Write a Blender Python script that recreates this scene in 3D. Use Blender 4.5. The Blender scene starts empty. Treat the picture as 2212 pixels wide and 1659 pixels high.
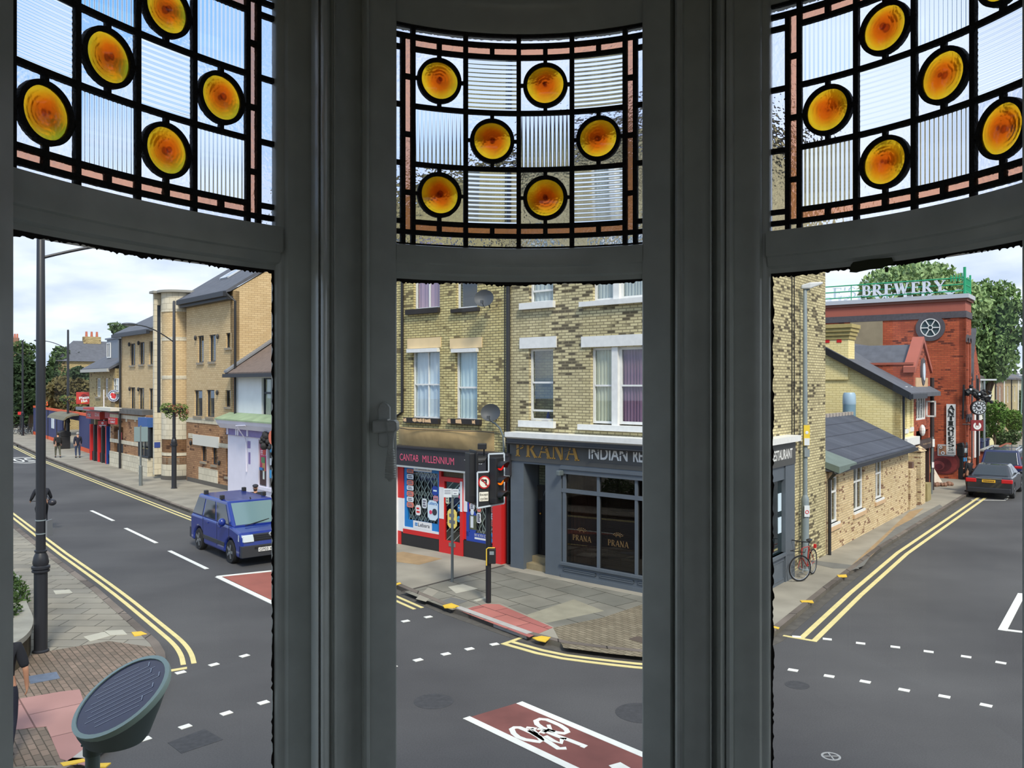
import bpy, bmesh, math, random
from mathutils import Vector, Matrix

# ------------------------------------------------------------------ camera
F, CU, CV, H = 1789.0, 1106.0, 829.5, 5.1          # focal length in pixels, image centre, eye height
scn = bpy.context.scene
cam = bpy.data.cameras.new('camera')
cam.sensor_width = 36.0
cam.lens = 36.0 * F / 2212.0
cam.clip_start = 0.05
cam.clip_end = 1000
camo = bpy.data.objects.new('camera', cam)
camo.location = (0, 0, H)
camo.rotation_euler = (math.radians(90), 0, 0)
scn.collection.objects.link(camo)
scn.camera = camo

# ------------------------------------------------------------------ sky
world = bpy.data.worlds.new('sky')
scn.world = world
world.use_nodes = True
wn, wl = world.node_tree.nodes, world.node_tree.links
wn.clear()
def W(t, **k):
    n = wn.new(t)
    for a, b in k.items():
        setattr(n, a, b)
    return n
tc = W('ShaderNodeTexCoord'); sep = W('ShaderNodeSeparateXYZ')
wl.new(tc.outputs['Generated'], sep.inputs[0])
zc = W('ShaderNodeMath', operation='MAXIMUM'); wl.new(sep.outputs['Z'], zc.inputs[0]); zc.inputs[1].default_value = 0.0
za = W('ShaderNodeMath', operation='ADD'); wl.new(zc.outputs[0], za.inputs[0]); za.inputs[1].default_value = 0.22
dx = W('ShaderNodeMath', operation='DIVIDE'); wl.new(sep.outputs['X'], dx.inputs[0]); wl.new(za.outputs[0], dx.inputs[1])
dy = W('ShaderNodeMath', operation='DIVIDE'); wl.new(sep.outputs['Y'], dy.inputs[0]); wl.new(za.outputs[0], dy.inputs[1])
cmb = W('ShaderNodeCombineXYZ'); wl.new(dx.outputs[0], cmb.inputs[0]); wl.new(dy.outputs[0], cmb.inputs[1])
n1 = W('ShaderNodeTexNoise'); n1.inputs['Scale'].default_value = 1.15; n1.inputs['Detail'].default_value = 7; n1.inputs['Roughness'].default_value = 0.55
wl.new(cmb.outputs[0], n1.inputs['Vector'])
r1 = W('ShaderNodeValToRGB')
r1.color_ramp.elements[0].position = 0.40; r1.color_ramp.elements[0].color = (0, 0, 0, 1)
r1.color_ramp.elements[1].position = 0.56; r1.color_ramp.elements[1].color = (1, 1, 1, 1)
wl.new(n1.outputs['Fac'], r1.inputs[0])
# more blue showing high up on the left, thicker cloud low down and to the right
bl = W('ShaderNodeMath', operation='MULTIPLY_ADD'); wl.new(sep.outputs['X'], bl.inputs[0]); bl.inputs[1].default_value = 0.95; bl.inputs[2].default_value = 0.46
hz = W('ShaderNodeMapRange'); wl.new(sep.outputs['Z'], hz.inputs[0]); hz.inputs[1].default_value = 0.12; hz.inputs[2].default_value = 0.34; hz.inputs[3].default_value = 0.75; hz.inputs[4].default_value = 0.0
ad = W('ShaderNodeMath', operation='ADD'); wl.new(bl.outputs[0], ad.inputs[0]); wl.new(hz.outputs[0], ad.inputs[1])
ad.use_clamp = True
mxf = W('ShaderNodeMix', data_type='FLOAT')
wl.new(ad.outputs[0], mxf.inputs[0]); wl.new(r1.outputs[0], mxf.inputs[2]); mxf.inputs[3].default_value = 1.0
n2 = W('ShaderNodeTexNoise'); n2.inputs['Scale'].default_value = 2.1; n2.inputs['Detail'].default_value = 6
wl.new(cmb.outputs[0], n2.inputs['Vector'])
r2 = W('ShaderNodeValToRGB')
r2.color_ramp.elements[0].position = 0.34; r2.color_ramp.elements[0].color = (0.40, 0.47, 0.60, 1)
r2.color_ramp.elements[1].position = 0.60; r2.color_ramp.elements[1].color = (0.64, 0.68, 0.74, 1)
wl.new(n2.outputs['Fac'], r2.inputs[0])
blu = W('ShaderNodeRGB'); blu.outputs[0].default_value = (0.15, 0.35, 0.70, 1)
mc = W('ShaderNodeMix', data_type='RGBA')
wl.new(mxf.outputs[0], mc.inputs[0]); wl.new(blu.outputs[0], mc.inputs[6]); wl.new(r2.outputs[0], mc.inputs[7])
# ground side of the sphere
gr = W('ShaderNodeMath', operation='GREATER_THAN'); wl.new(sep.outputs['Z'], gr.inputs[0]); gr.inputs[1].default_value = -0.02
mg = W('ShaderNodeMix', data_type='RGBA'); wl.new(gr.outputs[0], mg.inputs[0]); mg.inputs[6].default_value = (0.12, 0.12, 0.12, 1); wl.new(mc.outputs[2], mg.inputs[7])
bg = W('ShaderNodeBackground'); bg.inputs['Strength'].default_value = 1.0
wl.new(mg.outputs[2], bg.inputs[0])
wo = W('ShaderNodeOutputWorld'); wl.new(bg.outputs[0], wo.inputs[0])

# ------------------------------------------------------------------ sun, soft through thin cloud
sun = bpy.data.lights.new('sun', 'SUN')
sun.energy = 2.0
sun.angle = math.radians(12)
sun.color = (1.0, 0.93, 0.82)
suno = bpy.data.objects.new('sun', sun)
sd = Vector((-0.22, 0.64, -0.70))                    # travelling away from the viewer and to the left
suno.rotation_euler = sd.to_track_quat('-Z', 'Y').to_euler()
suno.location = (0, -20, 60)
scn.collection.objects.link(suno)

scn.view_settings.view_transform = 'Standard'
scn.view_settings.look = 'None'
scn.view_settings.exposure = 0.78
scn.view_settings.gamma = 1.0
scn.view_settings.use_curve_mapping = False
try:
    scn.cycles.max_bounces = 10
    scn.cycles.transparent_max_bounces = 16
    scn.cycles.caustics_refractive = True
except Exception:
    pass

# ------------------------------------------------------------------ helpers
def G(u, v, z=0.0):
    "the point at height z that is seen at (u, v)"
    Y = (H - z) * F / (v - CV)
    return Vector(((u - CU) / F * Y, Y, z))
def PY(u, v, Y):
    return Vector(((u - CU) / F * Y, Y, H - (v - CV) / F * Y))

def link(o, parent=None):
    scn.collection.objects.link(o)
    if parent is not None:
        o.parent = parent
    return o
def props(o, label=None, cat=None, group=None, kind=None):
    if label: o['label'] = label
    if cat: o['category'] = cat
    if group: o['group'] = group
    if kind: o['kind'] = kind
    return o
def thing(name, label, cat, loc=(0, 0, 0), rz=0.0, group=None, kind=None):
    o = bpy.data.objects.new(name, None)
    o.empty_display_size = 0.3
    o.location = loc; o.rotation_euler = (0, 0, rz)
    link(o)
    return props(o, label, cat, group, kind)

class MB:
    "collects shapes, then links them as ONE mesh object"
    def __init__(s, M=None):
        s.v = []; s.f = []; s.m = []; s.M = M; s.mi = 0
    def add(s, vs, fs, M=None):
        n = len(s.v)
        for p in vs:
            p = Vector(p)
            if M is not None: p = M @ p
            if s.M is not None: p = s.M @ p
            s.v.append(p)
        for f in fs:
            s.f.append([i + n for i in f]); s.m.append(s.mi)
        return s
    def box(s, x0, x1, y0, y1, z0, z1, M=None):
        if x0 > x1: x0, x1 = x1, x0
        if y0 > y1: y0, y1 = y1, y0
        if z0 > z1: z0, z1 = z1, z0
        return s.add([(x0, y0, z0), (x1, y0, z0), (x1, y1, z0), (x0, y1, z0), (x0, y0, z1), (x1, y0, z1), (x1, y1, z1), (x0, y1, z1)],
                     [(0, 3, 2, 1), (4, 5, 6, 7), (0, 1, 5, 4), (1, 2, 6, 5), (2, 3, 7, 6), (3, 0, 4, 7)], M)
    def hull8(s, a, b, M=None):
        "a, b: two quads (4 points each) joined"
        return s.add(list(a) + list(b), [(0, 3, 2, 1), (4, 5, 6, 7), (0, 1, 5, 4), (1, 2, 6, 5), (2, 3, 7, 6), (3, 0, 4, 7)], M)
    def loft(s, rings, cap=True, close=True, M=None):
        n = len(rings[0]); vs = [p for r in rings for p in r]; fs = []
        for i in range(len(rings) - 1):
            for j in range(n if close else n - 1):
                k = (j + 1) % n
                fs.append((i * n + j, i * n + k, (i + 1) * n + k, (i + 1) * n + j))
        if cap and close:
            fs.append(tuple(range(n - 1, -1, -1))); fs.append(tuple((len(rings) - 1) * n + j for j in range(n)))
        return s.add(vs, fs, M)
    def prism(s, poly, z0, z1, M=None):
        "poly in xy, extruded in z"
        ar = sum(poly[i][0] * poly[(i + 1) % len(poly)][1] - poly[(i + 1) % len(poly)][0] * poly[i][1] for i in range(len(poly)))
        if ar < 0: poly = list(poly)[::-1]
        return s.loft([[(p[0], p[1], z0) for p in poly], [(p[0], p[1], z1) for p in poly]], M=M)
    def prism_y(s, poly, y0, y1, M=None):
        "poly in xz, extruded along y"
        ar = sum(poly[i][0] * poly[(i + 1) % len(poly)][1] - poly[(i + 1) % len(poly)][0] * poly[i][1] for i in range(len(poly)))
        if ar < 0: poly = list(poly)[::-1]
        return s.loft([[(p[0], y0, p[1]) for p in poly], [(p[0], y1, p[1]) for p in poly]], M=M)
    def prism_x(s, poly, x0, x1, M=None):
        "poly in yz, extruded along x"
        return s.loft([[(x0, p[0], p[1]) for p in poly], [(x1, p[0], p[1]) for p in poly]], M=M)
    def tube(s, pts, r, seg=8, cap=True, M=None):
        pts = [Vector(p) for p in pts]
        rr = r if isinstance(r, (list, tuple)) else [r] * len(pts)
        rings = []; up = None
        for i, p in enumerate(pts):
            a = pts[max(i - 1, 0)]; b = pts[min(i + 1, len(pts) - 1)]
            t = (b - a).normalized()
            if up is None:
                up = Vector((0, 0, 1)) if abs(t.z) < 0.9 else Vector((1, 0, 0))
            x = t.cross(up).normalized(); y = x.cross(t).normalized(); up = y
            rings.append([p + (x * math.cos(2 * math.pi * k / seg) + y * math.sin(2 * math.pi * k / seg)) * rr[i] for k in range(seg)])
        return s.loft(rings, cap=cap, M=M)
    def lathe(s, prof, seg=16, o=(0, 0, 0), M=None, a0=0.0, a1=2 * math.pi):
        "prof: (radius, z) pairs about z"
        rings = []
        full = abs(a1 - a0 - 2 * math.pi) < 1e-6
        n = seg if full else seg + 1
        for r, z in prof:
            rings.append([(o[0] + r * math.cos(a0 + (a1 - a0) * k / seg), o[1] + r * math.sin(a0 + (a1 - a0) * k / seg), o[2] + z) for k in range(n)])
        return s.loft(rings, cap=True, close=True, M=M)
    def disc(s, c, r, axis='y', t=0.02, seg=24, r2=None, M=None):
        "a flat round plate, facing the axis"
        r2 = r2 or r
        ring = lambda d: [((c[0] + r * math.cos(2 * math.pi * k / seg), c[1] + d, c[2] + r2 * math.sin(2 * math.pi * k / seg)) if axis == 'y' else
                           (c[0] + d, c[1] + r * math.cos(2 * math.pi * k / seg), c[2] + r2 * math.sin(2 * math.pi * k / seg)) if axis == 'x' else
                           (c[0] + r * math.cos(2 * math.pi * k / seg), c[1] + r2 * math.sin(2 * math.pi * k / seg), c[2] + d)) for k in range(seg)]
        return s.loft([ring(-t / 2), ring(t / 2)], M=M)
    def ringy(s, c, r0, r1, t=0.02, seg=32, a0=0.0, a1=2 * math.pi, rz=None, M=None):
        "flat ring in the xz plane"
        rz = rz or 1.0
        n = seg + 1
        full = abs(a1 - a0 - 2 * math.pi) < 1e-6
        rings = []
        for k in range(n):
            a = a0 + (a1 - a0) * k / seg
            rings.append([(c[0] + r * math.cos(a), c[1] + d, c[2] + r * rz * math.sin(a)) for r, d in ((r0, -t / 2), (r1, -t / 2), (r1, t / 2), (r0, t / 2))])
        return s.loft(rings, cap=not full, M=M)
    def sphere(s, c, r, seg=12, rings=8, M=None, sc=(1, 1, 1)):
        prof = [(max(r * math.sin(math.pi * i / rings), 1e-4), -r * math.cos(math.pi * i / rings)) for i in range(rings + 1)]
        T = Matrix.Translation(c) @ Matrix.Diagonal((sc[0], sc[1], sc[2], 1))
        return s.lathe(prof, seg, M=(M @ T) if M is not None else T)
    def torus(s, c, R, r, seg=32, n=8, M=None):
        "a ring standing in the xz plane"
        rings = []
        for k in range(seg + 1):
            a = 2 * math.pi * k / seg
            rings.append([(c[0] + (R + r * math.cos(b)) * math.cos(a), c[1] + r * math.sin(b), c[2] + (R + r * math.cos(b)) * math.sin(a)) for b in (2 * math.pi * j / n for j in range(n))])
        return s.loft(rings, cap=False, M=M)
    def build(s, name, mats, parent=None, smooth=False, bevel=0, loc=None, seg=2, **pr):
        me = bpy.data.meshes.new(name)
        me.from_pydata([tuple(p) for p in s.v], [], s.f)
        if not isinstance(mats, (list, tuple)): mats = [mats]
        for m in mats: me.materials.append(m)
        if len(mats) > 1:
            me.polygons.foreach_set('material_index', s.m)
        bm = bmesh.new(); bm.from_mesh(me)
        bmesh.ops.recalc_face_normals(bm, faces=bm.faces)
        bm.to_mesh(me); bm.free()
        if smooth:
            me.polygons.foreach_set('use_smooth', [True] * len(me.polygons))
            try: me.set_sharp_from_angle(angle=math.radians(40))
            except Exception: pass
        o = bpy.data.objects.new(name, me)
        if loc is not None: o.location = loc
        link(o, parent)
        if bevel:
            b = o.modifiers.new('bevel', 'BEVEL'); b.width = bevel; b.segments = seg; b.limit_method = 'ANGLE'; b.angle_limit = math.radians(35)
        return props(o, **pr)

class Fr:
    "a facade frame: x along the wall (left to right as seen), y into the building, z up"
    def __init__(s, O, d):
        s.O = Vector((O[0], O[1])); s.d = Vector((d[0], d[1])).normalized(); s.n = Vector((-s.d.y, s.d.x))
        s.rz = math.atan2(s.d.y, s.d.x)
    def px(s, u, v, b=0.0):
        rx = (u - CU) / F; P = s.O + s.n * b
        # P + a d = t (rx, 1)
        a = (rx * P.y - P.x) / (s.d.x - rx * s.d.y)
        t = P.y + a * s.d.y
        return a, H - (v - CV) / F * t
    def au(s, u, b=0.0): return s.px(u, 800, b)[0]
    def rect(s, u0, v0, u1, v1, b=0.0, um=None):
        "pixel rectangle -> a0, a1, z0, z1 (heights read at the middle column)"
        a0 = s.au(u0, b); a1 = s.au(u1, b); um = um if um is not None else (u0 + u1) / 2
        return a0, a1, s.px(um, v1, b)[1], s.px(um, v0, b)[1]
    def root(s, name, label, cat, **k):
        return thing(name, label, cat, (s.O.x, s.O.y, 0), s.rz, **k)
    def w(s, a, b, z):
        p = s.O + s.d * a + s.n * b
        return Vector((p.x, p.y, z))

# ------------------------------------------------------------------ materials
MATS = {}
def newmat(name):
    m = bpy.data.materials.new(name); m.use_nodes = True
    MATS[name] = m
    nt = m.node_tree
    b = nt.nodes['Principled BSDF']
    return m, nt, b
def s2l(c):
    return tuple(((x / 255) / 12.92 if x / 255 <= 0.04045 else ((x / 255 + 0.055) / 1.055) ** 2.4) for x in c[:3])
def plain(name, rgb, rough=0.6, metal=0.0, noise=0.0, nscale=3.0, srgb=True, spec=None, bump=0.0, coat=0.0, emit=0.0):
    "flat paint with a little wear; rgb is the colour of the thing itself, 0..255"
    if name in MATS: return MATS[name]
    m, nt, b = newmat(name)
    c = s2l(rgb) if srgb else rgb
    b.inputs['Base Color'].default_value = (*c, 1)
    b.inputs['Roughness'].default_value = rough
    b.inputs['Metallic'].default_value = metal
    if spec is not None: b.inputs['Specular IOR Level'].default_value = spec
    if coat: b.inputs['Coat Weight'].default_value = coat
    if emit:
        b.inputs['Emission Color'].default_value = (*c, 1); b.inputs['Emission Strength'].default_value = emit
    if noise or bump:
        t = nt.nodes.new('ShaderNodeTexCoord'); n = nt.nodes.new('ShaderNodeTexNoise')
        n.inputs['Scale'].default_value = nscale; n.inputs['Detail'].default_value = 5
        nt.links.new(t.outputs['Object'], n.inputs['Vector'])
        if noise:
            r = nt.nodes.new('ShaderNodeMapRange'); r.inputs[1].default_value = 0.3; r.inputs[2].default_value = 0.7
            r.inputs[3].default_value = 1 - noise; r.inputs[4].default_value = 1 + noise
            nt.links.new(n.outputs['Fac'], r.inputs[0])
            mu = nt.nodes.new('ShaderNodeVectorMath'); mu.operation = 'SCALE'; mu.inputs[0].default_value = c
            nt.links.new(r.outputs[0], mu.inputs['Scale']); nt.links.new(mu.outputs[0], b.inputs['Base Color'])
        if bump:
            bp = nt.nodes.new('ShaderNodeBump'); bp.inputs['Strength'].default_value = bump; bp.inputs['Distance'].default_value = 0.02
            nt.links.new(n.outputs['Fac'], bp.inputs['Height']); nt.links.new(bp.outputs[0], b.inputs['Normal'])
    return m
def brick(name, c1, c2, mortar, bw=0.225, bh=0.075, ms=0.012, dark=None, darkamt=0.0, stain=0.25, flat=False, rough=0.9, offs=0.5, dscale=1.0):
    "masonry; flat=True for paving (xy), else walls (x+y, z)"
    if name in MATS: return MATS[name]
    m, nt, b = newmat(name); N = nt.nodes; L = nt.links
    t = N.new('ShaderNodeTexCoord')
    if flat:
        vec = t.outputs['Object']
    else:
        sp = N.new('ShaderNodeSeparateXYZ'); L.new(t.outputs['Object'], sp.inputs[0])
        a = N.new('ShaderNodeMath'); a.operation = 'ADD'; L.new(sp.outputs[0], a.inputs[0]); L.new(sp.outputs[1], a.inputs[1])
        c = N.new('ShaderNodeCombineXYZ'); L.new(a.outputs[0], c.inputs[0]); L.new(sp.outputs[2], c.inputs[1]); vec = c.outputs[0]
    br = N.new('ShaderNodeTexBrick'); L.new(vec, br.inputs['Vector'])
    br.inputs['Scale'].default_value = 1.0; br.inputs['Brick Width'].default_value = bw; br.inputs['Row Height'].default_value = bh
    br.inputs['Mortar Size'].default_value = ms; br.inputs['Mortar Smooth'].default_value = 0.1; br.offset = offs
    br.inputs['Color1'].default_value = (*s2l(c1), 1); br.inputs['Color2'].default_value = (*s2l(c2), 1); br.inputs['Mortar'].default_value = (*s2l(mortar), 1)
    out = br.outputs['Color']
    if dark:
        # single dark bricks, gathered in patches
        b2 = N.new('ShaderNodeTexBrick'); L.new(vec, b2.inputs['Vector'])
        b2.inputs['Scale'].default_value = 1.0; b2.inputs['Brick Width'].default_value = bw; b2.inputs['Row Height'].default_value = bh; b2.offset = offs
        b2.inputs['Mortar Size'].default_value = 0.0
        b2.inputs['Color1'].default_value = (0, 0, 0, 1); b2.inputs['Color2'].default_value = (1, 1, 1, 1); b2.inputs['Bias'].default_value = 0
        no = N.new('ShaderNodeTexNoise'); no.inputs['Scale'].default_value = dscale; no.inputs['Detail'].default_value = 2; L.new(vec, no.inputs['Vector'])
        su = N.new('ShaderNodeMath'); su.operation = 'MULTIPLY_ADD'; L.new(b2.outputs['Color'], su.inputs[0]); su.inputs[1].default_value = 0.5; L.new(no.outputs['Fac'], su.inputs[2])
        gt = N.new('ShaderNodeMapRange'); L.new(su.outputs[0], gt.inputs[0]); gt.inputs[1].default_value = 1.0 - darkamt; gt.inputs[2].default_value = 1.04 - darkamt
        mu = N.new('ShaderNodeMath'); mu.operation = 'SUBTRACT'; mu.use_clamp = True; L.new(gt.outputs[0], mu.inputs[0]); L.new(br.outputs['Fac'], mu.inputs[1])
        mx = N.new('ShaderNodeMix'); mx.data_type = 'RGBA'; L.new(mu.outputs[0], mx.inputs[0]); L.new(out, mx.inputs[6]); mx.inputs[7].default_value = (*s2l(dark), 1)
        out = mx.outputs[2]
    if stain:
        ns = N.new('ShaderNodeTexNoise'); ns.inputs['Scale'].default_value = 0.9; ns.inputs['Detail'].default_value = 6; L.new(vec, ns.inputs['Vector'])
        r = N.new('ShaderNodeMapRange'); r.inputs[1].default_value = 0.3; r.inputs[2].default_value = 0.7; r.inputs[3].default_value = 1 - stain; r.inputs[4].default_value = 1 + stain * 0.6
        L.new(ns.outputs['Fac'], r.inputs[0])
        mu = N.new('ShaderNodeVectorMath'); mu.operation = 'SCALE'; L.new(out, mu.inputs[0]); L.new(r.outputs[0], mu.inputs['Scale'])
        out = mu.outputs[0]
    L.new(out, b.inputs['Base Color'])
    b.inputs['Roughness'].default_value = rough
    b.inputs['Specular IOR Level'].default_value = 0.2
    bp = N.new('ShaderNodeBump'); bp.inputs['Strength'].default_value = 0.35; bp.inputs['Distance'].default_value = 0.008; bp.invert = True
    L.new(br.outputs['Fac'], bp.inputs['Height']); L.new(bp.outputs[0], b.inputs['Normal'])
    return m
def glass_flat(name, tint=(0.92, 0.95, 0.94), refl=0.08, rough=0.0):
    "thin window glass: see-through with a mirror glint"
    if name in MATS: return MATS[name]
    m, nt, b = newmat(name); N = nt.nodes; L = nt.links; N.remove(b)
    tr = N.new('ShaderNodeBsdfTransparent'); tr.inputs[0].default_value = (*tint, 1)
    gl = N.new('ShaderNodeBsdfGlossy'); gl.inputs['Roughness'].default_value = rough
    fr = N.new('ShaderNodeLayerWeight'); fr.inputs[0].default_value = 0.5
    pw = N.new('ShaderNodeMath'); pw.operation = 'POWER'; L.new(fr.outputs['Facing'], pw.inputs[0]); pw.inputs[1].default_value = 5.0
    ad = N.new('ShaderNodeMath'); ad.operation = 'MULTIPLY_ADD'; L.new(pw.outputs[0], ad.inputs[0]); ad.inputs[1].default_value = 1 - refl; ad.inputs[2].default_value = refl; ad.use_clamp = True
    mx = N.new('ShaderNodeMixShader'); L.new(ad.outputs[0], mx.inputs[0]); L.new(tr.outputs[0], mx.inputs[1]); L.new(gl.outputs[0], mx.inputs[2])
    L.new(mx.outputs[0], N['Material Output'].inputs[0])
    return m
def rippled(name, color, scale, strength, dist=0.004, ior=1.45, rough=0.02, sx=1.0):
    "cast glass with a hammered surface"
    if name in MATS: return MATS[name]
    m, nt, b = newmat(name); N = nt.nodes; L = nt.links; N.remove(b)
    g = N.new('ShaderNodeBsdfGlass'); g.inputs['Color'].default_value = (*color, 1); g.inputs['IOR'].default_value = ior; g.inputs['Roughness'].default_value = rough
    if strength:
        t = N.new('ShaderNodeTexCoord'); mp = N.new('ShaderNodeMapping'); mp.inputs['Scale'].default_value = (1, 1, sx)
        L.new(t.outputs['Object'], mp.inputs[0])
        n = N.new('ShaderNodeTexNoise'); n.inputs['Scale'].default_value = scale; n.inputs['Detail'].default_value = 2; L.new(mp.outputs[0], n.inputs['Vector'])
        bp = N.new('ShaderNodeBump'); bp.inputs['Strength'].default_value = strength; bp.inputs['Distance'].default_value = dist
        L.new(n.outputs['Fac'], bp.inputs['Height']); L.new(bp.outputs[0], g.inputs['Normal'])
    L.new(g.outputs[0], N['Material Output'].inputs[0])
    return m

def text_mesh(body, name='letters'):
    cu = bpy.data.curves.new(name, 'FONT'); cu.body = body; cu.extrude = 0.0; cu.resolution_u = 3
    o = bpy.data.objects.new(name, cu); scn.collection.objects.link(o)
    bpy.context.view_layer.update()
    me = bpy.data.meshes.new_from_object(o.evaluated_get(bpy.context.evaluated_depsgraph_get()))
    vs = [Vector(v.co) for v in me.vertices]; fs = [list(p.vertices) for p in me.polygons]
    bpy.data.objects.remove(o); bpy.data.curves.remove(cu); bpy.data.meshes.remove(me)
    return vs, fs
def fit(vs, a0, a1, z0, z1):
    x0 = min(v.x for v in vs); x1 = max(v.x for v in vs); y0 = min(v.y for v in vs); y1 = max(v.y for v in vs)
    return [Vector((a0 + (v.x - x0) / (x1 - x0) * (a1 - a0), 0, z0 + (v.y - y0) / (y1 - y0) * (z1 - z0))) for v in vs]
def put_text(name, body, a0, a1, z0, z1, b, mat, parent, depth=0.006, bold=0.0, M=None, **pr):
    "flat lettering standing in the xz plane of its parent, facing -y"
    vs, fs = text_mesh(body)
    vs = fit(vs, a0, a1, z0, z1)
    mb = MB()
    offs = [(0, 0)] if not bold else [(0, 0), (bold, 0), (0, bold), (bold, bold)]
    for i, (ox, oz) in enumerate(offs):
        n = len(vs)
        mb.add([(v.x + ox, b - depth - i * 0.0006, v.z + oz) for v in vs], fs, M)
    return mb.build(name, mat, parent, **pr)

# a small serif alphabet drawn as strokes: (x0,y0,x1,y1,weight) bars, ('a',cx,cy,rx,ry,deg0,deg1,weight) bows; box 1 high
TK, TN = 0.17, 0.07
SER = {
 'A': (0.9, [(0.08, 0, 0.45, 1, TN), (0.45, 1, 0.80, 0, TK), (0.22, 0.33, 0.68, 0.33, TN), (0.0, 0.03, 0.22, 0.03, 0.06), (0.64, 0.03, 0.96, 0.03, 0.06)]),
 'B': (0.72, [(0.17, 0, 0.17, 1, TK), (0.02, 0.97, 0.4, 0.97, 0.06), (0.02, 0.03, 0.4, 0.03, 0.06), (0.2, 0.53, 0.4, 0.53, 0.06), ('a', 0.38, 0.75, 0.2, 0.22, -90, 90, 0.12), ('a', 0.38, 0.28, 0.25, 0.25, -90, 90, 0.13)]),
 'E': (0.68, [(0.17, 0, 0.17, 1, TK), (0.02, 0.97, 0.6, 0.97, 0.06), (0.02, 0.03, 0.62, 0.03, 0.06), (0.2, 0.52, 0.48, 0.52, 0.06), (0.59, 0.8, 0.59, 1, 0.05), (0.61, 0, 0.61, 0.22, 0.05), (0.48, 0.42, 0.48, 0.62, 0.05)]),
 'I': (0.38, [(0.17, 0, 0.17, 1, TK), (0.0, 0.97, 0.34, 0.97, 0.06), (0.0, 0.03, 0.34, 0.03, 0.06)]),
 'N': (0.88, [(0.13, 0, 0.13, 1, TN), (0.1, 1, 0.72, 0, TK), (0.74, 0, 0.74, 1, TN), (0.0, 0.97, 0.18, 0.97, 0.06), (0.0, 0.03, 0.26, 0.03, 0.06), (0.62, 0.97, 0.86, 0.97, 0.06)]),
 'P': (0.7, [(0.17, 0, 0.17, 1, TK), (0.02, 0.97, 0.4, 0.97, 0.06), (0.02, 0.03, 0.34, 0.03, 0.06), ('a', 0.36, 0.71, 0.24, 0.26, -90, 90, 0.13)]),
 'Q': (0.85, [('a', 0.4, 0.5, 0.33, 0.46, 0, 360, 0.14), (0.4, 0.2, 0.75, -0.1, 0.12)]),
 'R': (0.82, [(0.17, 0, 0.17, 1, TK), (0.02, 0.97, 0.4, 0.97, 0.06), (0.02, 0.03, 0.32, 0.03, 0.06), ('a', 0.36, 0.74, 0.22, 0.23, -90, 90, 0.13), (0.36, 0.5, 0.72, 0, 0.15), (0.66, 0.03, 0.84, 0.03, 0.06)]),
 'S': (0.62, [('a', 0.29, 0.74, 0.2, 0.22, 20, 270, 0.1), ('a', 0.29, 0.26, 0.22, 0.24, -160, 90, 0.13)]),
 'T': (0.72, [(0.34, 0, 0.34, 1, TK), (0.0, 0.97, 0.68, 0.97, 0.06), (0.18, 0.03, 0.5, 0.03, 0.06), (0.02, 0.78, 0.02, 1, 0.05), (0.66, 0.78, 0.66, 1, 0.05)]),
 'U': (0.85, [(0.15, 0.3, 0.15, 1, TK), ('a', 0.4, 0.3, 0.27, 0.27, 180, 360, 0.1), (0.68, 0.3, 0.68, 1, TN), (0.0, 0.97, 0.3, 0.97, 0.06), (0.56, 0.97, 0.8, 0.97, 0.06)]),
 'W': (1.2, [(0.1, 1, 0.36, 0, TK), (0.36, 0, 0.58, 0.9, TN), (0.52, 1, 0.80, 0, TK), (0.80, 0, 1.04, 1, TN), (0.0, 0.97, 0.24, 0.97, 0.06), (0.42, 0.97, 0.66, 0.97, 0.06), (0.94, 0.97, 1.14, 0.97, 0.06)]),
 'Y': (0.85, [(0.08, 1, 0.42, 0.45, TK), (0.74, 1, 0.42, 0.45, TN), (0.42, 0, 0.42, 0.47, TK), (0.0, 0.97, 0.24, 0.97, 0.06), (0.6, 0.97, 0.84, 0.97, 0.06), (0.26, 0.03, 0.58, 0.03, 0.06)]),
 "'": (0.2, [(0.08, 0.7, 0.1, 1, 0.1)]),
}
def stroke(mb, x0, y0, x1, y1, w, b, t, M=None):
    d = Vector((x1 - x0, y1 - y0)); l = d.length or 1e-6; n = Vector((-d.y, d.x)) / l * w / 2
    q = [(x0 + n.x, y0 + n.y), (x1 + n.x, y1 + n.y), (x1 - n.x, y1 - n.y), (x0 - n.x, y0 - n.y)]
    mb.hull8([(p[0], b - t, p[1]) for p in q], [(p[0], b, p[1]) for p in q], M)
def put_serif(name, body, a0, a1, z0, z1, b, mat, parent, t=0.02, gap=0.08, heavy=1.0, vertical=False, M=None, **pr):
    mb = MB()
    if vertical:
        n = len(body); hh = (z1 - z0) / n
        for i, ch in enumerate(body):
            wd, st = SER[ch]; zb = z1 - (i + 0.92) * hh; hs = hh * 0.84; ws = (a1 - a0) / wd
            glyph(mb, st, a0, zb, ws, hs, b, t, heavy, M)
    else:
        tot = sum(SER[c][0] for c in body) + gap * (len(body) - 1); k = (a1 - a0) / tot; x = a0
        for ch in body:
            wd, st = SER[ch]
            glyph(mb, st, x, z0, k, z1 - z0, b, t, heavy, M); x += (wd + gap) * k
    return mb.build(name, mat, parent, **pr)
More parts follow.
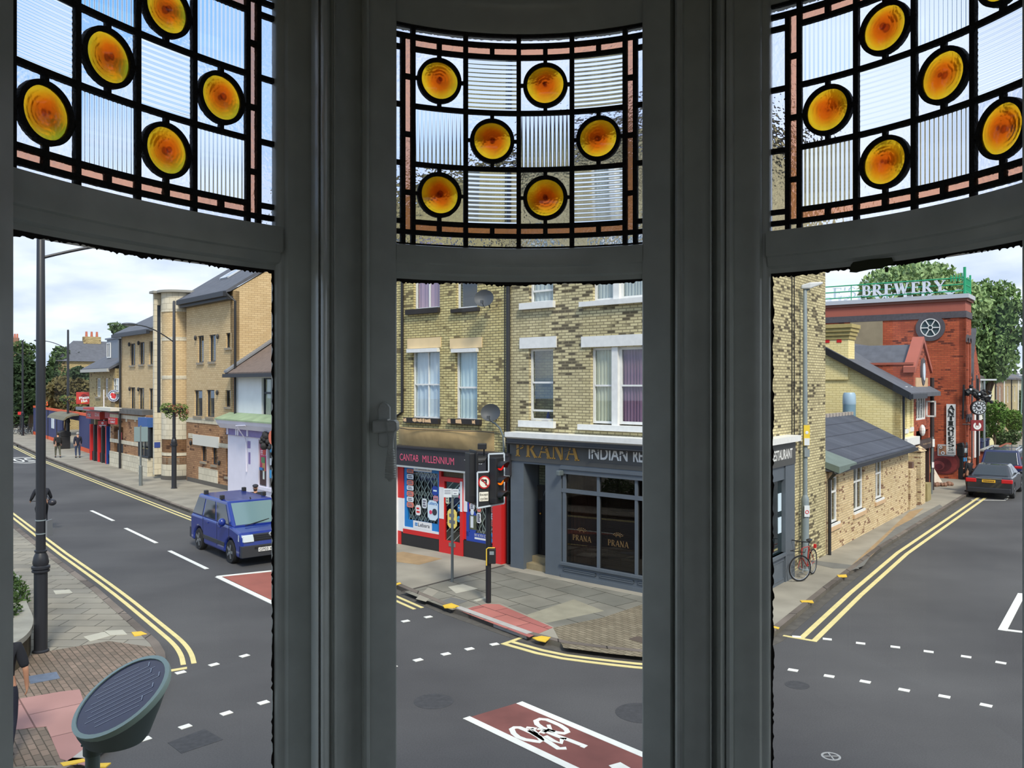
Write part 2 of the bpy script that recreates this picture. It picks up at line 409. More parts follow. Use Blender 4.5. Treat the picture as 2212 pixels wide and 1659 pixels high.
def glyph(mb, st, x, z, kx, kz, b, t, heavy, M):
    for s in st:
        if s[0] == 'a':
            _, cx, cy, rx, ry, d0, d1, w = s; seg = max(6, int(abs(d1 - d0) / 22)); rings = []
            for i in range(seg + 1):
                a = math.radians(d0 + (d1 - d0) * i / seg); w2 = w * heavy / 2
                wi = (w2 * (0.45 + 0.55 * abs(math.cos(a))))
                rings.append([(x + (cx + (rx + q * wi) * math.cos(a)) * kx, b - e, z + (cy + (ry + q * wi) * math.sin(a)) * kz) for q, e in ((-1, 0), (1, 0), (1, t), (-1, t))])
            mb.loft(rings, cap=True, M=M)
        else:
            x0, y0, x1, y1, w = s
            horiz = abs(y1 - y0) < 1e-6
            stroke(mb, x + x0 * kx, z + y0 * kz, x + x1 * kx, z + y1 * kz, w * heavy * (kz if horiz else kx), b, t, M)
# ================================================================== THE ROOM AND ITS BOW WINDOW
D = 1.7
paint = plain('window_paint', (196, 200, 194), rough=0.28, noise=0.08, nscale=14, bump=0.10)
putty = plain('old_putty', (30, 24, 20), rough=0.9, noise=0.4, nscale=60)
lead = plain('lead_came', (26, 24, 23), rough=0.75, metal=0.0, noise=0.3, nscale=120, bump=0.5)
wallm = plain('room_wall', (120, 122, 118), rough=0.9)
clearg = glass_flat('clear_glass', (0.95, 0.97, 0.965), 0.015)
ham = rippled('hammered_glass', (0.93, 0.95, 0.99), 60, 0.35, 0.004)
reed = rippled('reeded_glass', (0.93, 0.96, 0.99), 60, 0.0, rough=0.02)
copper = rippled('rose_glass', (0.84, 0.60, 0.49), 110, 0.35, 0.003, rough=0.15)

def amber_mat():
    m, nt, b = newmat('amber_bullion_glass'); N = nt.nodes; L = nt.links; N.remove(b)
    t = N.new('ShaderNodeTexCoord'); mp = N.new('ShaderNodeMapping'); mp.inputs['Scale'].default_value = (1, 0, 1); L.new(t.outputs['Object'], mp.inputs[0])
    nz = N.new('ShaderNodeTexNoise'); nz.inputs['Scale'].default_value = 26; L.new(t.outputs['Object'], nz.inputs['Vector'])
    oi = N.new('ShaderNodeObjectInfo'); rnd = N.new('ShaderNodeVectorMath'); rnd.operation = 'SCALE'
    L.new(oi.outputs['Random'], rnd.inputs['Scale']); rnd.inputs[0].default_value = (3.0, 5.0, 2.0)
    adv = N.new('ShaderNodeVectorMath'); L.new(t.outputs['Object'], adv.inputs[0]); L.new(rnd.outputs[0], adv.inputs[1]); L.new(adv.outputs[0], nz.inputs['Vector'])
    ln = N.new('ShaderNodeVectorMath'); ln.operation = 'LENGTH'; L.new(mp.outputs[0], ln.inputs[0])
    ad = N.new('ShaderNodeMath'); ad.operation = 'MULTIPLY_ADD'; L.new(nz.outputs['Fac'], ad.inputs[0]); ad.inputs[1].default_value = 0.020; L.new(ln.outputs['Value'], ad.inputs[2])
    mr = N.new('ShaderNodeMapRange'); L.new(ad.outputs[0], mr.inputs[0]); mr.inputs[1].default_value = 0.009; mr.inputs[2].default_value = 0.0525
    cr = N.new('ShaderNodeValToRGB'); e = cr.color_ramp.elements
    e[0].position = 0.0; e[0].color = (0.30, 0.02, 0.003, 1)
    e[1].position = 1.0; e[1].color = (0.85, 0.47, 0.012, 1)
    for p, c in ((0.10, (0.16, 0.015, 0.003, 1)), (0.16, (0.72, 0.10, 0.004, 1)), (0.42, (0.90, 0.17, 0.005, 1)), (0.66, (0.98, 0.42, 0.010, 1)), (0.84, (1.0, 0.62, 0.02, 1))):
        q = e.new(p); q.color = c
    L.new(mr.outputs[0], cr.inputs[0])
    wv = N.new('ShaderNodeMath'); wv.operation = 'SINE'; sc = N.new('ShaderNodeMath'); sc.operation = 'MULTIPLY'; L.new(ln.outputs['Value'], sc.inputs[0]); sc.inputs[1].default_value = 900; L.new(sc.outputs[0], wv.inputs[0])
    bp = N.new('ShaderNodeBump'); bp.inputs['Strength'].default_value = 0.08; bp.inputs['Distance'].default_value = 0.002; L.new(wv.outputs[0], bp.inputs['Height'])
    rf = N.new('ShaderNodeBsdfRefraction'); rf.inputs['IOR'].default_value = 1.3; rf.inputs['Roughness'].default_value = 0.25
    sq = N.new('ShaderNodeGamma'); sq.inputs[1].default_value = 0.5; L.new(cr.outputs[0], sq.inputs[0])
    L.new(sq.outputs[0], rf.inputs['Color']); L.new(bp.outputs[0], rf.inputs['Normal'])
    tl = N.new('ShaderNodeBsdfTranslucent'); L.new(cr.outputs[0], tl.inputs['Color'])
    gl = N.new('ShaderNodeBsdfGlossy'); gl.inputs['Roughness'].default_value = 0.1
    m1 = N.new('ShaderNodeMixShader'); m1.inputs[0].default_value = 0.12; L.new(rf.outputs[0], m1.inputs[1]); L.new(tl.outputs[0], m1.inputs[2])
    m2 = N.new('ShaderNodeMixShader'); m2.inputs[0].default_value = 0.03; L.new(m1.outputs[0], m2.inputs[1]); L.new(gl.outputs[0], m2.inputs[2])
    L.new(m2.outputs[0], N['Material Output'].inputs[0])
    return m
amber = amber_mat()

class Arc:
    "a curved sash seen from above; s runs left to right along the glass, r outward from it"
    def __init__(s, P, s_left=None, L=None):
        (x0, y0), (x1, y1), (x2, y2) = [(p[0] * D, p[1] * D) for p in P]
        A = np_det = x0 * (y1 - y2) - y0 * (x1 - x2) + x1 * y2 - x2 * y1
        a2, b2, c2 = x0 * x0 + y0 * y0, x1 * x1 + y1 * y1, x2 * x2 + y2 * y2
        cx = (a2 * (y1 - y2) + b2 * (y2 - y0) + c2 * (y0 - y1)) / (2 * A)
        cy = (a2 * (x2 - x1) + b2 * (x0 - x2) + c2 * (x1 - x0)) / (2 * A)
        s.C = Vector((cx, cy)); s.R = math.hypot(x0 - cx, y0 - cy)
        t0 = math.atan2(y0 - cy, x0 - cx); t2 = math.atan2(y2 - cy, x2 - cx)
        s.seen = (t0 - t2) % (2 * math.pi) * s.R
        s.L = L if L else s.seen
        s.t0 = t0
        if s_left is not None:           # the seen stretch ends the glass on the right: extend leftwards
            s.t0 = t2 + s.L / s.R
    def p(s, q, r, z):
        t = s.t0 - q / s.R
        return Vector((s.C.x + (s.R + r) * math.cos(t), s.C.y + (s.R + r) * math.sin(t), z))
    def ang(s, q):
        return s.t0 - q / s.R
def zz(h): return H + h * D

def arcbar(mb, arc, s0, s1, prof, n=None):
    "sweep a closed (r, z) profile along the sash"
    n = n or max(1, int(abs(s1 - s0) / 0.02) + 1)
    mb.loft([[arc.p(s0 + (s1 - s0) * i / n, r, z) for r, z in prof] for i in range(n + 1)])
def post(mb, arc, prof, z0, z1):
    "sweep a closed (s, r) profile up"
    mb.loft([[arc.p(q, r, z0) for q, r in prof], [arc.p(q, r, z1) for q, r in prof]])
def rect_rz(r0, r1, z0, z1): return [(r0, z0), (r1, z0), (r1, z1), (r0, z1)]

LC = 0.3075
arcs = [Arc([(-0.3885, 0.6807), (-0.336, 0.790), (-0.2575, 0.893)], s_left=True, L=LC * D),
        Arc([(-0.139, 0.960), (0.0125, 0.999), (0.1637, 0.960)], L=LC * D),
        Arc([(0.2890, 0.9220), (0.3815, 0.832), (0.4346, 0.7172)], L=LC * D)]
HT, HB = 0.4206, 0.1618                                  # stained light, top and bottom (times D above the eye)
LT, LB = 0.1225, -0.52                                   # clear light
rows = [0.3932, 0.3262, 0.2582, 0.1903]
h1, h6 = 0.4072, 0.1780
W0, W1 = 0.0130 * D, 0.0255 * D                          # outer strip, rose strip
random.seed(4)
zbot, ztop = 4.05, 6.2

def make_window(idx, arc, first, moulded):
    w = thing('window_%d' % idx, ['curved bay window on the left with amber bullions, looking up the street',
              'curved bay window in the middle with seven amber bullions and an iron fastener',
              'curved bay window on the right with amber bullions, brewery roof sign seen below'][idx - 1], 'window', (0, 0, 0), kind='structure')
    L = arc.L
    W0, W1 = (0.0180 * D, 0.0308 * D) if idx != 2 else (0.0130 * D, 0.0255 * D)
    # ---- joinery
    mb = MB()
    st = 0.041 if not moulded else 0.09
    # rail between the two lights (face towards the room at r=-0.03)
    lip = 0.1600 if not moulded else 0.1672
    rp = [(-0.030, zz(lip)), (-0.030, zz(0.1430)), (-0.028, zz(0.1405)), (-0.022, zz(0.1392)), (-0.021, zz(0.1345)), (-0.018, zz(0.1300)), (-0.008, zz(0.1275)), (-0.006, zz(LT)), (0.03, zz(LT)), (0.03, zz(HB)), (-0.006, zz(HB)), (-0.022, zz(HB - 0.0006))]
    arcbar(mb, arc, -0.002, L + 0.002, rp, 22)
    mb.build('transom_rail', paint, w, smooth=True)
    mb = MB()
    rp = [(-0.030, zz(0.4520)), (-0.026, zz(0.4440)), (-0.022, zz(0.4400)), (-0.008, zz(0.4240)), (-0.006, zz(HT)), (0.03, zz(HT)), (0.03, zz(0.60)), (-0.030, zz(0.60))]
    arcbar(mb, arc, -st, L + st, rp, 22)
    mb.build('head_rail', paint, w, smooth=True)
    mb = MB()
    arcbar(mb, arc, -st, L + st, [(-0.03, zbot), (0.03, zbot), (0.03, zz(LB)), (-0.006, zz(LB)), (-0.03, zz(LB - 0.012))], 22)
    mb.build('bottom_rail', paint, w, smooth=True)
    for e in (0, 1):
        mb = MB(); m = (lambda q: -q) if e == 0 else (lambda q: L + q)
        if moulded:
            dp = -0.062 if (idx == 1 and e == 0) or (idx == 3 and e == 1) else -0.030
            pr = [(0.025, 0.03), (0, 0.006), (0, -0.008), (0.0015, -0.013), (0.006, -0.0165), (0.012, -0.0175), (0.0125, -0.023), (0.015, -0.0275), (0.021, -0.0295), (0.028, -0.030), (0.028, dp), (0.110, dp), (0.110, 0.03)]
            if dp < -0.05: pr = [(0, 0.03), (0, -0.05), (0.004, dp), (0.16, dp), (0.16, 0.03)]
        else:
            pr = [(0.012, 0.03), (0, 0.008), (0, -0.024), (0.0015, -0.028), (0.005, -0.030), (0.062, -0.030), (0.062, 0.03)]
        post(mb, arc, [(m(q), r) for q, r in pr], zbot, zz(0.455))
        mb.build('stile', paint, w, smooth=True)
    # ---- clear lower pane and its ragged putty line
    mb = MB(); n = 18
    mb.loft([[arc.p(L * i / n, 0.0, zz(LB)), arc.p(L * i / n, 0.0, zz(LT))] for i in range(n + 1)], cap=False, close=False)
    mb.build('clear_pane', clearg, w, smooth=True)
    mb = MB(); N_ = 150
    top = []; low = []
    for i in range(N_ + 1):
        q = L * i / N_; k = 0.0045 + 0.004 * random.random() ** 2 + 0.002 * math.sin(i * 0.11)
        top.append(arc.p(q, -0.003, zz(LT) + 0.002)); low.append(arc.p(q, -0.003, zz(LT) - k))
    for i in range(N_): mb.add([top[i], top[i + 1], low[i + 1], low[i]], [(0, 1, 2, 3)])
    for e in (0, 1):
        if not moulded: break
        a = []; b_ = []
        for i in range(160):
            z = zz(LB) + (zz(LT) - zz(LB)) * i / 159; k = 0.003 + 0.004 * random.random() ** 2
            q0, q1 = (0, k) if e == 0 else (L, L - k)
            a.append(arc.p(q0, -0.0035, z)); b_.append(arc.p(q1, -0.0035, z))
        for i in range(159): mb.add([a[i], a[i + 1], b_[i + 1], b_[i]], [(0, 1, 2, 3)])
    mb.build('putty_line', putty, w)
    # ---- leaded light
    inner0, inner1 = W1, L - W1
    cw = (inner1 - inner0) / 4
    cx = [inner0 + cw * i for i in range(5)]
    zr = [zz(h) for h in rows]; z1_, z6_ = zz(h1), zz(h6); zt, zb = zz(HT), zz(HB)
    lw = 0.0046
    mb = MB()
    def hbar(z, s0=0, s1=L, w_=lw): arcbar(mb, arc, s0, s1, rect_rz(-0.004, 0.006, z - w_, z + w_))
    def vbar(q, za, zb_, w_=lw): post(mb, arc, [(q - w_, -0.0042), (q + w_, -0.0042), (q + w_, 0.0062), (q - w_, 0.0062)], za, zb_)
    for z in zr: hbar(z, inner0 if z not in (zr[0], zr[3]) else inner0, inner1)
    hbar(z1_, 0, L); hbar(z6_, 0, L)
    for q in cx: vbar(q, zb, zt)
    vbar(W0, zb, z1_); vbar(L - W0, zb, z1_)
    hbar(zb + 0.001); hbar(zt - 0.001)
    midr = [(zr[i] + zr[i + 1]) / 2 for i in range(3)]
    for zm in midr: hbar(zm, W0, inner0); hbar(zm, inner1, L - W0)
    for z in (zr[0], zr[1], zr[2], zr[3]): hbar(z, 0, W0); hbar(z, L - W0, L)
    for i in range(4):
        qm = (cx[i] + cx[i + 1]) / 2
        vbar(qm, zr[0], z1_); vbar(qm, z6_, zr[3])
    # cells
    ringr = 0.0268 * D; rr = 0.0226 * D
    cells = []
    for r in range(3):
        for c in range(4):
            rd = ((r + c) % 2 == 0) if first else ((r + c) % 2 == 1)
            cells.append((r, c, rd))
    for r, c, rd in cells:
        if not rd: continue
        qm = (cx[c] + cx[c + 1]) / 2; zm = midr[r]
        ring_seg = 40
        rings = []
        for k in range(ring_seg + 1):
            a = 2 * math.pi * k / ring_seg
            rings.append([arc.p(qm + R_ * math.cos(a), e, zm + R_ * math.sin(a)) for R_, e in ((rr - 0.001, -0.0045), (ringr, -0.0045), (ringr, 0.0065), (rr - 0.001, 0.0065))])
        mb.loft(rings, cap=False)
        hbar(zm, cx[c], qm - ringr + 0.002, 0.0030); hbar(zm, qm + ringr - 0.002, cx[c + 1], 0.0030)
        vbar(qm, zr[r + 1], zm - ringr + 0.002, 0.0038); vbar(qm, zm + ringr - 0.002, zr[r], 0.0038)
    mb.build('lead_cames', lead, w)
    # bullions
    for r, c, rd in cells:
        if not rd: continue
        qm = (cx[c] + cx[c + 1]) / 2; zm = midr[r]; P = arc.p(qm, 0.0, zm)
        mbb = MB(); prof = []
        for k in range(9):
            x = rr * k / 8; prof.append((x, 0.004 + 0.007 * (1 - (k / 8) ** 2)))
        nseg = 36
        rings = [[(q[0] * math.cos(2 * math.pi * j / nseg), -q[1] + 0.002, q[0] * math.sin(2 * math.pi * j / nseg)) for j in range(nseg)] for q in [(max(x, 1e-4), y) for x, y in prof]]
        back = [[(q[0] * math.cos(2 * math.pi * j / nseg), 0.004 + 0.003 * math.cos(q[0] / rr * 3.1), q[0] * math.sin(2 * math.pi * j / nseg)) for j in range(nseg)] for q in reversed([(max(x, 1e-4), y) for x, y in prof])]
        mbb.loft(rings + back)
        o = mbb.build('amber_bullion', amber, w, smooth=True, loc=P)
        o.rotation_euler = (0, 0, arc.ang(qm) - math.pi / 2)
    # glass between the leads
    rg = MB(); hg = MB(); cg = MB()
    def slab(mb_, s0, s1, z0, z1, n=6):
        arcbar(mb_, arc, s0, s1, rect_rz(-0.0015, 0.002, z0, z1), n)
    for r, c, rd in cells:
        s0, s1, z0, z1 = cx[c], cx[c + 1], zr[r + 1], zr[r]
        if rd:
            slab(hg, s0, s1, z0, z1)
        else:
            vert = (r % 2 == 1) if first and idx == 2 else (r % 2 == 0)
            nr = 13; k = 8; n = nr * k
            amp = 0.0005
            if vert:
                ring = []
                for i in range(n + 1):
                    q = s0 + (s1 - s0) * i / n; e = amp * math.cos(2 * math.pi * i / k)
                    ring.append([arc.p(q, -0.002, z0), arc.p(q, 0.003 + e, z0), arc.p(q, 0.003 + e, z1), arc.p(q, -0.002, z1)])
                rg.loft(ring)
            else:
                ring = []
                for i in range(7):
                    q = s0 + (s1 - s0) * i / 6; row = []
                    for j in range(n + 1):
                        row.append(arc.p(q, 0.003 + amp * math.cos(2 * math.pi * j / k), z0 + (z1 - z0) * j / n))
                    row += [arc.p(q, -0.002, z1), arc.p(q, -0.002, z0)]
                    ring.append(row)
                rg.loft(ring)
    slab(cg, inner0, inner1, zr[0], z1_, 16); slab(cg, inner0, inner1, z6_, zr[3], 16)
    slab(cg, W0, inner0, z6_, z1_, 2); slab(cg, inner1, L - W0, z6_, z1_, 2)
    slab(hg, 0, L, z1_, zt, 20); slab(hg, 0, L, zb, z6_, 20); slab(hg, 0, W0, z6_, z1_, 2); slab(hg, L - W0, L, z6_, z1_, 2)
    rg.build('reeded_glass', reed, w, smooth=True); hg.build('hammered_glass', ham, w); cg.build('rose_border_glass', copper, w)
    return w
w1 = make_window(1, arcs[0], True, True)
w2 = make_window(2, arcs[1], True, False)
w3 = make_window(3, arcs[2], False, True)

# fastener on the left stile of the middle window
fast = MB()
def fp(u, v, Y): return PY(u, v, Y)
a = arcs[1]
iron = plain('painted_iron', (190, 194, 190), rough=0.38, noise=0.1, nscale=30, bump=0.15)
Yf = 1.545
def plate(mb, poly, Y0, Y1): mb.loft([[PY(u, v, Y0) for u, v in poly], [PY(u, v, Y0) + Vector((0, Y1 - Y0, 0)) for u, v in poly]])
pl = [(817, 905), (815, 885), (820, 874), (828, 868), (837, 873), (842, 880), (842, 960), (836, 966), (826, 967), (817, 962)]
fpl = MB(); plate(fpl, pl, 1.582, 1.60)
fpl.build('fastener_plate', iron, w2, bevel=0.002)
fa = MB(); plate(fa, [(804, 909), (838, 905), (838, 933), (804, 937)], 1.553, 1.585); plate(fa, [(833, 909), (853, 908), (857, 914), (858, 928), (853, 934), (835, 934)], 1.525, 1.56)
fa.build('fastener_arm', iron, w2, bevel=0.004)
hn = MB()
for i in range(1):
    pts = []; rad = []
    for k in range(61):
        v = 930 + (1040 - 930) * k / 60
        t = k / 60
        wpx = 11 - 5 * math.sin(min(t / 0.28, 1) * math.pi / 2) if t < 0.28 else 6 + 5.5 * math.sin(min((t - 0.28) / 0.62, 1) * math.pi / 2)
        if t > 0.94: wpx = 6.5
        if t > 0.98: wpx = 4
        if 0.35 < t < 0.92: wpx += 0.7 * math.sin(k * 2.2)
        pts.append(PY(845 - 2 * t, v, 1.538)); rad.append(wpx / F * 1.538)
    hn.tube(pts, rad, 14)
hn.build('fastener_handle', iron, w2, smooth=True)
sc_ = MB(); sc_.lathe([(0.0055, 0), (0.0055, 0.003)], 14, M=Matrix.Translation(PY(829, 881, 1.581)) @ Matrix.Rotation(math.radians(90), 4, 'X'))
sc_.build('screw_head', iron, w2)

# mullions (plan outlines: (u, distance) as they face the room, closed behind)
def mullion(name, pts, label):
    mb = MB(); poly = [((u - CU) / F * Y, Y) for u, Y in pts]
    mb.prism(poly, zbot, 6.2)
    o = mb.build(name, paint, None, smooth=True, kind='structure')
    props(o, label=label)
mullion('trim_1', [(672, 1.500), (678, 1.478), (683, 1.462), (688, 1.458), (689.5, 1.472), (691, 1.472), (691.5, 1.464), (694, 1.453), (699, 1.450), (704, 1.454), (708, 1.466), (711, 1.490), (716, 1.500), (720, 1.500), (721, 1.492), (724, 1.492), (725.5, 1.505), (727, 1.520), (754, 1.553), (781, 1.582), (781.5, 1.568), (783, 1.560), (786, 1.563), (792, 1.556), (797, 1.560), (799, 1.574), (800, 1.640), (800, 1.72), (760, 1.74), (700, 1.66), (672, 1.58)],
        'grey painted moulded post between the left and middle windows')
mullion('trim_2', [(1457, 1.640), (1458, 1.578), (1459, 1.562), (1463, 1.554), (1469, 1.557), (1474, 1.554), (1476, 1.572), (1478, 1.580), (1505, 1.572), (1533, 1.560), (1534, 1.545), (1537, 1.545), (1539, 1.575), (1546, 1.558), (1550, 1.543), (1557, 1.536), (1564, 1.541), (1567, 1.553), (1569, 1.541), (1576, 1.538), (1583, 1.540), (1585, 1.560), (1590, 1.60), (1586, 1.68), (1540, 1.75), (1480, 1.74), (1457, 1.72)],
        'grey painted moulded post between the middle and right windows')

# scrap of old tape hanging in the right window
a = arcs[2]; tp = MB()
pp = [(1838, 572), (1843, 566), (1880, 560), (1926, 556), (1931, 568), (1912, 576), (1905, 580), (1880, 582), (1856, 587), (1850, 589), (1835, 588)]
def onarc(u, v, arc, r=-0.004):
    rx = (u - CU) / F; best = None
    for i in range(601):
        q = arc.L * i / 600; P = arc.p(q, r, 0); e = abs(P.x / P.y - rx)
        if best is None or e < best[0]: best = (e, q, P.y)
    return arc.p(best[1], r, H - (v - CV) / F * best[2])
tp.loft([[onarc(u, v, a, -0.010) for u, v in pp], [onarc(u, v, a, -0.008) for u, v in pp]])
q = [(1911, 577), (1919, 577), (1918, 588), (1912, 588)]
tp.loft([[onarc(u, v, a, -0.010) for u, v in q], [onarc(u, v, a, -0.008) for u, v in q]])
props(tp.build('torn_strip', plain('torn_card', (60, 62, 44), 0.9)), 'dark torn scrap of card hanging under the top rail of the right window', 'scrap')

# room shell
room = MB()
def wall(name, poly, z0, z1, mat=wallm):
    mb = MB(); mb.prism(poly, z0, z1); props(mb.build(name, mat), kind='structure')
pl0 = arcs[0].p(-0.09, 0, 0); pr0 = arcs[2].p(arcs[2].L + 0.09, 0, 0)
wall('wall_left', [(-2.3, -3.2), (-2.2, -3.2), (-2.2, 0.9), (-2.3, 0.9)], 3.4, 6.2)
wall('wall_right', [(2.4, -3.2), (2.5, -3.2), (2.5, 0.9), (2.4, 0.9)], 3.4, 6.2)
mb = MB(); mb.box(-2.3, 2.5, -3.3, -3.2, 3.4, 4.1); mb.box(-2.3, -1.9, -3.3, -3.2, 4.1, 6.2); mb.box(2.1, 2.5, -3.3, -3.2, 4.1, 6.2); mb.box(-1.9, 2.1, -3.3, -3.2, 5.9, 6.2)
props(mb.build('wall_back', wallm), kind='structure')
wb = thing('window_4', None, None, (0, 0, 0), kind='structure')  # unseen window added behind the viewer to brighten the window frames
mb = MB(); mb.box(-1.9, 2.1, -3.28, -3.22, 4.1, 4.17); mb.box(-1.9, 2.1, -3.28, -3.22, 5.83, 5.9)
for x in (-1.9, -0.6, 0.73, 2.03): mb.box(x, x + 0.07, -3.28, -3.22, 4.17, 5.83)
mb.build('frame', paint, wb)
mb = MB(); mb.add([(-1.9, -3.25, 4.15), (2.1, -3.25, 4.15), (2.1, -3.25, 5.85), (-1.9, -3.25, 5.85)], [(0, 1, 2, 3)])
mb.build('pane', clearg, wb)
wall('wall_front_left', [(-2.3, 0.9), (pl0.x + 0.02, pl0.y - 0.05), (pl0.x - 0.02, pl0.y + 0.1), (-2.3, 1.05)], 3.4, 6.2)
wall('wall_front_right', [(2.5, 0.9), (pr0.x - 0.02, pr0.y - 0.05), (pr0.x + 0.02, pr0.y + 0.1), (2.5, 1.05)], 3.4, 6.2)
outer = [(-2.3, 1.05)]
for i, ar in enumerate(arcs):
    for k in range(9): P = ar.p(-0.1 + (ar.L + 0.2) * k / 8, 0.06, 0); outer.append((P.x, P.y))
outer += [(2.5, 1.05), (2.5, -3.3), (-2.3, -3.3)]
wall('floor', outer, 3.3, 3.4, plain('room_floor', (90, 78, 66), 0.8))
wall('ceiling', outer, 6.2, 6.35, plain('room_ceiling', (150, 150, 146), 0.9))
# low wall under the sills
inner = [(p[0] * 0.93, p[1] * 0.93) for p in outer[1:-3]]
mb = MB()
oo = outer[1:-3]
for i in range(len(oo) - 1):
    mb.prism([oo[i], oo[i + 1], inner[i + 1], inner[i]], 3.4, zbot)
props(mb.build('wall_apron', wallm), kind='structure')
# ================================================================== GROUND
def asphalt_mat():
    m, nt, b = newmat('asphalt'); N = nt.nodes; L = nt.links
    t = N.new('ShaderNodeTexCoord')
    n1 = N.new('ShaderNodeTexNoise'); n1.inputs['Scale'].default_value = 0.22; n1.inputs['Detail'].default_value = 6; L.new(t.outputs['Object'], n1.inputs[0])
    n2 = N.new('ShaderNodeTexNoise'); n2.inputs['Scale'].default_value = 45; n2.inputs['Detail'].default_value = 3; L.new(t.outputs['Object'], n2.inputs[0])
    mp = N.new('ShaderNodeMapping'); mp.inputs['Rotation'].default_value = (0, 0, math.radians(50)); mp.inputs['Scale'].default_value = (0.16, 1.1, 1); L.new(t.outputs['Object'], mp.inputs[0])
    n3 = N.new('ShaderNodeTexNoise'); n3.inputs['Scale'].default_value = 0.9; n3.inputs['Detail'].default_value = 4; L.new(mp.outputs[0], n3.inputs[0])
    r = N.new('ShaderNodeValToRGB'); r.color_ramp.elements[0].position = 0.3; r.color_ramp.elements[0].color = (*s2l((70, 69, 70)), 1); r.color_ramp.elements[1].position = 0.72; r.color_ramp.elements[1].color = (*s2l((91, 90, 90)), 1)
    L.new(n1.outputs[0], r.inputs[0])
    mr = N.new('ShaderNodeMapRange'); mr.inputs[1].default_value = 0.3; mr.inputs[2].default_value = 0.7; mr.inputs[3].default_value = 0.95; mr.inputs[4].default_value = 1.05; L.new(n3.outputs[0], mr.inputs[0])
    m2 = N.new('ShaderNodeMapRange'); m2.inputs[1].default_value = 0.3; m2.inputs[2].default_value = 0.7; m2.inputs[3].default_value = 0.88; m2.inputs[4].default_value = 1.12; L.new(n2.outputs[0], m2.inputs[0])
    mu = N.new('ShaderNodeMath'); mu.operation = 'MULTIPLY'; L.new(mr.outputs[0], mu.inputs[0]); L.new(m2.outputs[0], mu.inputs[1])
    v = N.new('ShaderNodeVectorMath'); v.operation = 'SCALE'; L.new(r.outputs[0], v.inputs[0]); L.new(mu.outputs[0], v.inputs['Scale'])
    L.new(v.outputs[0], b.inputs['Base Color']); b.inputs['Roughness'].default_value = 0.85; b.inputs['Specular IOR Level'].default_value = 0.25
    return m
asphalt = asphalt_mat()
mb = MB(); mb.box(-260, 260, -30, 420, -0.3, 0)
props(mb.build('road', asphalt), kind='structure')

concrete = plain('pavement_concrete', (148, 142, 128), 0.9, noise=0.22, nscale=0.8)
slabs = brick('pavement_slabs', (150, 144, 130), (132, 128, 118), (92, 88, 78), bw=0.75, bh=0.45, ms=0.012, flat=True, stain=0.2)
flags = brick('pavement_flags', (118, 117, 108), (138, 134, 122), (70, 68, 60), bw=1.0, bh=0.75, ms=0.012, flat=True, stain=0.22)
blocks = brick('pavement_blocks', (140, 130, 110), (122, 112, 94), (84, 78, 64), bw=0.21, bh=0.105, ms=0.008, flat=True, stain=0.2)
blocks_r = brick('pavement_blocks_brown', (138, 120, 106), (116, 104, 92), (84, 76, 66), bw=0.21, bh=0.105, ms=0.008, flat=True, stain=0.2)
kerbm = brick('kerb_stone', (128, 118, 108), (104, 96, 90), (60, 56, 52), bw=0.9, bh=3.0, ms=0.015, flat=True, stain=0.3)
white = plain('road_white', (226, 226, 218), 0.7, noise=0.06, nscale=5)
cream = plain('road_yellow', (222, 206, 142), 0.7, noise=0.08, nscale=4)
yell = plain('bright_yellow', (226, 186, 60), 0.7, noise=0.1, nscale=6)
redm = plain('red_surface', (120, 72, 66), 0.85, noise=0.22, nscale=1.3)
pinkm = brick('tactile_pink', (182, 116, 106), (166, 102, 96), (110, 70, 66), bw=0.8, bh=0.8, ms=0.012, flat=True, stain=0.15)
pinkl = brick('tactile_pale', (176, 136, 128), (164, 124, 118), (120, 90, 84), bw=1.1, bh=1.1, ms=0.012, flat=True, stain=0.12)
covm = plain('iron_cover', (96, 106, 122), 0.5, noise=0.15, nscale=10)
covd = plain('dark_cover', (62, 62, 64), 0.8, noise=0.2, nscale=12)

dA = Vector((-0.63, 0.777)); dB = Vector((0.60, 0.80))
def GX(l, z=0.0): return [Vector((G(u, v, z).x, G(u, v, z).y)) for u, v in l]
kf = GX([(11, 950), (104, 993), (410, 1108), (843, 1267), (969, 1321), (1139, 1380), (1217, 1401), (1310, 1413), (1406, 1423)])
kf_c = [Vector((3.35, 15.25)), Vector((4.1, 15.45))]
kr = GX([(1668, 1380), (1792, 1277), (1904, 1190), (2092, 1071)])
far1 = kf[0] + (kf[0] - kf[1]).normalized() * 60
kerb_far = [far1] + kf + kf_c + kr + [kr[-1] + dB * 90]
def pave(name, poly, mat, z0=-0.1, z1=0.1, **pr):
    mb = MB(); mb.prism([(p[0], p[1]) for p in poly], z0, z1); return mb.build(name, mat, **pr)
pave('far_pavement', kerb_far + [Vector((150, 200)), Vector((-150, 200))], concrete, kind='structure')
def strip(mb, path, w0, w1, z0, z1):
    "a band between two offsets to the right of a path"
    n = len(path); nr = []
    for i in range(n):
        a = path[max(i - 1, 0)]; b = path[min(i + 1, n - 1)]; t = (b - a).normalized(); nr.append(Vector((t.y, -t.x)))
    for i in range(n - 1):
        q = [path[i] + nr[i] * w0, path[i + 1] + nr[i + 1] * w0, path[i + 1] + nr[i + 1] * w1, path[i] + nr[i] * w1]
        mb.add([(p.x, p.y, z0) for p in q] + [(p.x, p.y, z1) for p in q], [(0, 1, 2, 3), (4, 5, 6, 7), (0, 1, 5, 4), (1, 2, 6, 5), (2, 3, 7, 6), (3, 0, 4, 7)])
def smoothp(path, it=2):
    for _ in range(it):
        q = [path[0]]
        for i in range(len(path) - 1):
            q += [path[i] * 0.75 + path[i + 1] * 0.25, path[i] * 0.25 + path[i + 1] * 0.75]
        path = q + [path[-1]]
    return path
KF = kerb_far
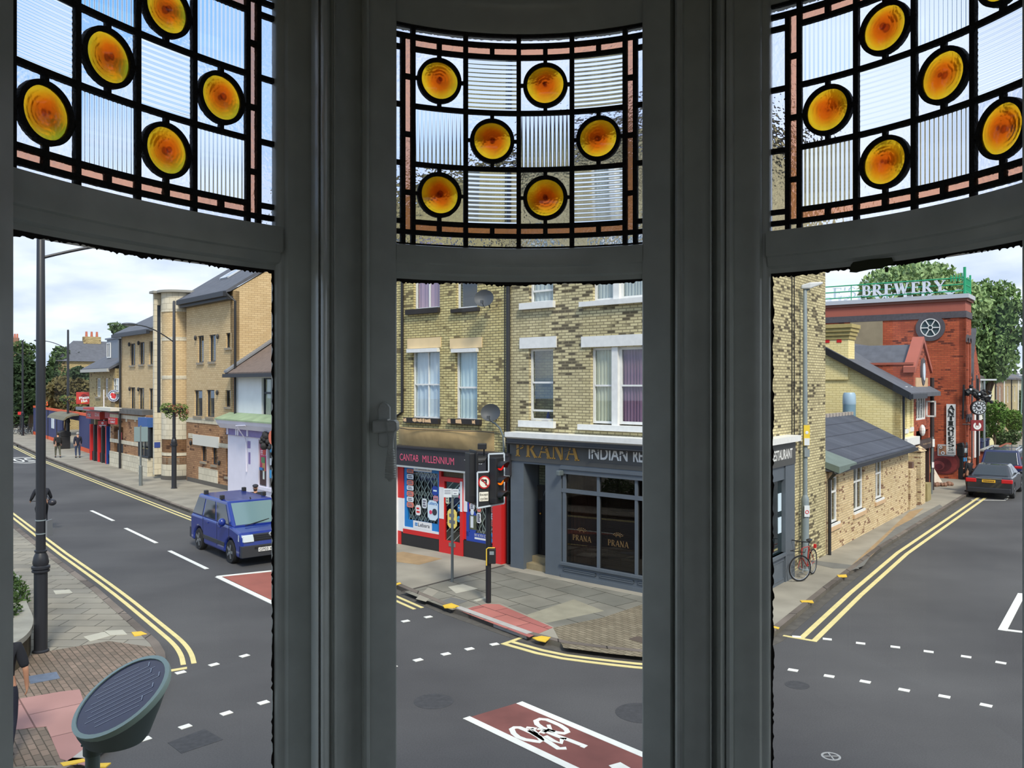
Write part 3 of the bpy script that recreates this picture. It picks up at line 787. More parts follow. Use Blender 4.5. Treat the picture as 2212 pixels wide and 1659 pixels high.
mb = MB(); strip(mb, KF, -0.14, 0.0, -0.05, 0.112)
props(mb.build('far_kerb', kerbm), kind='structure')
mb = MB(); strip(mb, [p for p in KF[1:]], 0.0, 0.22, -0.02, 0.006)
props(mb.build('far_gutter', plain('gutter', (84, 80, 74), 0.9, noise=0.25, nscale=5)), kind='structure')

# near pavement on the left with its round corner, and our own side
kn = GX([(106, 1200), (213, 1281), (311, 1368), (343, 1398), (356, 1420), (359, 1440), (352, 1474), (330, 1522), (290, 1568), (247, 1603), (182, 1655)])
kerb_near = [kn[0] + dA * 70, kn[0] + dA * 20] + kn + [Vector((-6.0, 10.2)), Vector((-7.0, 9.6)), Vector((-30, 9.0))]
pave('near_pavement', kerb_near + [Vector((-120, 9)), Vector((-120, 90))], slabs, kind='structure')
mb = MB(); strip(mb, kerb_near, 0.0, 0.16, -0.05, 0.108)
props(mb.build('near_kerb', kerbm), kind='structure')
own = [(-60, -25), (60, -25), (60, 5.6), (-2, 5.6), (-60, 6.2)]
pave('own_pavement', own, slabs, kind='structure')
body = MB(); body.box(-8, 9, -12, -3.35, 0.1, 3.2); body.box(-8, 9, -3.35, 0.7, 0.1, 3.2); body.box(-8, -2.35, -3.35, 0.7, 3.2, 11); body.box(2.55, 9, -3.35, 0.7, 3.2, 11); body.box(-2.35, 2.55, -3.35, 0.7, 6.4, 11)  # kept low at the rear so daylight reaches the added window
props(body.build('own_building', brick('own_brick', (150, 138, 100), (130, 120, 90), (90, 85, 75))), kind='structure')

def patch(name, px, mat, label, cat, z=0.1, h=0.004, zb=0.1, **pr):
    P = [G(u, v, z) for u, v in px]
    mb = MB(); mb.prism([(p.x, p.y) for p in P], zb, zb + h)
    o = mb.build(name, mat); return props(o, label, cat, **pr)
# paving fields (structure of the ground)
def field(name, px, mat, h=0.003, rz=None):
    P = [G(u, v, 0.1) for u, v in px]; mb = MB()
    rz = math.atan2(dA.y, dA.x) if rz is None else rz
    Rm = Matrix.Rotation(-rz, 4, 'Z')
    mb.prism([tuple((Rm @ Vector((p.x, p.y, 0)))[:2]) for p in P], 0.1, 0.1 + h)
    o = mb.build(name, mat); o.rotation_euler = (0, 0, rz); return props(o, kind='structure')
field('paving_field', [(1103, 1232), (1405, 1292), (1405, 1330), (1235, 1372), (1143, 1330), (1080, 1302), (1045, 1305), (975, 1318), (872, 1278), (1085, 1224)], flags)
field('block_field', [(1405, 1300), (1405, 1421), (1310, 1411), (1217, 1399), (1195, 1356), (1300, 1335)], blocks, 0.004)
field('block_field', [(359, 1430), (352, 1474), (330, 1520), (290, 1566), (246, 1601), (180, 1652), (-80, 1659), (-40, 1450), (80, 1411), (235, 1385), (343, 1400)], blocks_r, 0.003)
field('pale_flags', [(898, 1294), (925, 1269), (948, 1277), (920, 1300)], concrete, 0.006)
field('pale_flags', [(968, 1268), (1000, 1262), (1032, 1272), (985, 1282)], plain('pale_flag', (178, 174, 158), 0.9, noise=0.08), 0.006)
field('pale_flags', [(1127, 1332), (1240, 1295), (1305, 1320), (1180, 1346)], plain('buff_flag', (146, 141, 122), 0.9, noise=0.12), 0.005)
field('pale_flags', [(180, 1376), (225, 1365), (238, 1374), (195, 1386)], plain('pale_flag', (178, 174, 158)), 0.006)
field('pale_flags', [(225, 1363), (265, 1361), (275, 1371), (238, 1373)], plain('pale_flag', (178, 174, 158)), 0.007)
field('pale_flags', [(115, 1276), (150, 1274), (157, 1281), (120, 1284)], plain('pale_flag', (178, 174, 158)), 0.006)
field('ramp_and_shadow_patch', [(843, 1196), (870, 1192), (955, 1207), (905, 1220), (843, 1212)], plain('sandy_patch', (160, 134, 98), 0.9, noise=0.15), 0.005)
field('ramp_and_shadow_patch', [(1830, 1230), (1965, 1105), (1995, 1098), (1870, 1212)], plain('sandy_patch', (160, 134, 98)), 0.005)
field('ramp_and_shadow_patch', [(1840, 1232), (1935, 1140), (2030, 1090), (2040, 1098), (1885, 1195), (1866, 1222)], plain('grey_patch', (112, 111, 106), 0.9, noise=0.1), 0.006)
field('ramp_and_shadow_patch', [(1752, 1210), (1850, 1222), (1856, 1229), (1800, 1228), (1756, 1218)], plain('grey_patch', (112, 111, 106)), 0.004)  # this grey sliver paints a shadow cast across the pavement
mb = MB(); P0, P1 = G(868, 1279, .1), G(1088, 1222, .1)
t = (P1 - P0).normalized(); n = Vector((-t.y, t.x, 0)) * 0.04
mb.prism([tuple((P0 + n)[:2]), tuple((P1 + n)[:2]), tuple((P1 - n)[:2]), tuple((P0 - n)[:2])], 0.1, 0.108)
props(mb.build('drain_channel', plain('channel', (70, 64, 58), 0.9)), 'dark narrow drainage channel crossing the pavement beside the phone shop', 'drain channel')
# tactile paving
field('tactile_paving', [(997, 1321), (1020, 1312), (1050, 1305), (1078, 1306), (1120, 1324), (1194, 1356), (1143, 1377), (1040, 1338)], pinkm, 0.008)
field('tactile_paving', [(15, 1515), (130, 1495), (172, 1490), (205, 1590), (185, 1655), (130, 1640), (100, 1570), (35, 1577)], pinkl, 0.008)
# dropped kerb, pale
mb = MB(); strip(mb, GX([(984, 1323), (1139, 1381)]), -0.14, 0.02, -0.02, 0.116); props(mb.build('dropped_kerb', plain('pale_kerb', (176, 172, 166), 0.9, noise=0.1, nscale=4)), kind='structure')
mb = MB(); strip(mb, GX([(290, 1568), (247, 1603), (182, 1655)]), -0.02, 0.16, -0.02, 0.114); props(mb.build('dropped_kerb', MATS['pale_kerb']), kind='structure')

# ------------------------------------------------------------------ road markings
GZ = 0.004
def mark(name, mb, mat, label, cat, **k): return props(mb.build(name, mat), label, cat, **k)
def lines(name, path, offs, wd, label, tbar=None):
    mb = MB()
    for o_ in offs: strip(mb, path, o_ - wd / 2, o_ + wd / 2, 0.0, 0.007)
    if tbar is not None:
        i, j = tbar; a = path[i]; b = path[j]; t = (b - a).normalized(); n = Vector((t.y, -t.x)) * (1 if i > j or True else -1)
        if j < i: n = -n
        q = [a + n * (offs[0] - 0.35), a + n * (offs[-1] + wd / 2), a + n * (offs[-1] + wd / 2) - t * 0.09, a + n * (offs[0] - 0.35) - t * 0.09]
        mb.prism([(p.x, p.y) for p in q], 0, 0.0075)
    mark(name, mb, cream, label, 'road marking')
pA = [far1] + GX([(11, 950), (104, 993), (410, 1108), (843, 1267), (940, 1308)])
lines('double_yellow_line', pA, (0.34, 0.54), 0.085, 'double yellow line along the far kerb, running up the left street')
lines('double_yellow_line', smoothp(GX([(1133, 1378), (1217, 1401), (1310, 1413), (1406, 1423)]) + [Vector((3.35, 15.25))], 1), (0.36, 0.56), 0.10, 'double yellow line curving round the corner by the restaurant', tbar=(0, 1))
lines('double_yellow_line', [kr[0] + Vector((0.22, 0.3)), kr[1], kr[2], kr[3] + dB * -0.3], (0.46, 0.72), 0.11, 'double yellow line along the narrow pavement of the right-hand street', tbar=(0, 1))
nl = kerb_near[:2] + GX([(106, 1200), (213, 1281), (311, 1368), (343, 1397), (357, 1420), (360, 1441)])
mb = MB()
for o_ in (-0.28, -0.46): strip(mb, [p for p in nl[:2]] + smoothp(nl[2:], 2), o_ - 0.045, o_ + 0.045, 0, 0.007)
q = GX([(368, 1447), (404, 1441), (404, 1445), (369, 1451)]); mb.prism([(p.x, p.y) for p in q], 0, 0.0075)
# (the path runs towards the viewer, the road lies on its left)
mark('double_yellow_line', mb, cream, 'double yellow line beside the near pavement, ending at the rounded corner', 'road marking')
def quad(mb, p0, p1, w, z=0.006):
    a, b = G(*p0), G(*p1); t = (b - a).normalized(); n = Vector((-t.y, t.x, 0)) * w / 2
    mb.prism([tuple((a + n)[:2]), tuple((b + n)[:2]), tuple((b - n)[:2]), tuple((a - n)[:2])], 0, z)
for i, (p0, p1, lb) in enumerate([((197, 1103), (245, 1125), 'farthest of the three white centre-line dashes in the left street'), ((271, 1141), (338, 1173), 'middle one of the three white centre-line dashes in the left street'),
                                  ((366, 1190), (447, 1229), 'nearest of the three white centre-line dashes, below the blue van')]):
    mb = MB(); quad(mb, p0, p1, 0.12); mark('centre_line_dash', mb, white, lb, 'road marking', group='centre line dashes of the left street')
r1_ = [(390, 1453), (462, 1436), (528, 1417)]; r1b = [(876, 1342), (925, 1333)]
r2_ = [(312, 1597), (400, 1570), (489, 1541), (569, 1518)]; r2b = [(847, 1440), (903, 1426), (963, 1413), (1014, 1402), (1068, 1392)]
r3_ = [(1721, 1376), (1787, 1381), (1859, 1390), (1934, 1398), (2006, 1408), (2087, 1419), (2162, 1432)]
r4_ = [(1713, 1448), (1791, 1461), (1869, 1473), (1953, 1491), (2040, 1505), (2130, 1524)]
for rw, lb, gp in ((r1_, 'white square crossing stud in the far row, seen through the left window', 'crossing studs, far row, left window'), (r1b, 'white crossing stud near the far kerb, seen through the middle window', 'crossing studs by the phone shop kerb'),
                   (r2_, 'white square crossing stud in the near row, seen through the left window', 'crossing studs, near row, left window'), (r2b, 'white crossing stud in the row leading to the red tactile paving', 'crossing studs, row to the tactile paving'),
                   (r3_, 'white crossing stud in the far row across the right-hand street', 'crossing studs, far row, right street'), (r4_, 'white crossing stud in the near row across the right-hand street', 'crossing studs, near row, right street')):
    Pp = [G(*p) for p in rw]
    for i, p in enumerate(Pp):
        t = (Pp[min(i + 1, len(Pp) - 1)] - Pp[max(i - 1, 0)]).normalized(); n = Vector((-t.y, t.x, 0))
        hl, hw = 0.085, 0.06
        mb = MB(); q = [p + t * hl + n * hw, p - t * hl + n * hw, p - t * hl - n * hw, p + t * hl - n * hw]
        mb.prism([(c.x, c.y) for c in q], 0, 0.008)
        mark('crossing_stud', mb, white, lb, 'crossing stud', group=gp)
# cycle lane in front
a, b = G(1000, 1553), G(1128, 1516); dC = (G(1409, 1633) - G(1135, 1518)).normalized()
LN = 5.0
nC = Vector((-dC.y, dC.x, 0))
mb = MB(); q = [a + dC * 0.02, b, b + dC * LN, a + dC * LN]; mb.prism([(c.x, c.y) for c in q], 0, 0.006)
mark('red_cycle_lane', mb, redm, 'dull red cycle lane panel in the middle of the junction', 'road marking')
mb = MB()
for p, s_ in ((a, 1), (b, -1)):
    q = [p, p + dC * LN, p + dC * LN + nC * 0.13 * s_, p + nC * 0.13 * s_]; mb.prism([(c.x, c.y) for c in q], 0, 0.009)
mark('cycle_lane_edge', mb, white, 'pair of thick white lines edging the red cycle lane', 'road marking')
mb = MB()
def pline(mb, pts, w, z=0.010, closed=False):
    P = [G(830 + x / 3.749, 1220 + y / 3.749) for x, y in pts]
    P = [Vector((p.x, p.y)) for p in P]
    if closed: P.append(P[0])
    n_ = len(P)
    nr = []
    for i in range(n_):
        if closed: A_ = P[(i - 1) % (n_ - 1)]; B_ = P[(i + 1) % (n_ - 1)] if i < n_ - 1 else P[1]
        else: A_ = P[max(i - 1, 0)]; B_ = P[min(i + 1, n_ - 1)]
        t = (B_ - A_).normalized(); nr.append(Vector((t.y, -t.x)))
    for i in range(n_ - 1):
        q = [P[i] + nr[i] * w / 2, P[i + 1] + nr[i + 1] * w / 2, P[i + 1] - nr[i + 1] * w / 2, P[i] - nr[i] * w / 2]
        mb.prism([(c.x, c.y) for c in q], 0, z)
w_ = 0.085
pline(mb, [(1032, 1335), (1055, 1322), (1095, 1322), (1150, 1345), (1205, 1370), (1255, 1400), (1275, 1425), (1255, 1438), (1205, 1430), (1140, 1420), (1085, 1400), (1048, 1370)], w_, closed=True)
pline(mb, [(1228, 1268), (1262, 1253), (1315, 1258), (1370, 1280), (1425, 1305), (1470, 1335), (1485, 1358), (1455, 1370), (1395, 1362), (1330, 1345), (1275, 1322), (1238, 1295)], w_, closed=True)
pline(mb, [(1150, 1322), (1235, 1332)], 0.07); pline(mb, [(1190, 1330), (1245, 1372), (1290, 1340), (1240, 1335)], 0.06)
pline(mb, [(1175, 1345), (1240, 1385), (1330, 1440), (1410, 1492), (1475, 1490)], 0.085)
pline(mb, [(1290, 1345), (1400, 1390), (1500, 1425), (1590, 1460), (1625, 1470), (1600, 1482)], 0.085)
pline(mb, [(1280, 1370), (1330, 1340), (1385, 1355)], 0.06); pline(mb, [(1305, 1390), (1370, 1430), (1432, 1450), (1440, 1410), (1475, 1415)], 0.07); pline(mb, [(1330, 1300), (1345, 1340)], 0.06)
mark('bicycle_symbol', mb, white, 'white painted bicycle symbol lying on the red cycle lane', 'road marking')
mb = MB(); q = [G(1315, 1655), G(1340, 1648), G(1375, 1668), G(1345, 1680)]; mb.prism([(c.x, c.y) for c in q], 0, 0.011)
mark('painted_letter', mb, white, 'tip of white painted lettering at the bottom edge of the red lane', 'road marking')
# red advance box with white border, left
mb = MB(); q = [G(481, 1246), G(600, 1234), G(640, 1240), G(640, 1330), G(594, 1300)]; mb.prism([(c.x, c.y) for c in q], 0, 0.005)
mark('red_cycle_box', mb, plain('red_brighter', (150, 86, 74), 0.85, noise=0.15, nscale=1.5), 'brighter red wedge of road surface in front of the blue van', 'road marking')
mb = MB(); quad(mb, (468, 1246), (640, 1228), 0.14, 0.009); quad(mb, (470, 1246), (640, 1327), 0.14, 0.0095)
mark('red_box_border', mb, white, 'white lines meeting in a point around the red wedge', 'road marking')
# parking bay box, right
mb = MB(); quad(mb, (2207, 1283), (2165, 1362), 0.16, 0.007); quad(mb, (2163, 1360), (2330, 1380), 0.13, 0.008); quad(mb, (2200, 1283), (2330, 1292), 0.13, 0.008)
mark('bay_marking', mb, white, 'white outlined box on the road at the right edge', 'road marking')
for i in range(14):
    mb = MB()
    p = G(2170, 1081) + Vector((dB.x, dB.y, 0)) * (i * 0.95 + 0.3); q = p + Vector((dB.x, dB.y, 0)) * 0.5
    t = Vector((dB.x, dB.y, 0)); n = Vector((-t.y, t.x, 0)) * 0.06
    mb.prism([tuple((p + n)[:2]), tuple((q + n)[:2]), tuple((q - n)[:2]), tuple((p - n)[:2])], 0, 0.006)
    mark('bay_dash', mb, white, 'short white dash of the bay line beside the parked cars', 'road marking', group='bay dashes beside the parked cars')
mb = MB(); quad(mb, (2098, 1080), (2172, 1081), 0.09)
mark('bay_end_line', mb, white, 'thin white line across the road behind the black saloon', 'road marking')
# 20 roundel
c0 = G(52, 994); mb = MB(); n_ = 40
ex, ey = 1.0, 2.6
u_ = Vector((dA.x, dA.y, 0)); v_ = Vector((-dA.y, dA.x, 0))
rings = []
for k in range(n_ + 1):
    a_ = 2 * math.pi * k / n_
    rings.append([tuple(c0 + u_ * math.sin(a_) * ey * f_ + v_ * math.cos(a_) * ex * f_ * 1.05 + Vector((0, 0, z))) for f_, z in ((0.9, 0), (1.0, 0), (1.0, 0.006), (0.9, 0.006))])
mb.loft(rings, cap=False)
tv, tf = text_mesh('20'); x0 = min(p.x for p in tv); x1 = max(p.x for p in tv); y0 = min(p.y for p in tv); y1 = max(p.y for p in tv)
# reads for traffic coming towards the junction
mb.add([c0 + v_ * ((p.x - x0) / (x1 - x0) - 0.5) * 1.15 * 1.0 + u_ * ((p.y - y0) / (y1 - y0) - 0.5) * -3.0 * -1 + Vector((0, 0, 0.007)) for p in tv], tf)
mark('speed_roundel', mb, white, 'white oval with the number 20 painted on the left street', 'road marking')
mb = MB()
zz_ = [(10, 954), (22, 953), (20, 958), (40, 960), (36, 965), (56, 968)]
for i in range(5): quad(mb, zz_[i], zz_[i + 1], 0.12)
mark('zigzag_line', mb, white, 'white zigzag line far up the left street', 'road marking')
# yellow blips on kerbs
for px, lb in (([(956, 1309), (975, 1304), (993, 1311), (984, 1315), (960, 1314)], 'yellow paint dashes on the kerb left of the traffic light'), ([(1150, 1379), (1170, 1375), (1190, 1378), (1178, 1388), (1160, 1384)], 'yellow paint dashes on the kerb at the end of the tactile paving'),
               ([(284, 1367), (305, 1365), (318, 1371), (290, 1375)], 'yellow paint dashes on the near kerb above the rounded corner'), ([(130, 1650), (180, 1641), (187, 1646), (137, 1657)], 'yellow paint mark on the near corner kerb at the bottom left'),
               ([(213, 1651), (240, 1650), (228, 1659), (215, 1659)], 'yellow triangle of paint beside the foot of the solar post'), ([(1808, 1243), (1828, 1242), (1830, 1247), (1812, 1248)], 'yellow kerb dashes nearest the red bicycle'),
               ([(1728, 1298), (1755, 1298), (1758, 1303), (1732, 1302)], 'yellow kerb dashes on the right-hand street below the bicycle'), ([(849, 1263), (864, 1259), (867, 1262), (853, 1266)], 'yellow dash on the kerb at the left edge of the middle window'),
               ([(1665, 1352), (1684, 1357), (1680, 1360), (1665, 1356)], 'yellow dashes at the corner kerb by the right window frame')):
    patch('kerb_mark', px, yell, lb, 'road marking', h=0.016)
patch('inspection_cover', [(60, 1462), (122, 1452), (130, 1466), (66, 1478)], covm, 'blue-grey metal inspection cover in the near pavement', 'cover', h=0.010)
patch('inspection_cover', [(951, 1301), (975, 1291), (1010, 1299), (985, 1308)], plain('chequer', (112, 112, 108), 0.6), 'grey chequered cover in the pavement left of the traffic light', 'cover', h=0.010)
patch('inspection_cover', [(1358, 1381), (1376, 1375), (1406, 1382), (1406, 1396)], plain('brown_cover', (88, 76, 66), 0.8), 'brown rectangular cover in the pavement at the restaurant corner', 'cover', h=0.010)
patch('inspection_cover', [(1022, 1298), (1050, 1289), (1055, 1292), (1030, 1300)], plain('pale_flag', (178, 174, 158)), 'small pale cover at the foot of the traffic light', 'cover', h=0.010)
patch('manhole_cover', [(362, 1605), (442, 1575), (482, 1598), (392, 1628)], covd, 'large rectangular manhole cover in the road near the solar post', 'cover', z=0.0, zb=0.0, h=0.004)
for (u, v, r, lb) in ((937, 1515, 0.32, 'round manhole cover worn into the road left of the red lane'), (1385, 1540, 0.4, 'round manhole cover in the road right of the red lane'), (1722, 1480, 0.2, 'small worn cover in the right street near the window frame')):
    c = G(u, v); mb = MB(); mb.lathe([(r, 0), (r, 0.003)], 24, o=(c.x, c.y, 0)); mark('manhole_cover', mb, covd, lb, 'cover')
c = G(1795, 1634); mb = MB(); M_ = Matrix.Translation((c.x, c.y, 0.002)) @ Matrix.Rotation(math.radians(-90), 4, 'X')
mb.ringy((0, 0, 0), 0.10, 0.13, 0.004, 24, M=M_); stroke(mb, -0.1, 0, 0.1, 0, 0.02, 0, 0.004, M_); stroke(mb, 0, -0.1, 0, 0.1, 0.02, 0, 0.004, M_)
mark('chalk_mark', mb, plain('chalk', (160, 160, 158)), 'chalked circle with a cross on the road at the bottom right', 'chalk mark')
# ================================================================== BUILDINGS: helpers
def wallholes(mb, a0, a1, z0, z1, holes, y0=0.0, y1=0.3):
    xs = sorted({a0, a1} | {min(max(h[k], a0), a1) for h in holes for k in (0, 1)})
    zs = sorted({z0, z1} | {min(max(h[k], z0), z1) for h in holes for k in (2, 3)})
    for j in range(len(zs) - 1):
        run = None
        for i in range(len(xs) - 1):
            cx, cz = (xs[i] + xs[i + 1]) / 2, (zs[j] + zs[j + 1]) / 2
            hole = any(h[0] < cx < h[1] and h[2] < cz < h[3] for h in holes)
            if not hole:
                if run is None: run = xs[i]
            if hole or i == len(xs) - 2:
                end = xs[i] if hole else xs[i + 1]
                if run is not None and end > run: mb.box(run, end, y0, y1, zs[j], zs[j + 1])
                run = None
wglass = glass_flat('house_glass', (0.78, 0.82, 0.82), 0.10)
wglass2 = glass_flat('bright_glass', (0.9, 0.93, 0.93), 0.06)
darkin = plain('dark_interior', (38, 38, 40), 0.9)  # near-black backing stands in for the unlit rooms behind openings
wpaint = plain('white_gloss', (226, 226, 222), 0.5, noise=0.06, nscale=8)
def curtain(parent, a0, a1, z0, z1, y, mat, n=5, amp=0.025):
    mb = MB(); k = max(8, n * 8)
    mb.loft([[(a0 + (a1 - a0) * i / k, y + amp * math.sin(i * 2 * math.pi * n / k + 0.7 * math.sin(i)), z) for z in (z0, z1)] for i in range(k + 1)], cap=False, close=False)
    return mb.build('curtain', mat, parent, smooth=True)
def win(root, r, y=0.12, fw=0.05, mat=None, vs=(), hs=(), cur=None, glass=None, bar=0.03, name='window', sill=None, depth=0.06, pane=True, curn=5):
    "r=(a0,a1,z0,z1); vs/hs: fractions of glazing bars"
    a0, a1, z0, z1 = r; mat = mat or wpaint
    mb = MB()
    mb.box(a0, a0 + fw, y, y + depth, z0, z1); mb.box(a1 - fw, a1, y, y + depth, z0, z1)
    mb.box(a0 + fw, a1 - fw, y, y + depth, z0, z0 + fw); mb.box(a0 + fw, a1 - fw, y, y + depth, z1 - fw, z1)
    for f in vs:
        x = a0 + (a1 - a0) * f; mb.box(x - bar / 2, x + bar / 2, y + 0.005, y + depth - 0.005, z0 + fw, z1 - fw)
    for f in hs:
        z = z0 + (z1 - z0) * f; mb.box(a0 + fw, a1 - fw, y - 0.004, y + depth - 0.006, z - bar / 2, z + bar / 2)
    o = mb.build(name, mat, root)
    if pane:
        g = MB(); g.box(a0 + fw / 2, a1 - fw / 2, y + 0.03, y + 0.036, z0 + fw / 2, z1 - fw / 2); g.build('pane', glass or (wglass2 if cur else wglass), o)
    if cur: curtain(o, a0 + fw, a1 - fw, z0 + fw, z1 - fw, y + 0.075, cur, n=curn)
    if sill:
        sm, so = sill
        s_ = MB(); s_.box(a0 - so, a1 + so, -0.07, y + 0.02, z0 - 0.11, z0 - 0.005); s_.build('window_sill', sm, o)
    return o
def bx(name, r, y0, y1, mat, root, bevel=0, **pr):
    mb = MB(); mb.box(r[0], r[1], y0, y1, r[2], r[3]); return mb.build(name, mat, root, bevel=bevel, **pr)

# ================================================================== THE SHOP TERRACE OPPOSITE
FA = Fr((-3.49, 26.1), (0.749, -0.663))
gault = brick('gault_brick', (218, 204, 146), (192, 176, 122), (118, 108, 80), dark=(124, 112, 82), darkamt=0.015, stain=0.14, ms=0.011)
gault_d = brick('gault_brick_sooty', (214, 202, 158), (182, 170, 130), (134, 124, 98), dark=(96, 88, 70), darkamt=0.09, stain=0.18, ms=0.011, dscale=0.55)
corbel = plain('corbel_stone', (186, 158, 110), 0.9, noise=0.2, nscale=2.2)
lint = plain('cream_stone', (226, 200, 154), 0.85, noise=0.08, nscale=2)
flaky = plain('black_flaking', (44, 40, 38), 0.8, noise=0.2)
flakec = plain('flaked_cream', (222, 184, 140), 0.85)
blackm = plain('black_iron', (34, 34, 36), 0.5, noise=0.15, nscale=8)
net = plain('net_curtain', (238, 243, 250), 0.9); net2 = plain('net_curtain_green', (228, 240, 242), 0.9)
mauve = plain('mauve_curtain', (206, 168, 190), 0.9); creamc = plain('cream_curtain', (232, 226, 200), 0.9); purp = plain('purple_curtain', (156, 116, 144), 0.9); greyc = plain('grey_curtain', (214, 216, 214), 0.9)

aJ = FA.au(1103)                       # join of the two houses
aP1 = (4.81 + 3.49) / 0.749            # corner of the restaurant
aL = FA.au(872)
TOP = 11.3
# ---- phone shop house
R = FA.root('phone_shop_building', 'yellow brick house above the phone shop, with a curved rendered band under its windows', 'building')
f1 = FA.rect(889, 757, 950, 904); f1b = FA.rect(983, 757, 1031, 908)
f2 = FA.rect(893, 520, 950, 667); f2b = FA.rect(985, 520, 1031, 666)
shop_t = FA.px(950, 980)[1]
mb = MB(); wallholes(mb, aL, aJ, shop_t, TOP, [f1, f1b, f2, f2b]); mb.box(aL, aJ, 0.3, 7.8, 0.1, TOP - 0.2) if False else None
mb.build('wall', gault, R)
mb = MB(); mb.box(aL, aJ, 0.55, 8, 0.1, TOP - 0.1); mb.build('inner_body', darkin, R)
mb = MB(); mb.prism_x([(-0.3, TOP), (8.3, TOP), (4, TOP + 1.7)], aL, aJ); mb.build('roof', plain('slate', (92, 94, 102), 0.7, noise=0.15, nscale=3), R)
win(R, f1, 0.10, 0.055, vs=(0.52,), hs=(0.5,), cur=net, bar=0.045)
win(R, f1b, 0.10, 0.06, hs=(0.47,), cur=net2, bar=0.05)
win(R, f2, 0.10, 0.055, vs=(0.52,), hs=(0.5,), cur=mauve, bar=0.045)
win(R, f2b, 0.10, 0.06, hs=(0.5,), bar=0.05)
for (u0, v0, u1, v1) in ((881, 730, 953, 752), (973, 730, 1042, 752)):
    bx('lintel', FA.rect(u0, v0, u1, v1), -0.03, 0.06, lint, R)
for (u0, v0, u1, v1) in ((884, 753, 950, 761), (980, 753, 1034, 761)):
    bx('window_hood', FA.rect(u0, v0, u1, v1), -0.12, 0.1, wpaint, R)
for i, (u0, v0, u1, v1) in enumerate(((877, 903, 952, 914), (972, 905, 1041, 916), (881, 667, 951, 678), (979, 666, 1037, 674))):
    r = FA.rect(u0, v0, u1, v1); o = bx('window_sill', r, -0.12, 0.1, flaky, R)
    if i < 2:
        random.seed(i + 3); x = r[0] + 0.02
        while x < r[1] - 0.15:
            w_ = random.uniform(0.08, 0.3); z0 = random.uniform(0.0, 0.06)
            if random.random() < 0.72:
                p = [(x, r[2] + z0 + 0.01), (x + w_ * .5, r[2] + 0.01 + random.uniform(0, .03)), (x + w_, r[2] + z0), (x + w_ * .9, r[3] - 0.01), (x + w_ * .3, r[3] - random.uniform(0.01, .05)), (x, r[3] - 0.02)]
                fl = MB(); fl.prism_y([(min(a_, r[1]), z_) for a_, z_ in p], -0.124, -0.119); fl.build('paint_flake', flakec, o)
            x += w_ + 0.02
# curved rendered band below the windows
r = FA.rect(861, 925, 1068, 975, um=950); mb = MB(); K = 14
for k in range(K):
    x0 = r[0] + (r[1] - r[0]) * k / K; x1 = r[0] + (r[1] - r[0]) * (k + 1) / K
mb.loft([[(r[0] + (r[1] - r[0]) * k / K, -0.02 - 0.30 * t_ * math.sin(math.pi * min(1, (k / K) * 1.0)) ** 0.3 if 0 < k < K else 0.0, z) for t_, z in ((0.9, r[3]), (1.0, r[3] - 0.1), (0.8, (r[2] + r[3]) / 2), (0.35, r[2] + 0.05), (0.0, r[2] - 0.1))] for k in range(K + 1)], cap=False, close=False)
mb.build('rendered_band', corbel, R, smooth=True)
# cables
mb = MB()
pts = [FA.px(872, 922), FA.px(900, 928), FA.px(950, 926), FA.px(1000, 930), FA.px(1060, 932), FA.px(1098, 934)]
mb.tube([(a_, -0.33, z_ + 0.02 * math.sin(i * 2.2)) for i, (a_, z_) in enumerate(pts)], 0.012, 6)
for u in (1091, 1095): a_ = FA.au(u); mb.tube([(a_, -0.02, FA.px(u, 960)[1]), (a_, -0.02, TOP - 0.1)], 0.011, 6)
mb.build('wall_cable', blackm, R)
mb = MB(); a_, z_ = FA.px(1060, 908); pts = [(a_, -0.05, z_)] + [(FA.px(u, v, -0.1)[0], -0.1, FA.px(u, v, -0.1)[1]) for u, v in ((1070, 915), (1080, 925), (1087, 942), (1089, 975))]
mb.tube(pts, 0.03, 8); mb.build('cable_duct', plain('duct_grey', (96, 106, 108), 0.6), R)
mb = MB(); a_ = FA.au(1090.5, -0.05)
mb.tube([(a_, -0.08, 0.1), (a_, -0.08, FA.px(1090, 945, -0.08)[1])], 0.035, 8); mb.build('downpipe', plain('cream_pipe', (206, 200, 176), 0.6), R)
mb = MB(); mb.tube([(a_, -0.085, 0.35), (a_, -0.085, 1.25)], 0.042, 8); mb.build('pipe_guard', plain('yellow_guard', (226, 190, 60), 0.6), R)
mb = MB(); mb.tube([(aJ - 0.02, -0.07, FA.px(1104, 965)[1]), (aJ - 0.02, -0.07, TOP)], 0.055, 10); mb.tube([(aJ - 0.02, -0.07, 0.1), (aJ - 0.02, -0.07, FA.px(1104, 965)[1])], 0.05, 10)
mb.build('downpipe', blackm, R, label='thick black downpipe at the join of the two houses')
mb = MB(); pz = FA.px(872, 890)[1]; mb.tube([(aL, -0.06, TOP), (aL, -0.06, pz), (FA.au(848), -0.06, FA.px(848, 907)[1])], 0.045, 8); mb.build('downpipe', blackm, R, label='thin black downpipe with a slanting foot')
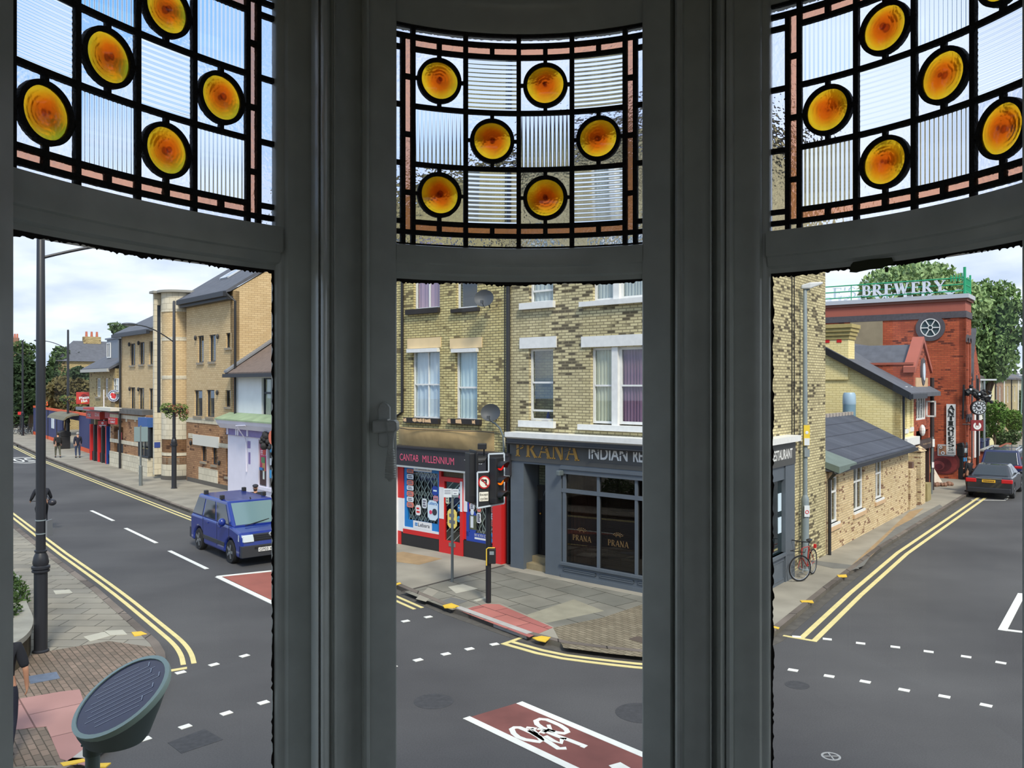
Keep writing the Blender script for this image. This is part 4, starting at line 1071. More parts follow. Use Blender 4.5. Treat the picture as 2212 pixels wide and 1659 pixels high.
# ---- the shopfront of the phone shop
SB = -0.40
S = FA.root('phone_shop', 'red, white and blue phone shop front with lattice grilles under a black sign board', 'shopfront')
fz = lambda u, v, b=SB: FA.px(u, v, b)
a0s = fz(843, 990)[0]; a1s = fz(1100, 990)[0]
zt_, zb_ = fz(1000, 977)[1], fz(1000, 1018)[1]
mb = MB(); mb.box(a0s - 1.2, a1s, SB, 0.1, zb_, zt_); mb.box(a0s - 1.2, a1s, SB - 0.05, 0.05, zt_, zt_ + 0.05)
FS = mb.build('sign_board', plain('black_sign', (46, 44, 48), 0.55), S)
mb = MB(); mb.box(a0s - 1.2, a1s, SB - 0.03, SB + 0.02, zb_ - 0.05, zb_); mb.build('sign_edge', plain('pale_edge', (170, 176, 176), 0.6), S)
pinkt = plain('pink_letters', (226, 92, 122), 0.6)
def zmid(f): return zb_ + (zt_ - zb_) * f
put_text('sign_letters', 'CANTAB', fz(864, 990)[0], fz(904, 990)[0], zmid(0.28), zmid(0.66), SB, pinkt, FS)
put_text('sign_letters', 'MILLENNIUM', fz(913, 990)[0], fz(981, 990)[0], zmid(0.28), zmid(0.66), SB, pinkt, FS)
put_text('sign_letters', 'T: 01223', fz(1003, 990)[0], fz(1042, 990)[0], zmid(0.45), zmid(0.62), SB, wpaint, FS)
redp = plain('shop_red', (206, 40, 40), 0.5); bluep = plain('shop_blue', (34, 124, 196), 0.5); blk = plain('shop_black', (40, 38, 38), 0.6); dblue = plain('poster_blue', (34, 66, 158), 0.5)
whp = plain('shop_white', (226, 226, 226), 0.55, noise=0.05)
SY = -0.15
def P_(u, v, b=SY): return FA.px(u, v, b)
zt2 = zb_ - 0.04
za = 0.1
def aa(u, b=SY): return FA.au(u, b)
bx('white_pilaster', (aa(843) - 0.5, aa(861), za, zt2), SY - 0.1, 0.2, whp, S)
# left window bay
wz = (P_(912, 1147)[1], P_(912, 1011)[1])
mb = MB(); wallholes(mb, aa(861), aa(951), za + 0.55, zt2, [(aa(879), aa(946), P_(912, 1128)[1], P_(912, 1020)[1])], SY, SY + 0.12)
mb.build('window_surround', bluep, S)
mb = MB(); mb.box(aa(860), aa(873), SY - 0.03, SY - 0.001, P_(866, 1075)[1], zt2); mb.build('red_trim', redp, S); mb = MB(); mb.box(aa(872), aa(953), SY - 0.03, SY - 0.001, P_(912, 1158)[1], P_(912, 1148)[1]); mb.build('red_trim', redp, S); mb = MB(); mb.box(aa(860), aa(868), SY - 0.03, SY, za, P_(864, 1146)[1]); mb.build('red_trim', redp, S)
mb = MB(); mb.box(aa(861), aa(874), SY - 0.028, SY - 0.001, P_(866, 1147)[1], P_(866, 1075)[1]); mb.box(aa(868), aa(953), SY - 0.026, SY - 0.001, P_(905, 1150)[1] , P_(905, 1142)[1]); mb.build('white_trim', whp, S)
bx('stall_riser', (aa(866), aa(951), za, P_(908, 1155)[1]), SY - 0.02, SY + 0.1, blk, S)
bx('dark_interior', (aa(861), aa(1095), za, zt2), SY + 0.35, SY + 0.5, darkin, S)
grille = plain('grille_paint', (196, 204, 196), 0.5)
def lattice(a0, a1, z0, z1, y, nx, nz, root=S):
    mb = MB(); w_ = 0.022
    dxx = (a1 - a0) / nx; dz = (z1 - z0) / nz
    for i in range(nx + 1): mb.box(a0 + i * dxx - 0.008, a0 + i * dxx + 0.008, y + 0.012, y + 0.02, z0, z1)
    for i in range(nx):
        for j in range(nz):
            x0 = a0 + i * dxx; zz0 = z0 + j * dz
            s_ = (i + j) % 2
            stroke(mb, x0, zz0 + (dz if s_ else 0), x0 + dxx, zz0 + (0 if s_ else dz), w_, y, 0.006)
            stroke(mb, x0, zz0 + (0 if s_ else dz) + (dz * .5 if not s_ else dz * .5) * 0, x0 + dxx, zz0 + (dz if s_ else 0), w_ * .6, y + 0.02, 0.006) if j in (0, nz - 1, nz // 2) else None
    return mb.build('lattice_grille', grille, root)
gw = (aa(879), aa(946), P_(912, 1128)[1], P_(912, 1020)[1])
lattice(*gw, SY + 0.10, 10, 8)
bx('shop_pane', gw, SY + 0.05, SY + 0.056, wglass2, S)
salmon = plain('salmon_sticker', (214, 122, 106), 0.6); wst = plain('white_sticker', (214, 220, 224), 0.6); lightb = plain('pale_poster', (206, 224, 236), 0.6); gtext = plain('grey_print', (110, 110, 122), 0.7)
def sticker(u0, v0, u1, v1, mat, label=None, y=SY - 0.002, name='window_sticker', lines=2, tm=None):
    r = FA.rect(u0, v0, u1, v1, y)
    mb = MB(); c = min(r[1] - r[0], r[3] - r[2]) * 0.22
    mb.prism_y([(r[0] + c, r[2]), (r[1] - c, r[2]), (r[1], r[2] + c), (r[1], r[3] - c), (r[1] - c, r[3]), (r[0] + c, r[3]), (r[0], r[3] - c), (r[0], r[2] + c)], y - 0.006, y)
    o = mb.build(name, mat, S, **({'label': label} if label else {}))
    if lines:
        mb = MB()
        for k in range(lines):
            z = r[2] + (r[3] - r[2]) * (k + 1) / (lines + 1); hh = (r[3] - r[2]) * 0.09
            mb.box(r[0] + (r[1] - r[0]) * 0.18, r[1] - (r[1] - r[0]) * (0.18 + 0.1 * (k % 2)), y - 0.008, y - 0.0055, z - hh, z + hh)
        mb.build('small_print', tm or gtext, o)
    return o
for k, (v0, v1) in enumerate(((1013, 1022), (1024, 1035), (1037, 1048), (1049, 1059), (1061, 1072), (1073, 1084), (1085, 1096))):
    sticker(879, v0, 893.5, v1, salmon if k % 2 == 0 else wst, lines=2)
def lebara(u0, v0, u1, v1, y):
    r = FA.rect(u0, v0, u1, v1, y); o = bx('brand_panel', r, y - 0.01, y, whp, S)
    w_ = r[1] - r[0]; h_ = r[3] - r[2]
    put_text('brand_letters', 'Lebara', r[0] + w_ * 0.28, r[1] - w_ * 0.1, r[2] + h_ * 0.3, r[3] - h_ * 0.2, y - 0.01, plain('print_black', (50, 54, 66), 0.6), o)
    mb = MB(); mb.box(r[0] + w_ * 0.1, r[0] + w_ * 0.24, y - 0.014, y - 0.008, r[2] + h_ * 0.35, r[2] + h_ * 0.5); mb.box(r[0] + w_ * 0.1, r[0] + w_ * 0.24, y - 0.014, y - 0.008, r[2] + h_ * 0.58, r[2] + h_ * 0.74); mb.build('brand_mark', bluep, o)
lebara(893, 1127, 933, 1143, SY - 0.004); lebara(894, 1006, 933, 1019, SY - 0.004)
sticker(934, 1050, 946, 1070, dblue, lines=1, tm=lightb); sticker(936, 1071, 947, 1083, plain('pink_sticker', (190, 130, 140), 0.6), lines=1)
sticker(912, 1077, 922, 1098, wst, lines=3); sticker(898, 1091, 909, 1113, whp, lines=2, tm=redp)
o = sticker(924, 1081, 946, 1124, lightb, lines=0, name='window_poster')
r = FA.rect(924, 1081, 946, 1124, SY)
put_text('brand_letters', 'Lebara', r[0] + 0.05, r[1] - 0.03, r[3] - 0.13, r[3] - 0.03, SY - 0.008, bluep, o)
mb = MB(); mb.disc(((r[0] + r[1]) / 2 + 0.09, SY - 0.012, (r[2] + r[3]) / 2 - 0.04), 0.10, 'y', 0.008); mb.build('printed_disc', plain('print_black', (50, 54, 66)), o)
mb = MB(); mb.disc(((r[0] + r[1]) / 2 - 0.08, SY - 0.012, (r[2] + r[3]) / 2 - 0.06), 0.06, 'y', 0.008); mb.build('printed_disc', plain('print_pink', (214, 60, 100), 0.6), o)
# door
dz0, dz1 = za + 0.12, P_(975, 1031)[1]
dr = (aa(951), aa(1002), dz0, dz1); dg = (aa(962), aa(996), P_(979, 1170)[1], P_(979, 1041)[1])
DR = MB(); wallholes(DR, dr[0], dr[1], za, dz1, [dg], SY - 0.05, SY + 0.05); DR = DR.build('door', redp, S)
mb = MB(); mb.box(dr[0] + 0.01, dg[0] - 0.01, SY - 0.056, SY - 0.049, P_(957, 1120)[1], P_(957, 1052)[1]); mb.build('white_paint', whp, DR); mb = MB(); mb.box(dg[1] + 0.01, dr[1] - 0.01, SY - 0.056, SY - 0.049, P_(999, 1105)[1], P_(999, 1040)[1]); mb.build('white_paint', whp, DR)
bx('door_glass', dg, SY, SY + 0.006, wglass2, DR)
mb = MB(); n_ = 9
for i in range(n_):
    z = dg[2] + (dg[3] - dg[2]) * (i - 2) / (n_ - 2)
    z2 = z + 0.55; q0 = (dg[0], max(z, dg[2])); 
    x0 = dg[0] + (max(dg[2] - z, 0)) / 0.55 * (dg[1] - dg[0]); x1 = dg[1] - (max(z2 - dg[3], 0)) / 0.55 * (dg[1] - dg[0])
    if x1 > x0: stroke(mb, x0, max(z, dg[2]), x1, min(z2, dg[3]), 0.02, SY + 0.06, 0.01)
mb.build('door_grille', grille, DR)
r = FA.rect(970, 1173, 984, 1181, SY - 0.05); bx('letter_plate', r, SY - 0.065, SY - 0.05, plain('steel', (150, 150, 146), 0.4, metal=0.6), DR)
sticker(967, 1100, 987, 1141, plain('yellow_poster', (236, 212, 110), 0.7), lines=2, y=SY - 0.0)
sticker(963, 1071, 970, 1088, plain('pale_green_note', (196, 208, 180), 0.7), lines=2); sticker(989, 1090, 996, 1104, bluep, lines=1, tm=wst); sticker(988, 1115, 996, 1128, plain('cyan_note', (60, 160, 214), 0.6), lines=1); sticker(991, 1052, 997, 1066, lightb, lines=1); sticker(991, 1070, 996, 1077, plain('print_pink', (214, 60, 100)), lines=0)
bx('fanlight', (dr[0] + 0.08, dr[1] - 0.02, dz1, zt2), SY + 0.05, SY + 0.06, plain('fanlight_mesh', (110, 98, 76), 0.8, noise=0.3, nscale=30), S)
bx('door_head', (dr[0], dr[0] + 0.09, dz1, zt2), SY - 0.05, SY + 0.05, redp, S)
# right window
rw = (aa(1012), aa(1069), P_(1040, 1160)[1], zt2 - 0.3)
mb = MB(); wallholes(mb, aa(1002), aa(1069), za + 0.5, zt2, [rw], SY, SY + 0.12); mb.build('window_surround', redp, S)
bx('white_pilaster', (aa(1002), aa(1010), P_(1005, 1105)[1], zt2), SY - 0.02, SY, whp, S)
bx('stall_riser', (aa(1002), aa(1069), za, P_(1035, 1172)[1]), SY - 0.02, SY + 0.1, blk, S)
bx('red_pilaster', (aa(1069), aa(1088), za, zt2), SY - 0.1, SY + 0.15, redp, S)
bx('shop_pane', rw, SY + 0.05, SY + 0.056, wglass2, S)
lattice(rw[0], rw[1], rw[2], rw[3], SY + 0.10, 9, 8)
mb = MB(); a_, b_ = aa(1008), aa(1013.5); mb.box(a_, b_, SY - 0.012, SY - 0.002, P_(1010, 1158)[1], P_(1010, 1080)[1]); mb.box(a_, aa(1062), SY - 0.012, SY - 0.002, P_(1035, 1172)[1], P_(1035, 1152)[1]); mb.build('blue_border', dblue, S)
r = (aa(1026), aa(1051), P_(1038, 1160)[1], P_(1038, 1154)[1]); put_text('poster_letters', 'PAY AS YOU GO', r[0], r[1], r[2], r[3], SY - 0.012, whp, S)
bx('white_band', (aa(1026), aa(1050), P_(1038, 1166)[1], P_(1038, 1162)[1]), SY - 0.016, SY - 0.011, whp, S)
sticker(1013, 1104, 1029, 1151, dblue, lines=0, name='window_poster'); 
mb = MB(); r = FA.rect(1014, 1113, 1029, 1144, SY - 0.012); mb.box(r[0], r[1], SY - 0.014, SY - 0.008, r[2], r[3]); pst = mb.build('poster_picture', plain('poster_olive', (86, 92, 70), 0.7, noise=0.3, nscale=6), S)
mb = MB(); mb.box(r[0] + 0.05, r[0] + 0.16, SY - 0.018, SY - 0.012, r[2] + 0.05, r[2] + 0.38); mb.sphere((r[0] + 0.11, SY - 0.014, r[2] + 0.5), 0.07, sc=(1, .1, 1.3)); mb.build('poster_figure', wst, pst)
sticker(1015, 1087, 1025, 1102, wst, lines=3); sticker(1031, 1092, 1039, 1106, salmon, lines=1); sticker(1030, 1108, 1039, 1130, whp, lines=4)
for k, (v0, v1) in enumerate(((1095, 1107), (1109, 1122), (1124, 1137))): sticker(1061, v0, 1067, v1, salmon if k % 2 == 0 else wst, lines=2)
sticker(1061, 1152, 1067, 1172, plain('cyan_note', (60, 160, 214)), lines=1)

# ---- house further left, mostly behind the post
R = FA.root('terrace_house', 'slice of yellow brick house at the left edge of the middle window', 'building')
aN = -6.2
h1_ = (FA.au(849) - 1.0, FA.au(849), FA.px(846, 890)[1], FA.px(846, 757)[1]); h2_ = (FA.au(850) - 1.0, FA.au(850), FA.px(846, 680)[1], FA.px(846, 520)[1])
hl = [h1_, h2_, (-4.6, -3.4, h1_[2], h1_[3]), (-4.6, -3.4, h2_[2], h2_[3])]
mb = MB(); wallholes(mb, aN, aL, 0.1, TOP, hl); mb.build('wall', gault, R)
mb = MB(); mb.box(aN, aL, 0.55, 8, 0.1, TOP - 0.1); mb.build('inner_body', darkin, R)
mb = MB(); mb.box(aN, aN + 0.3, 0.3, 8, 0.1, TOP); mb.prism_x([(0, TOP), (8, TOP), (4, TOP + 1.6)], aN, aN + 0.3); mb.build('side_wall', gault, R)
mb = MB(); mb.prism_x([(-0.3, TOP), (8.3, TOP), (4, TOP + 1.7)], aN, aL); mb.build('roof', MATS['slate'], R)
for i, h_ in enumerate(hl): win(R, h_, 0.1, 0.055, hs=(0.5,), vs=(0.5,), cur=net if i in (0, 2) else None, bar=0.045)
bx('lintel', (h1_[0] - 0.1, FA.au(855), FA.px(848, 757)[1], FA.px(848, 737)[1]), -0.03, 0.1, lint, R)
bx('shop_canopy', (aN, FA.au(843, -0.3) - 1.2, zb_, zt_), -0.4, 0, plain('dull_fascia', (110, 106, 100), 0.7), R)
bx('ledge', (aN, FA.au(866), FA.px(850, 966)[1], FA.px(850, 960)[1]), -0.38, 0, plain('lead_sheet', (128, 130, 134), 0.6), R)

# ---- restaurant house
R = RREST = FA.root('restaurant_building', 'sooty yellow brick corner house above the grey restaurant front', 'building')
g1 = FA.rect(1142, 753, 1195, 909); g2 = FA.rect(1143, 505, 1195, 654)
G1 = (FA.au(1276), FA.au(1276) + (FA.au(1408) - FA.au(1276)) * 1.42, FA.px(1340, 921)[1], FA.px(1340, 749)[1])
G2 = (FA.au(1280), G1[1], FA.px(1340, 650)[1], FA.px(1340, 500)[1])
mb = MB(); wallholes(mb, aJ, aP1, 3.2, TOP, [g1, g2, G1, G2]); mb.build('wall', gault_d, R)
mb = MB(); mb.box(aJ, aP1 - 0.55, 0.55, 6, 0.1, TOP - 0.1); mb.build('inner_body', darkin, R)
mb = MB(); mb.prism([(aJ, -0.3), (aP1 + 0.3, -0.3), (aP1 + 0.4, 5), (aJ, 8)], TOP, TOP + 0.15); mb.loft([[(aJ, -0.3, TOP + .15), (aP1 + 0.3, -0.3, TOP + .15), (aP1 + 0.4, 5, TOP + .15), (aJ, 8, TOP + .15)], [(aJ, 3, TOP + 1.8), (aP1 - 2, 3, TOP + 1.8), (aP1 - 2, 3.1, TOP + 1.8), (aJ, 3.1, TOP + 1.8)]]); mb.build('roof', MATS['slate'], R)
win(R, g1, 0.1, 0.06, hs=(0.53, 0.14), bar=0.05); win(R, g2, 0.1, 0.06, hs=(0.18, 0.5), cur=greyc, bar=0.05)
def triple(r, c1, c2):
    L_ = r[1] - r[0]; p1 = r[0] + L_ * 0.245; p2 = r[0] + L_ * 0.315; p3 = r[1] - L_ * 0.315; p4 = r[1] - L_ * 0.245
    win(R, (r[0], p1, r[2] + 0.05, r[3]), 0.1, 0.06, hs=(0.5,), cur=c1, bar=0.045); win(R, (p2, p3, r[2] + 0.05, r[3]), 0.1, 0.07, hs=(0.5,), cur=c2, bar=0.045, curn=9); win(R, (p4, r[1], r[2] + 0.05, r[3]), 0.1, 0.06, hs=(0.5,), cur=c1, bar=0.045)
    for a_, b_ in ((p1, p2), (p3, p4)): bx('window_post', (a_, b_, r[2], r[3]), 0.02, 0.2, wpaint, R)
triple(G1, creamc, purp); triple(G2, greyc, greyc)
for r_, mat in (((1124, 728, 1203, 752), wpaint), ((1257, 722, 1408, 748), wpaint)):
    r = list(FA.rect(*r_)); 
    if r_[2] == 1408: r[1] = G1[1] + 0.15; z = FA.px(1330, 748)[1]; r[2], r[3] = z, FA.px(1330, 724)[1]
    bx('lintel', r, -0.04, 0.05, mat, R)
for u0, v0, u1, v1 in ((1125, 909, 1201, 923), (1127, 653, 1200, 667)): bx('window_sill', FA.rect(u0, v0, u1, v1), -0.12, 0.1, wpaint, R)
bx('window_sill', (FA.au(1253), G1[1] + 0.15, FA.px(1330, 931)[1], FA.px(1330, 919)[1]), -0.12, 0.1, wpaint, R)
bx('window_sill', (FA.au(1256), G1[1] + 0.15, FA.px(1330, 658)[1], FA.px(1330, 647)[1]), -0.12, 0.1, wpaint, R)
mb = MB(); r = FA.rect(1172, 900, 1192, 907, 0.2); mb.lathe([(0.001, 0), (0.05, 0), (0.055, 0.1), (0.03, 0.16), (0.015, 0.22), (0.001, 0.22)], 12, o=((r[0] + r[1]) / 2, 0.25, g1[2] + 0.02)); props(mb.build('spray_bottle', plain('bottle_blue', (40, 80, 190), 0.4), None), 'small blue bottle on the inside sill of the narrow first-floor window', 'bottle').matrix_world = Matrix.Translation((FA.O.x, FA.O.y, 0)) @ Matrix.Rotation(FA.rz, 4, 'Z')

# ---- restaurant shopfront, front
RB = -0.30
greyp = plain('restaurant_grey', (88, 96, 104), 0.5, noise=0.05, nscale=3); signg = plain('sign_grey', (74, 74, 72), 0.55); goldl = plain('gold_letters', (178, 134, 50), 0.45)
S = SREST = FA.root('restaurant', 'dark grey restaurant front with gold and white sign letters', 'shopfront')
def Q(u, v, b=RB): return FA.px(u, v, b)
def qa(u, b=RB): return FA.au(u, b)
aR0 = qa(1103); aR1 = aP1 + 0.28
czt, czb = Q(1250, 941, RB - 0.2)[1], Q(1250, 952, RB - 0.2)[1]
mb = MB(); mb.box(aR0, aR1 + 0.2, RB - 0.25, 0.0, czt - 0.05, czt); mb.prism_x([(RB - 0.25, czt - 0.05), (RB - 0.25, czb), (RB, czb - 0.12), (0, czb - 0.12), (0, czt - 0.05)], aR0, aR1 + 0.2); mb.build('cornice', wpaint, S)
fzt, fzb = czb - 0.05, Q(1250, 1006)[1]
mb = MB(); mb.box(aR0, aR1, RB - 0.03, 0.05, fzb, fzt); FS = mb.build('sign_board', signg, S)
mb = MB(); mb.box(aR0, aR1, RB - 0.16, RB - 0.03, Q(1250, 969, RB - .16)[1], fzt); 
AW = mb.build('awning_box', plain('awning_black', (60, 62, 66), 0.5), S)
mb = MB()
for k in range(5): x = aR0 + 0.35 + k * 0.82; mb.tube([(x, RB - 0.17, fzt - 0.28), (x + 0.28, RB - 0.19, fzt - 0.17)], 0.012, 6)
mb.tube([(aR0 + 0.02, RB - 0.2, Q(1250, 966, RB - .2)[1]), (aR1, RB - 0.2, Q(1250, 966, RB - .2)[1])], 0.03, 8)
mb.build('awning_arm', blackm, AW)
y_ = RB - 0.03
zs0, zs1 = fzb + 0.17, fzb + 0.64
put_serif('sign_letters', 'PRANA', qa(1114, y_), qa(1250, y_), fzb + 0.13, fzb + 0.13 + 0.47, y_, goldl, FS, t=0.012, gap=0.10, heavy=1.1)
put_text('sign_letters', 'INDIAN', qa(1272, y_), qa(1355, y_), fzb + 0.20, fzb + 0.50, y_, wpaint, FS, bold=0.014, label='white letters')
aR_ = qa(1368, y_)
put_text('sign_letters', 'RESTAURANT', aR_, aR_ + 1.62, fzb + 0.20, fzb + 0.50, y_, wpaint, FS, bold=0.014, label='white letters')
bx('pinstripe', (qa(1272, y_), aR1 - 0.2, fzb + 0.115, fzb + 0.13), y_ - 0.004, y_, plain('awning_black', (60, 62, 66)), FS)
# pilasters, door recess, window
p1 = (aR0, qa(1131)); p2 = (qa(1178), qa(1212)); ztp = fzb
bx('pilaster', (p1[0], p1[1], 0.1, ztp), RB, 0.55, greyp, S); bx('pilaster', (p2[0], p2[1], 0.1, ztp), RB, 0.55, greyp, S)
bx('door_soffit', (p1[1], p2[0], ztp - 0.06, ztp), RB, 0.5, greyp, S)
dy = 0.30
bd = plain('black_door', (26, 26, 30), 0.35)
DO = bx('door', (p1[1], p2[0], 0.42, ztp - 0.75), dy, dy + 0.05, bd, S)
mb = MB(); mb.ringy(((p1[1] + p2[0]) / 2 + 0.05, dy - 0.004, 2.05), 0.2, 0.215, 0.008, 16, 0, math.pi); mb.ringy(((p1[1] + p2[0]) / 2 + 0.05, dy - 0.004, 2.05), 0.1, 0.11, 0.008, 16, 0, math.pi); mb.build('fan_window', plain('dim_leading', (104, 110, 112), 0.5), DO)
for z0, z1 in ((0.55, 1.1), (1.3, 1.9)):
    for k in (0, 1):
        x = p1[1] + 0.12 + k * 0.42; mb = MB(); 
        for q in ((x, x + 0.34, z0, z0 + 0.02), (x, x + 0.34, z1 - 0.02, z1), (x, x + 0.02, z0, z1), (x + 0.32, x + 0.34, z0, z1)): mb.box(q[0], q[1], dy - 0.012, dy, q[2], q[3])
        mb.build('door_moulding', bd, DO)
bx('letter_plate', (p2[0] - 0.32, p2[0] - 0.05, 1.18, 1.25), dy - 0.015, dy, plain('brass', (190, 140, 60), 0.35, metal=0.7), DO)
mb = MB(); mb.sphere((p1[1] + 0.12, dy - 0.03, 1.55), 0.03); mb.build('door_knob', MATS['brass'], DO)
bx('door_transom', (p1[1], p2[0], ztp - 0.75, ztp - 0.69), dy - 0.02, dy + 0.05, bd, S); bx('transom_pane', (p1[1], p2[0], ztp - 0.69, ztp - 0.06), dy, dy + 0.006, wglass, S)
bx('door_recess_back', (p1[1], p2[0], 0.1, ztp), dy + 0.25, dy + 0.3, darkin, S)
mb = MB(); mb.box(p1[1], p2[0], RB + 0.12, dy + 0.05, 0.1, 0.26); mb.box(p1[1], p2[0], RB + 0.36, dy + 0.05, 0.26, 0.42); mb.build('door_step', plain('worn_step', (142, 128, 98), 0.9, noise=0.2), S)
wa0 = p2[1]; wa1 = aP1 - 0.25
zsill = Q(1260, 1222)[1]; ztran = Q(1260, 1064)[1]; zhead = Q(1260, 1027)[1]
cols = [qa(1224, RB + .06), qa(1294, RB + .06), qa(1376, RB + .06)]; cwid = cols[2] - cols[1]; cols.append(cols[2] + cwid); cols.append(wa1 - 0.05)
WF = MB(); y0, y1 = RB + 0.02, RB + 0.12
WF.box(wa0, wa1, RB - 0.02, y1, zhead + 0.0, ztp); WF.box(wa0, wa1, RB - 0.05, y1, zhead + 0.12, zhead + 0.2)
for i, c in enumerate(cols[:-1]):
    WF.box(c - (0.10 if i == 0 else 0.04), c + (0.0 if i == 0 else 0.04), y0, y1, zsill, zhead)
WF.box(cols[-1], wa1, y0, y1, zsill, zhead)
WF.box(wa0, wa1, y0 - 0.01, y1, ztran - 0.05, ztran + 0.05); WF.box(wa0, wa1, RB - 0.06, y1, zsill - 0.06, zsill)
WF = WF.build('window_frame', greyp, S)
rest = glass_flat('restaurant_glass', (0.62, 0.58, 0.55), 0.045)
browni = plain('brown_blind', (66, 48, 40), 0.9, noise=0.2, nscale=2); blindm = plain('dark_blind', (52, 46, 40), 0.8)
for i in range(len(cols) - 1):
    for za_, zb2 in ((zsill, ztran - 0.05), (ztran + 0.05, zhead)):
        bx('pane', (cols[i], cols[i + 1], za_, zb2), RB + 0.06, RB + 0.066, rest, WF)
for i in range(len(cols) - 1):
    if i % 2 == 0: curtain(S, cols[i] + .04, cols[i + 1] - .04, zsill, zhead, RB + 0.2, browni, 7, 0.012).name = 'drape'
    else:
        mb = MB(); z = zsill + 0.02
        while z < zhead: mb.box(cols[i] + 0.03, cols[i + 1] - 0.03, RB + 0.17, RB + 0.195, z, z + 0.022); z += 0.045
        for f in (0.15, 0.5, 0.85): x = cols[i] + (cols[i + 1] - cols[i]) * f; mb.box(x - .012, x + .012, RB + .16, RB + .17, zsill, zhead)
        mb.build('slatted_blind', blindm, S)
bx('room_back', (wa0, wa1, 0.1, zhead), RB + 0.5, RB + 0.55, darkin, S)
def crown(a, z, s_, root):
    mb = MB()
    for k in range(7):
        t_ = math.radians(30 + k * 20); mb.sphere((a + s_ * math.cos(t_) * 0.8, RB + 0.052, z + s_ * math.sin(t_) * 0.55), 0.012, 6, 4)
        stroke(mb, a + s_ * .3 * math.cos(t_), z + s_ * .2 * math.sin(t_), a + s_ * math.cos(t_) * .7, z + s_ * math.sin(t_) * .48, 0.008, RB + .054, .003)
    mb.ringy((a, RB + 0.052, z), s_ * .28, s_ * .32, 0.003, 12, 0, math.pi); mb.build('crown_emblem', goldd, root)
goldd = plain('dull_gold', (108, 84, 48), 0.6)
for i, (uu0, uu1, v0, v1) in enumerate(((1237, 1277, 1157, 1169), (1313, 1358, 1168, 1181))):
    b_ = RB + 0.055; r = FA.rect(uu0, v0, uu1, v1, b_); put_serif('window_letters', 'PRANA', r[0], r[1], r[2], r[3] , b_, goldd, WF, t=0.003); crown((r[0] + r[1]) / 2, r[3] + 0.08, 0.2, WF)
SR = MB(); SR.box(wa0, wa1, RB, 0.1, 0.1, zsill - 0.06); SR.box(wa0, wa1, RB - 0.03, RB, 0.1, 0.2)
SR = SR.build('stall_riser', greyp, S)
x = wa0 + 0.08; 
for i in range(4):
    x1 = (cols[i + 1] if i + 1 < len(cols) else wa1) - 0.05
    mb = MB(); z0, z1 = 0.28, zsill - 0.14
    for q in ((x, x1, z0, z0 + 0.025), (x, x1, z1 - 0.025, z1), (x, x + 0.025, z0, z1), (x1 - 0.025, x1, z0, z1)): mb.box(q[0], q[1], RB - 0.022, RB, q[2], q[3])
    mb.build('panel_moulding', greyp, SR); x = x1 + 0.12
bx('corner_pilaster', (wa1, aP1 + 0.28, 0.1, ztp), RB, 0.1, greyp, S)
mb = MB(); a_ = qa(1209, RB - .1); mb.box(a_ - 0.05, a_ + 0.06, RB - 0.2, RB, Q(1209, 1026)[1], Q(1209, 1015)[1]); mb.build('lamp_bracket', plain('duct_grey', (96, 106, 108)), S, bevel=0.02)

# satellite dishes
def dish(u, v, r_, lb):
    a_, z_ = FA.px(u, v, -0.45)
    T = thing('satellite_dish', lb, 'satellite dish', FA.w(a_, -0.35, z_), FA.rz + math.radians(28), group=None)
    mb = MB(); M_ = Matrix.Rotation(math.radians(-14), 4, 'X') @ Matrix.Rotation(math.radians(90), 4, 'X')
    prof = [(1e-4, 0.0)] + [(r_ * k / 8, 0.10 * (k / 8) ** 2) for k in range(1, 9)] + [(r_ * k / 8, 0.10 * (k / 8) ** 2 - 0.012) for k in range(8, 0, -1)] + [(1e-4, -0.012)]
    mb.lathe(prof, 28, M=M_ @ Matrix.Diagonal((1.12, 1, 1, 1))); mb.build('reflector', plain('dish_grey', (70, 74, 78), 0.55), T, smooth=True)
    mb = MB(); mb.tube([(0, 0, -r_ * 0.95), (0, -0.3, -0.12)], 0.012, 6); mb.box(-0.035, 0.035, -0.36, -0.27, -0.14, -0.06); mb.build('receiver_arm', plain('dish_grey', (70, 74, 78)), T)
    mb = MB(); mb.tube([(0, 0.02, 0), (0.02, 0.16, -0.02), (0.05, 0.36, -0.2)], 0.02, 8); mb.build('wall_bracket', blackm, T)
dish(1042, 646, 0.25, 'upper dark satellite dish beside the top right window of the phone shop house')
dish(1056, 893, 0.25, 'lower dark satellite dish beside the first-floor sill of the phone shop house')

# ================================================================== SIDE OF THE RESTAURANT, RIGHT-HAND STREET
FB = Fr((9.22, 24.3), (0.606, 0.795))
aC = -7.33; aE = FB.au(1783)
RESTB = None
R = RS_ = FB.root('restaurant_side', 'tall yellow brick side wall of the restaurant house, behind the slim grey lamp post', 'building')
aS = FB.au(1716)
mb = MB(); mb.box(aC, aS, 0, 0.3, 3.4, TOP); mb.box(aS, aE, 0, 0.3, 0.1, TOP); mb.build('wall', gault_d, R)
mb = MB(); mb.prism([(aC + .45, .3), (aC + 1.15, 7), (aE - .02, 7), (aE - .02, .3)], 0.1, TOP - .05); mb.box(aE - 0.3, aE, 0.2, 7, 0.1, TOP - 0.02); mb.build('wall_return', gault_d, R)
mb = MB()
for u in (1711, 1716): a_ = FB.au(u, -0.02); mb.tube([(a_, -0.02, 3.6), (a_, -0.02, TOP)], 0.012, 6)
mb.build('wall_cable', blackm, R)
S = SS_ = FB.root('restaurant_return_front', 'grey return of the restaurant front with the white word RESTAURANT, at the left edge of the right window', 'shopfront')
def Bq(u, v, b=-0.25): return FB.px(u, v, b)
b0 = -0.22; aS2 = FB.au(1717, b0)
ct, cb = Bq(1690, 944)[1], Bq(1690, 957)[1]
bx('cornice', (aC, aS2 + .05, cb, ct), b0 - 0.15, 0, wpaint, S)
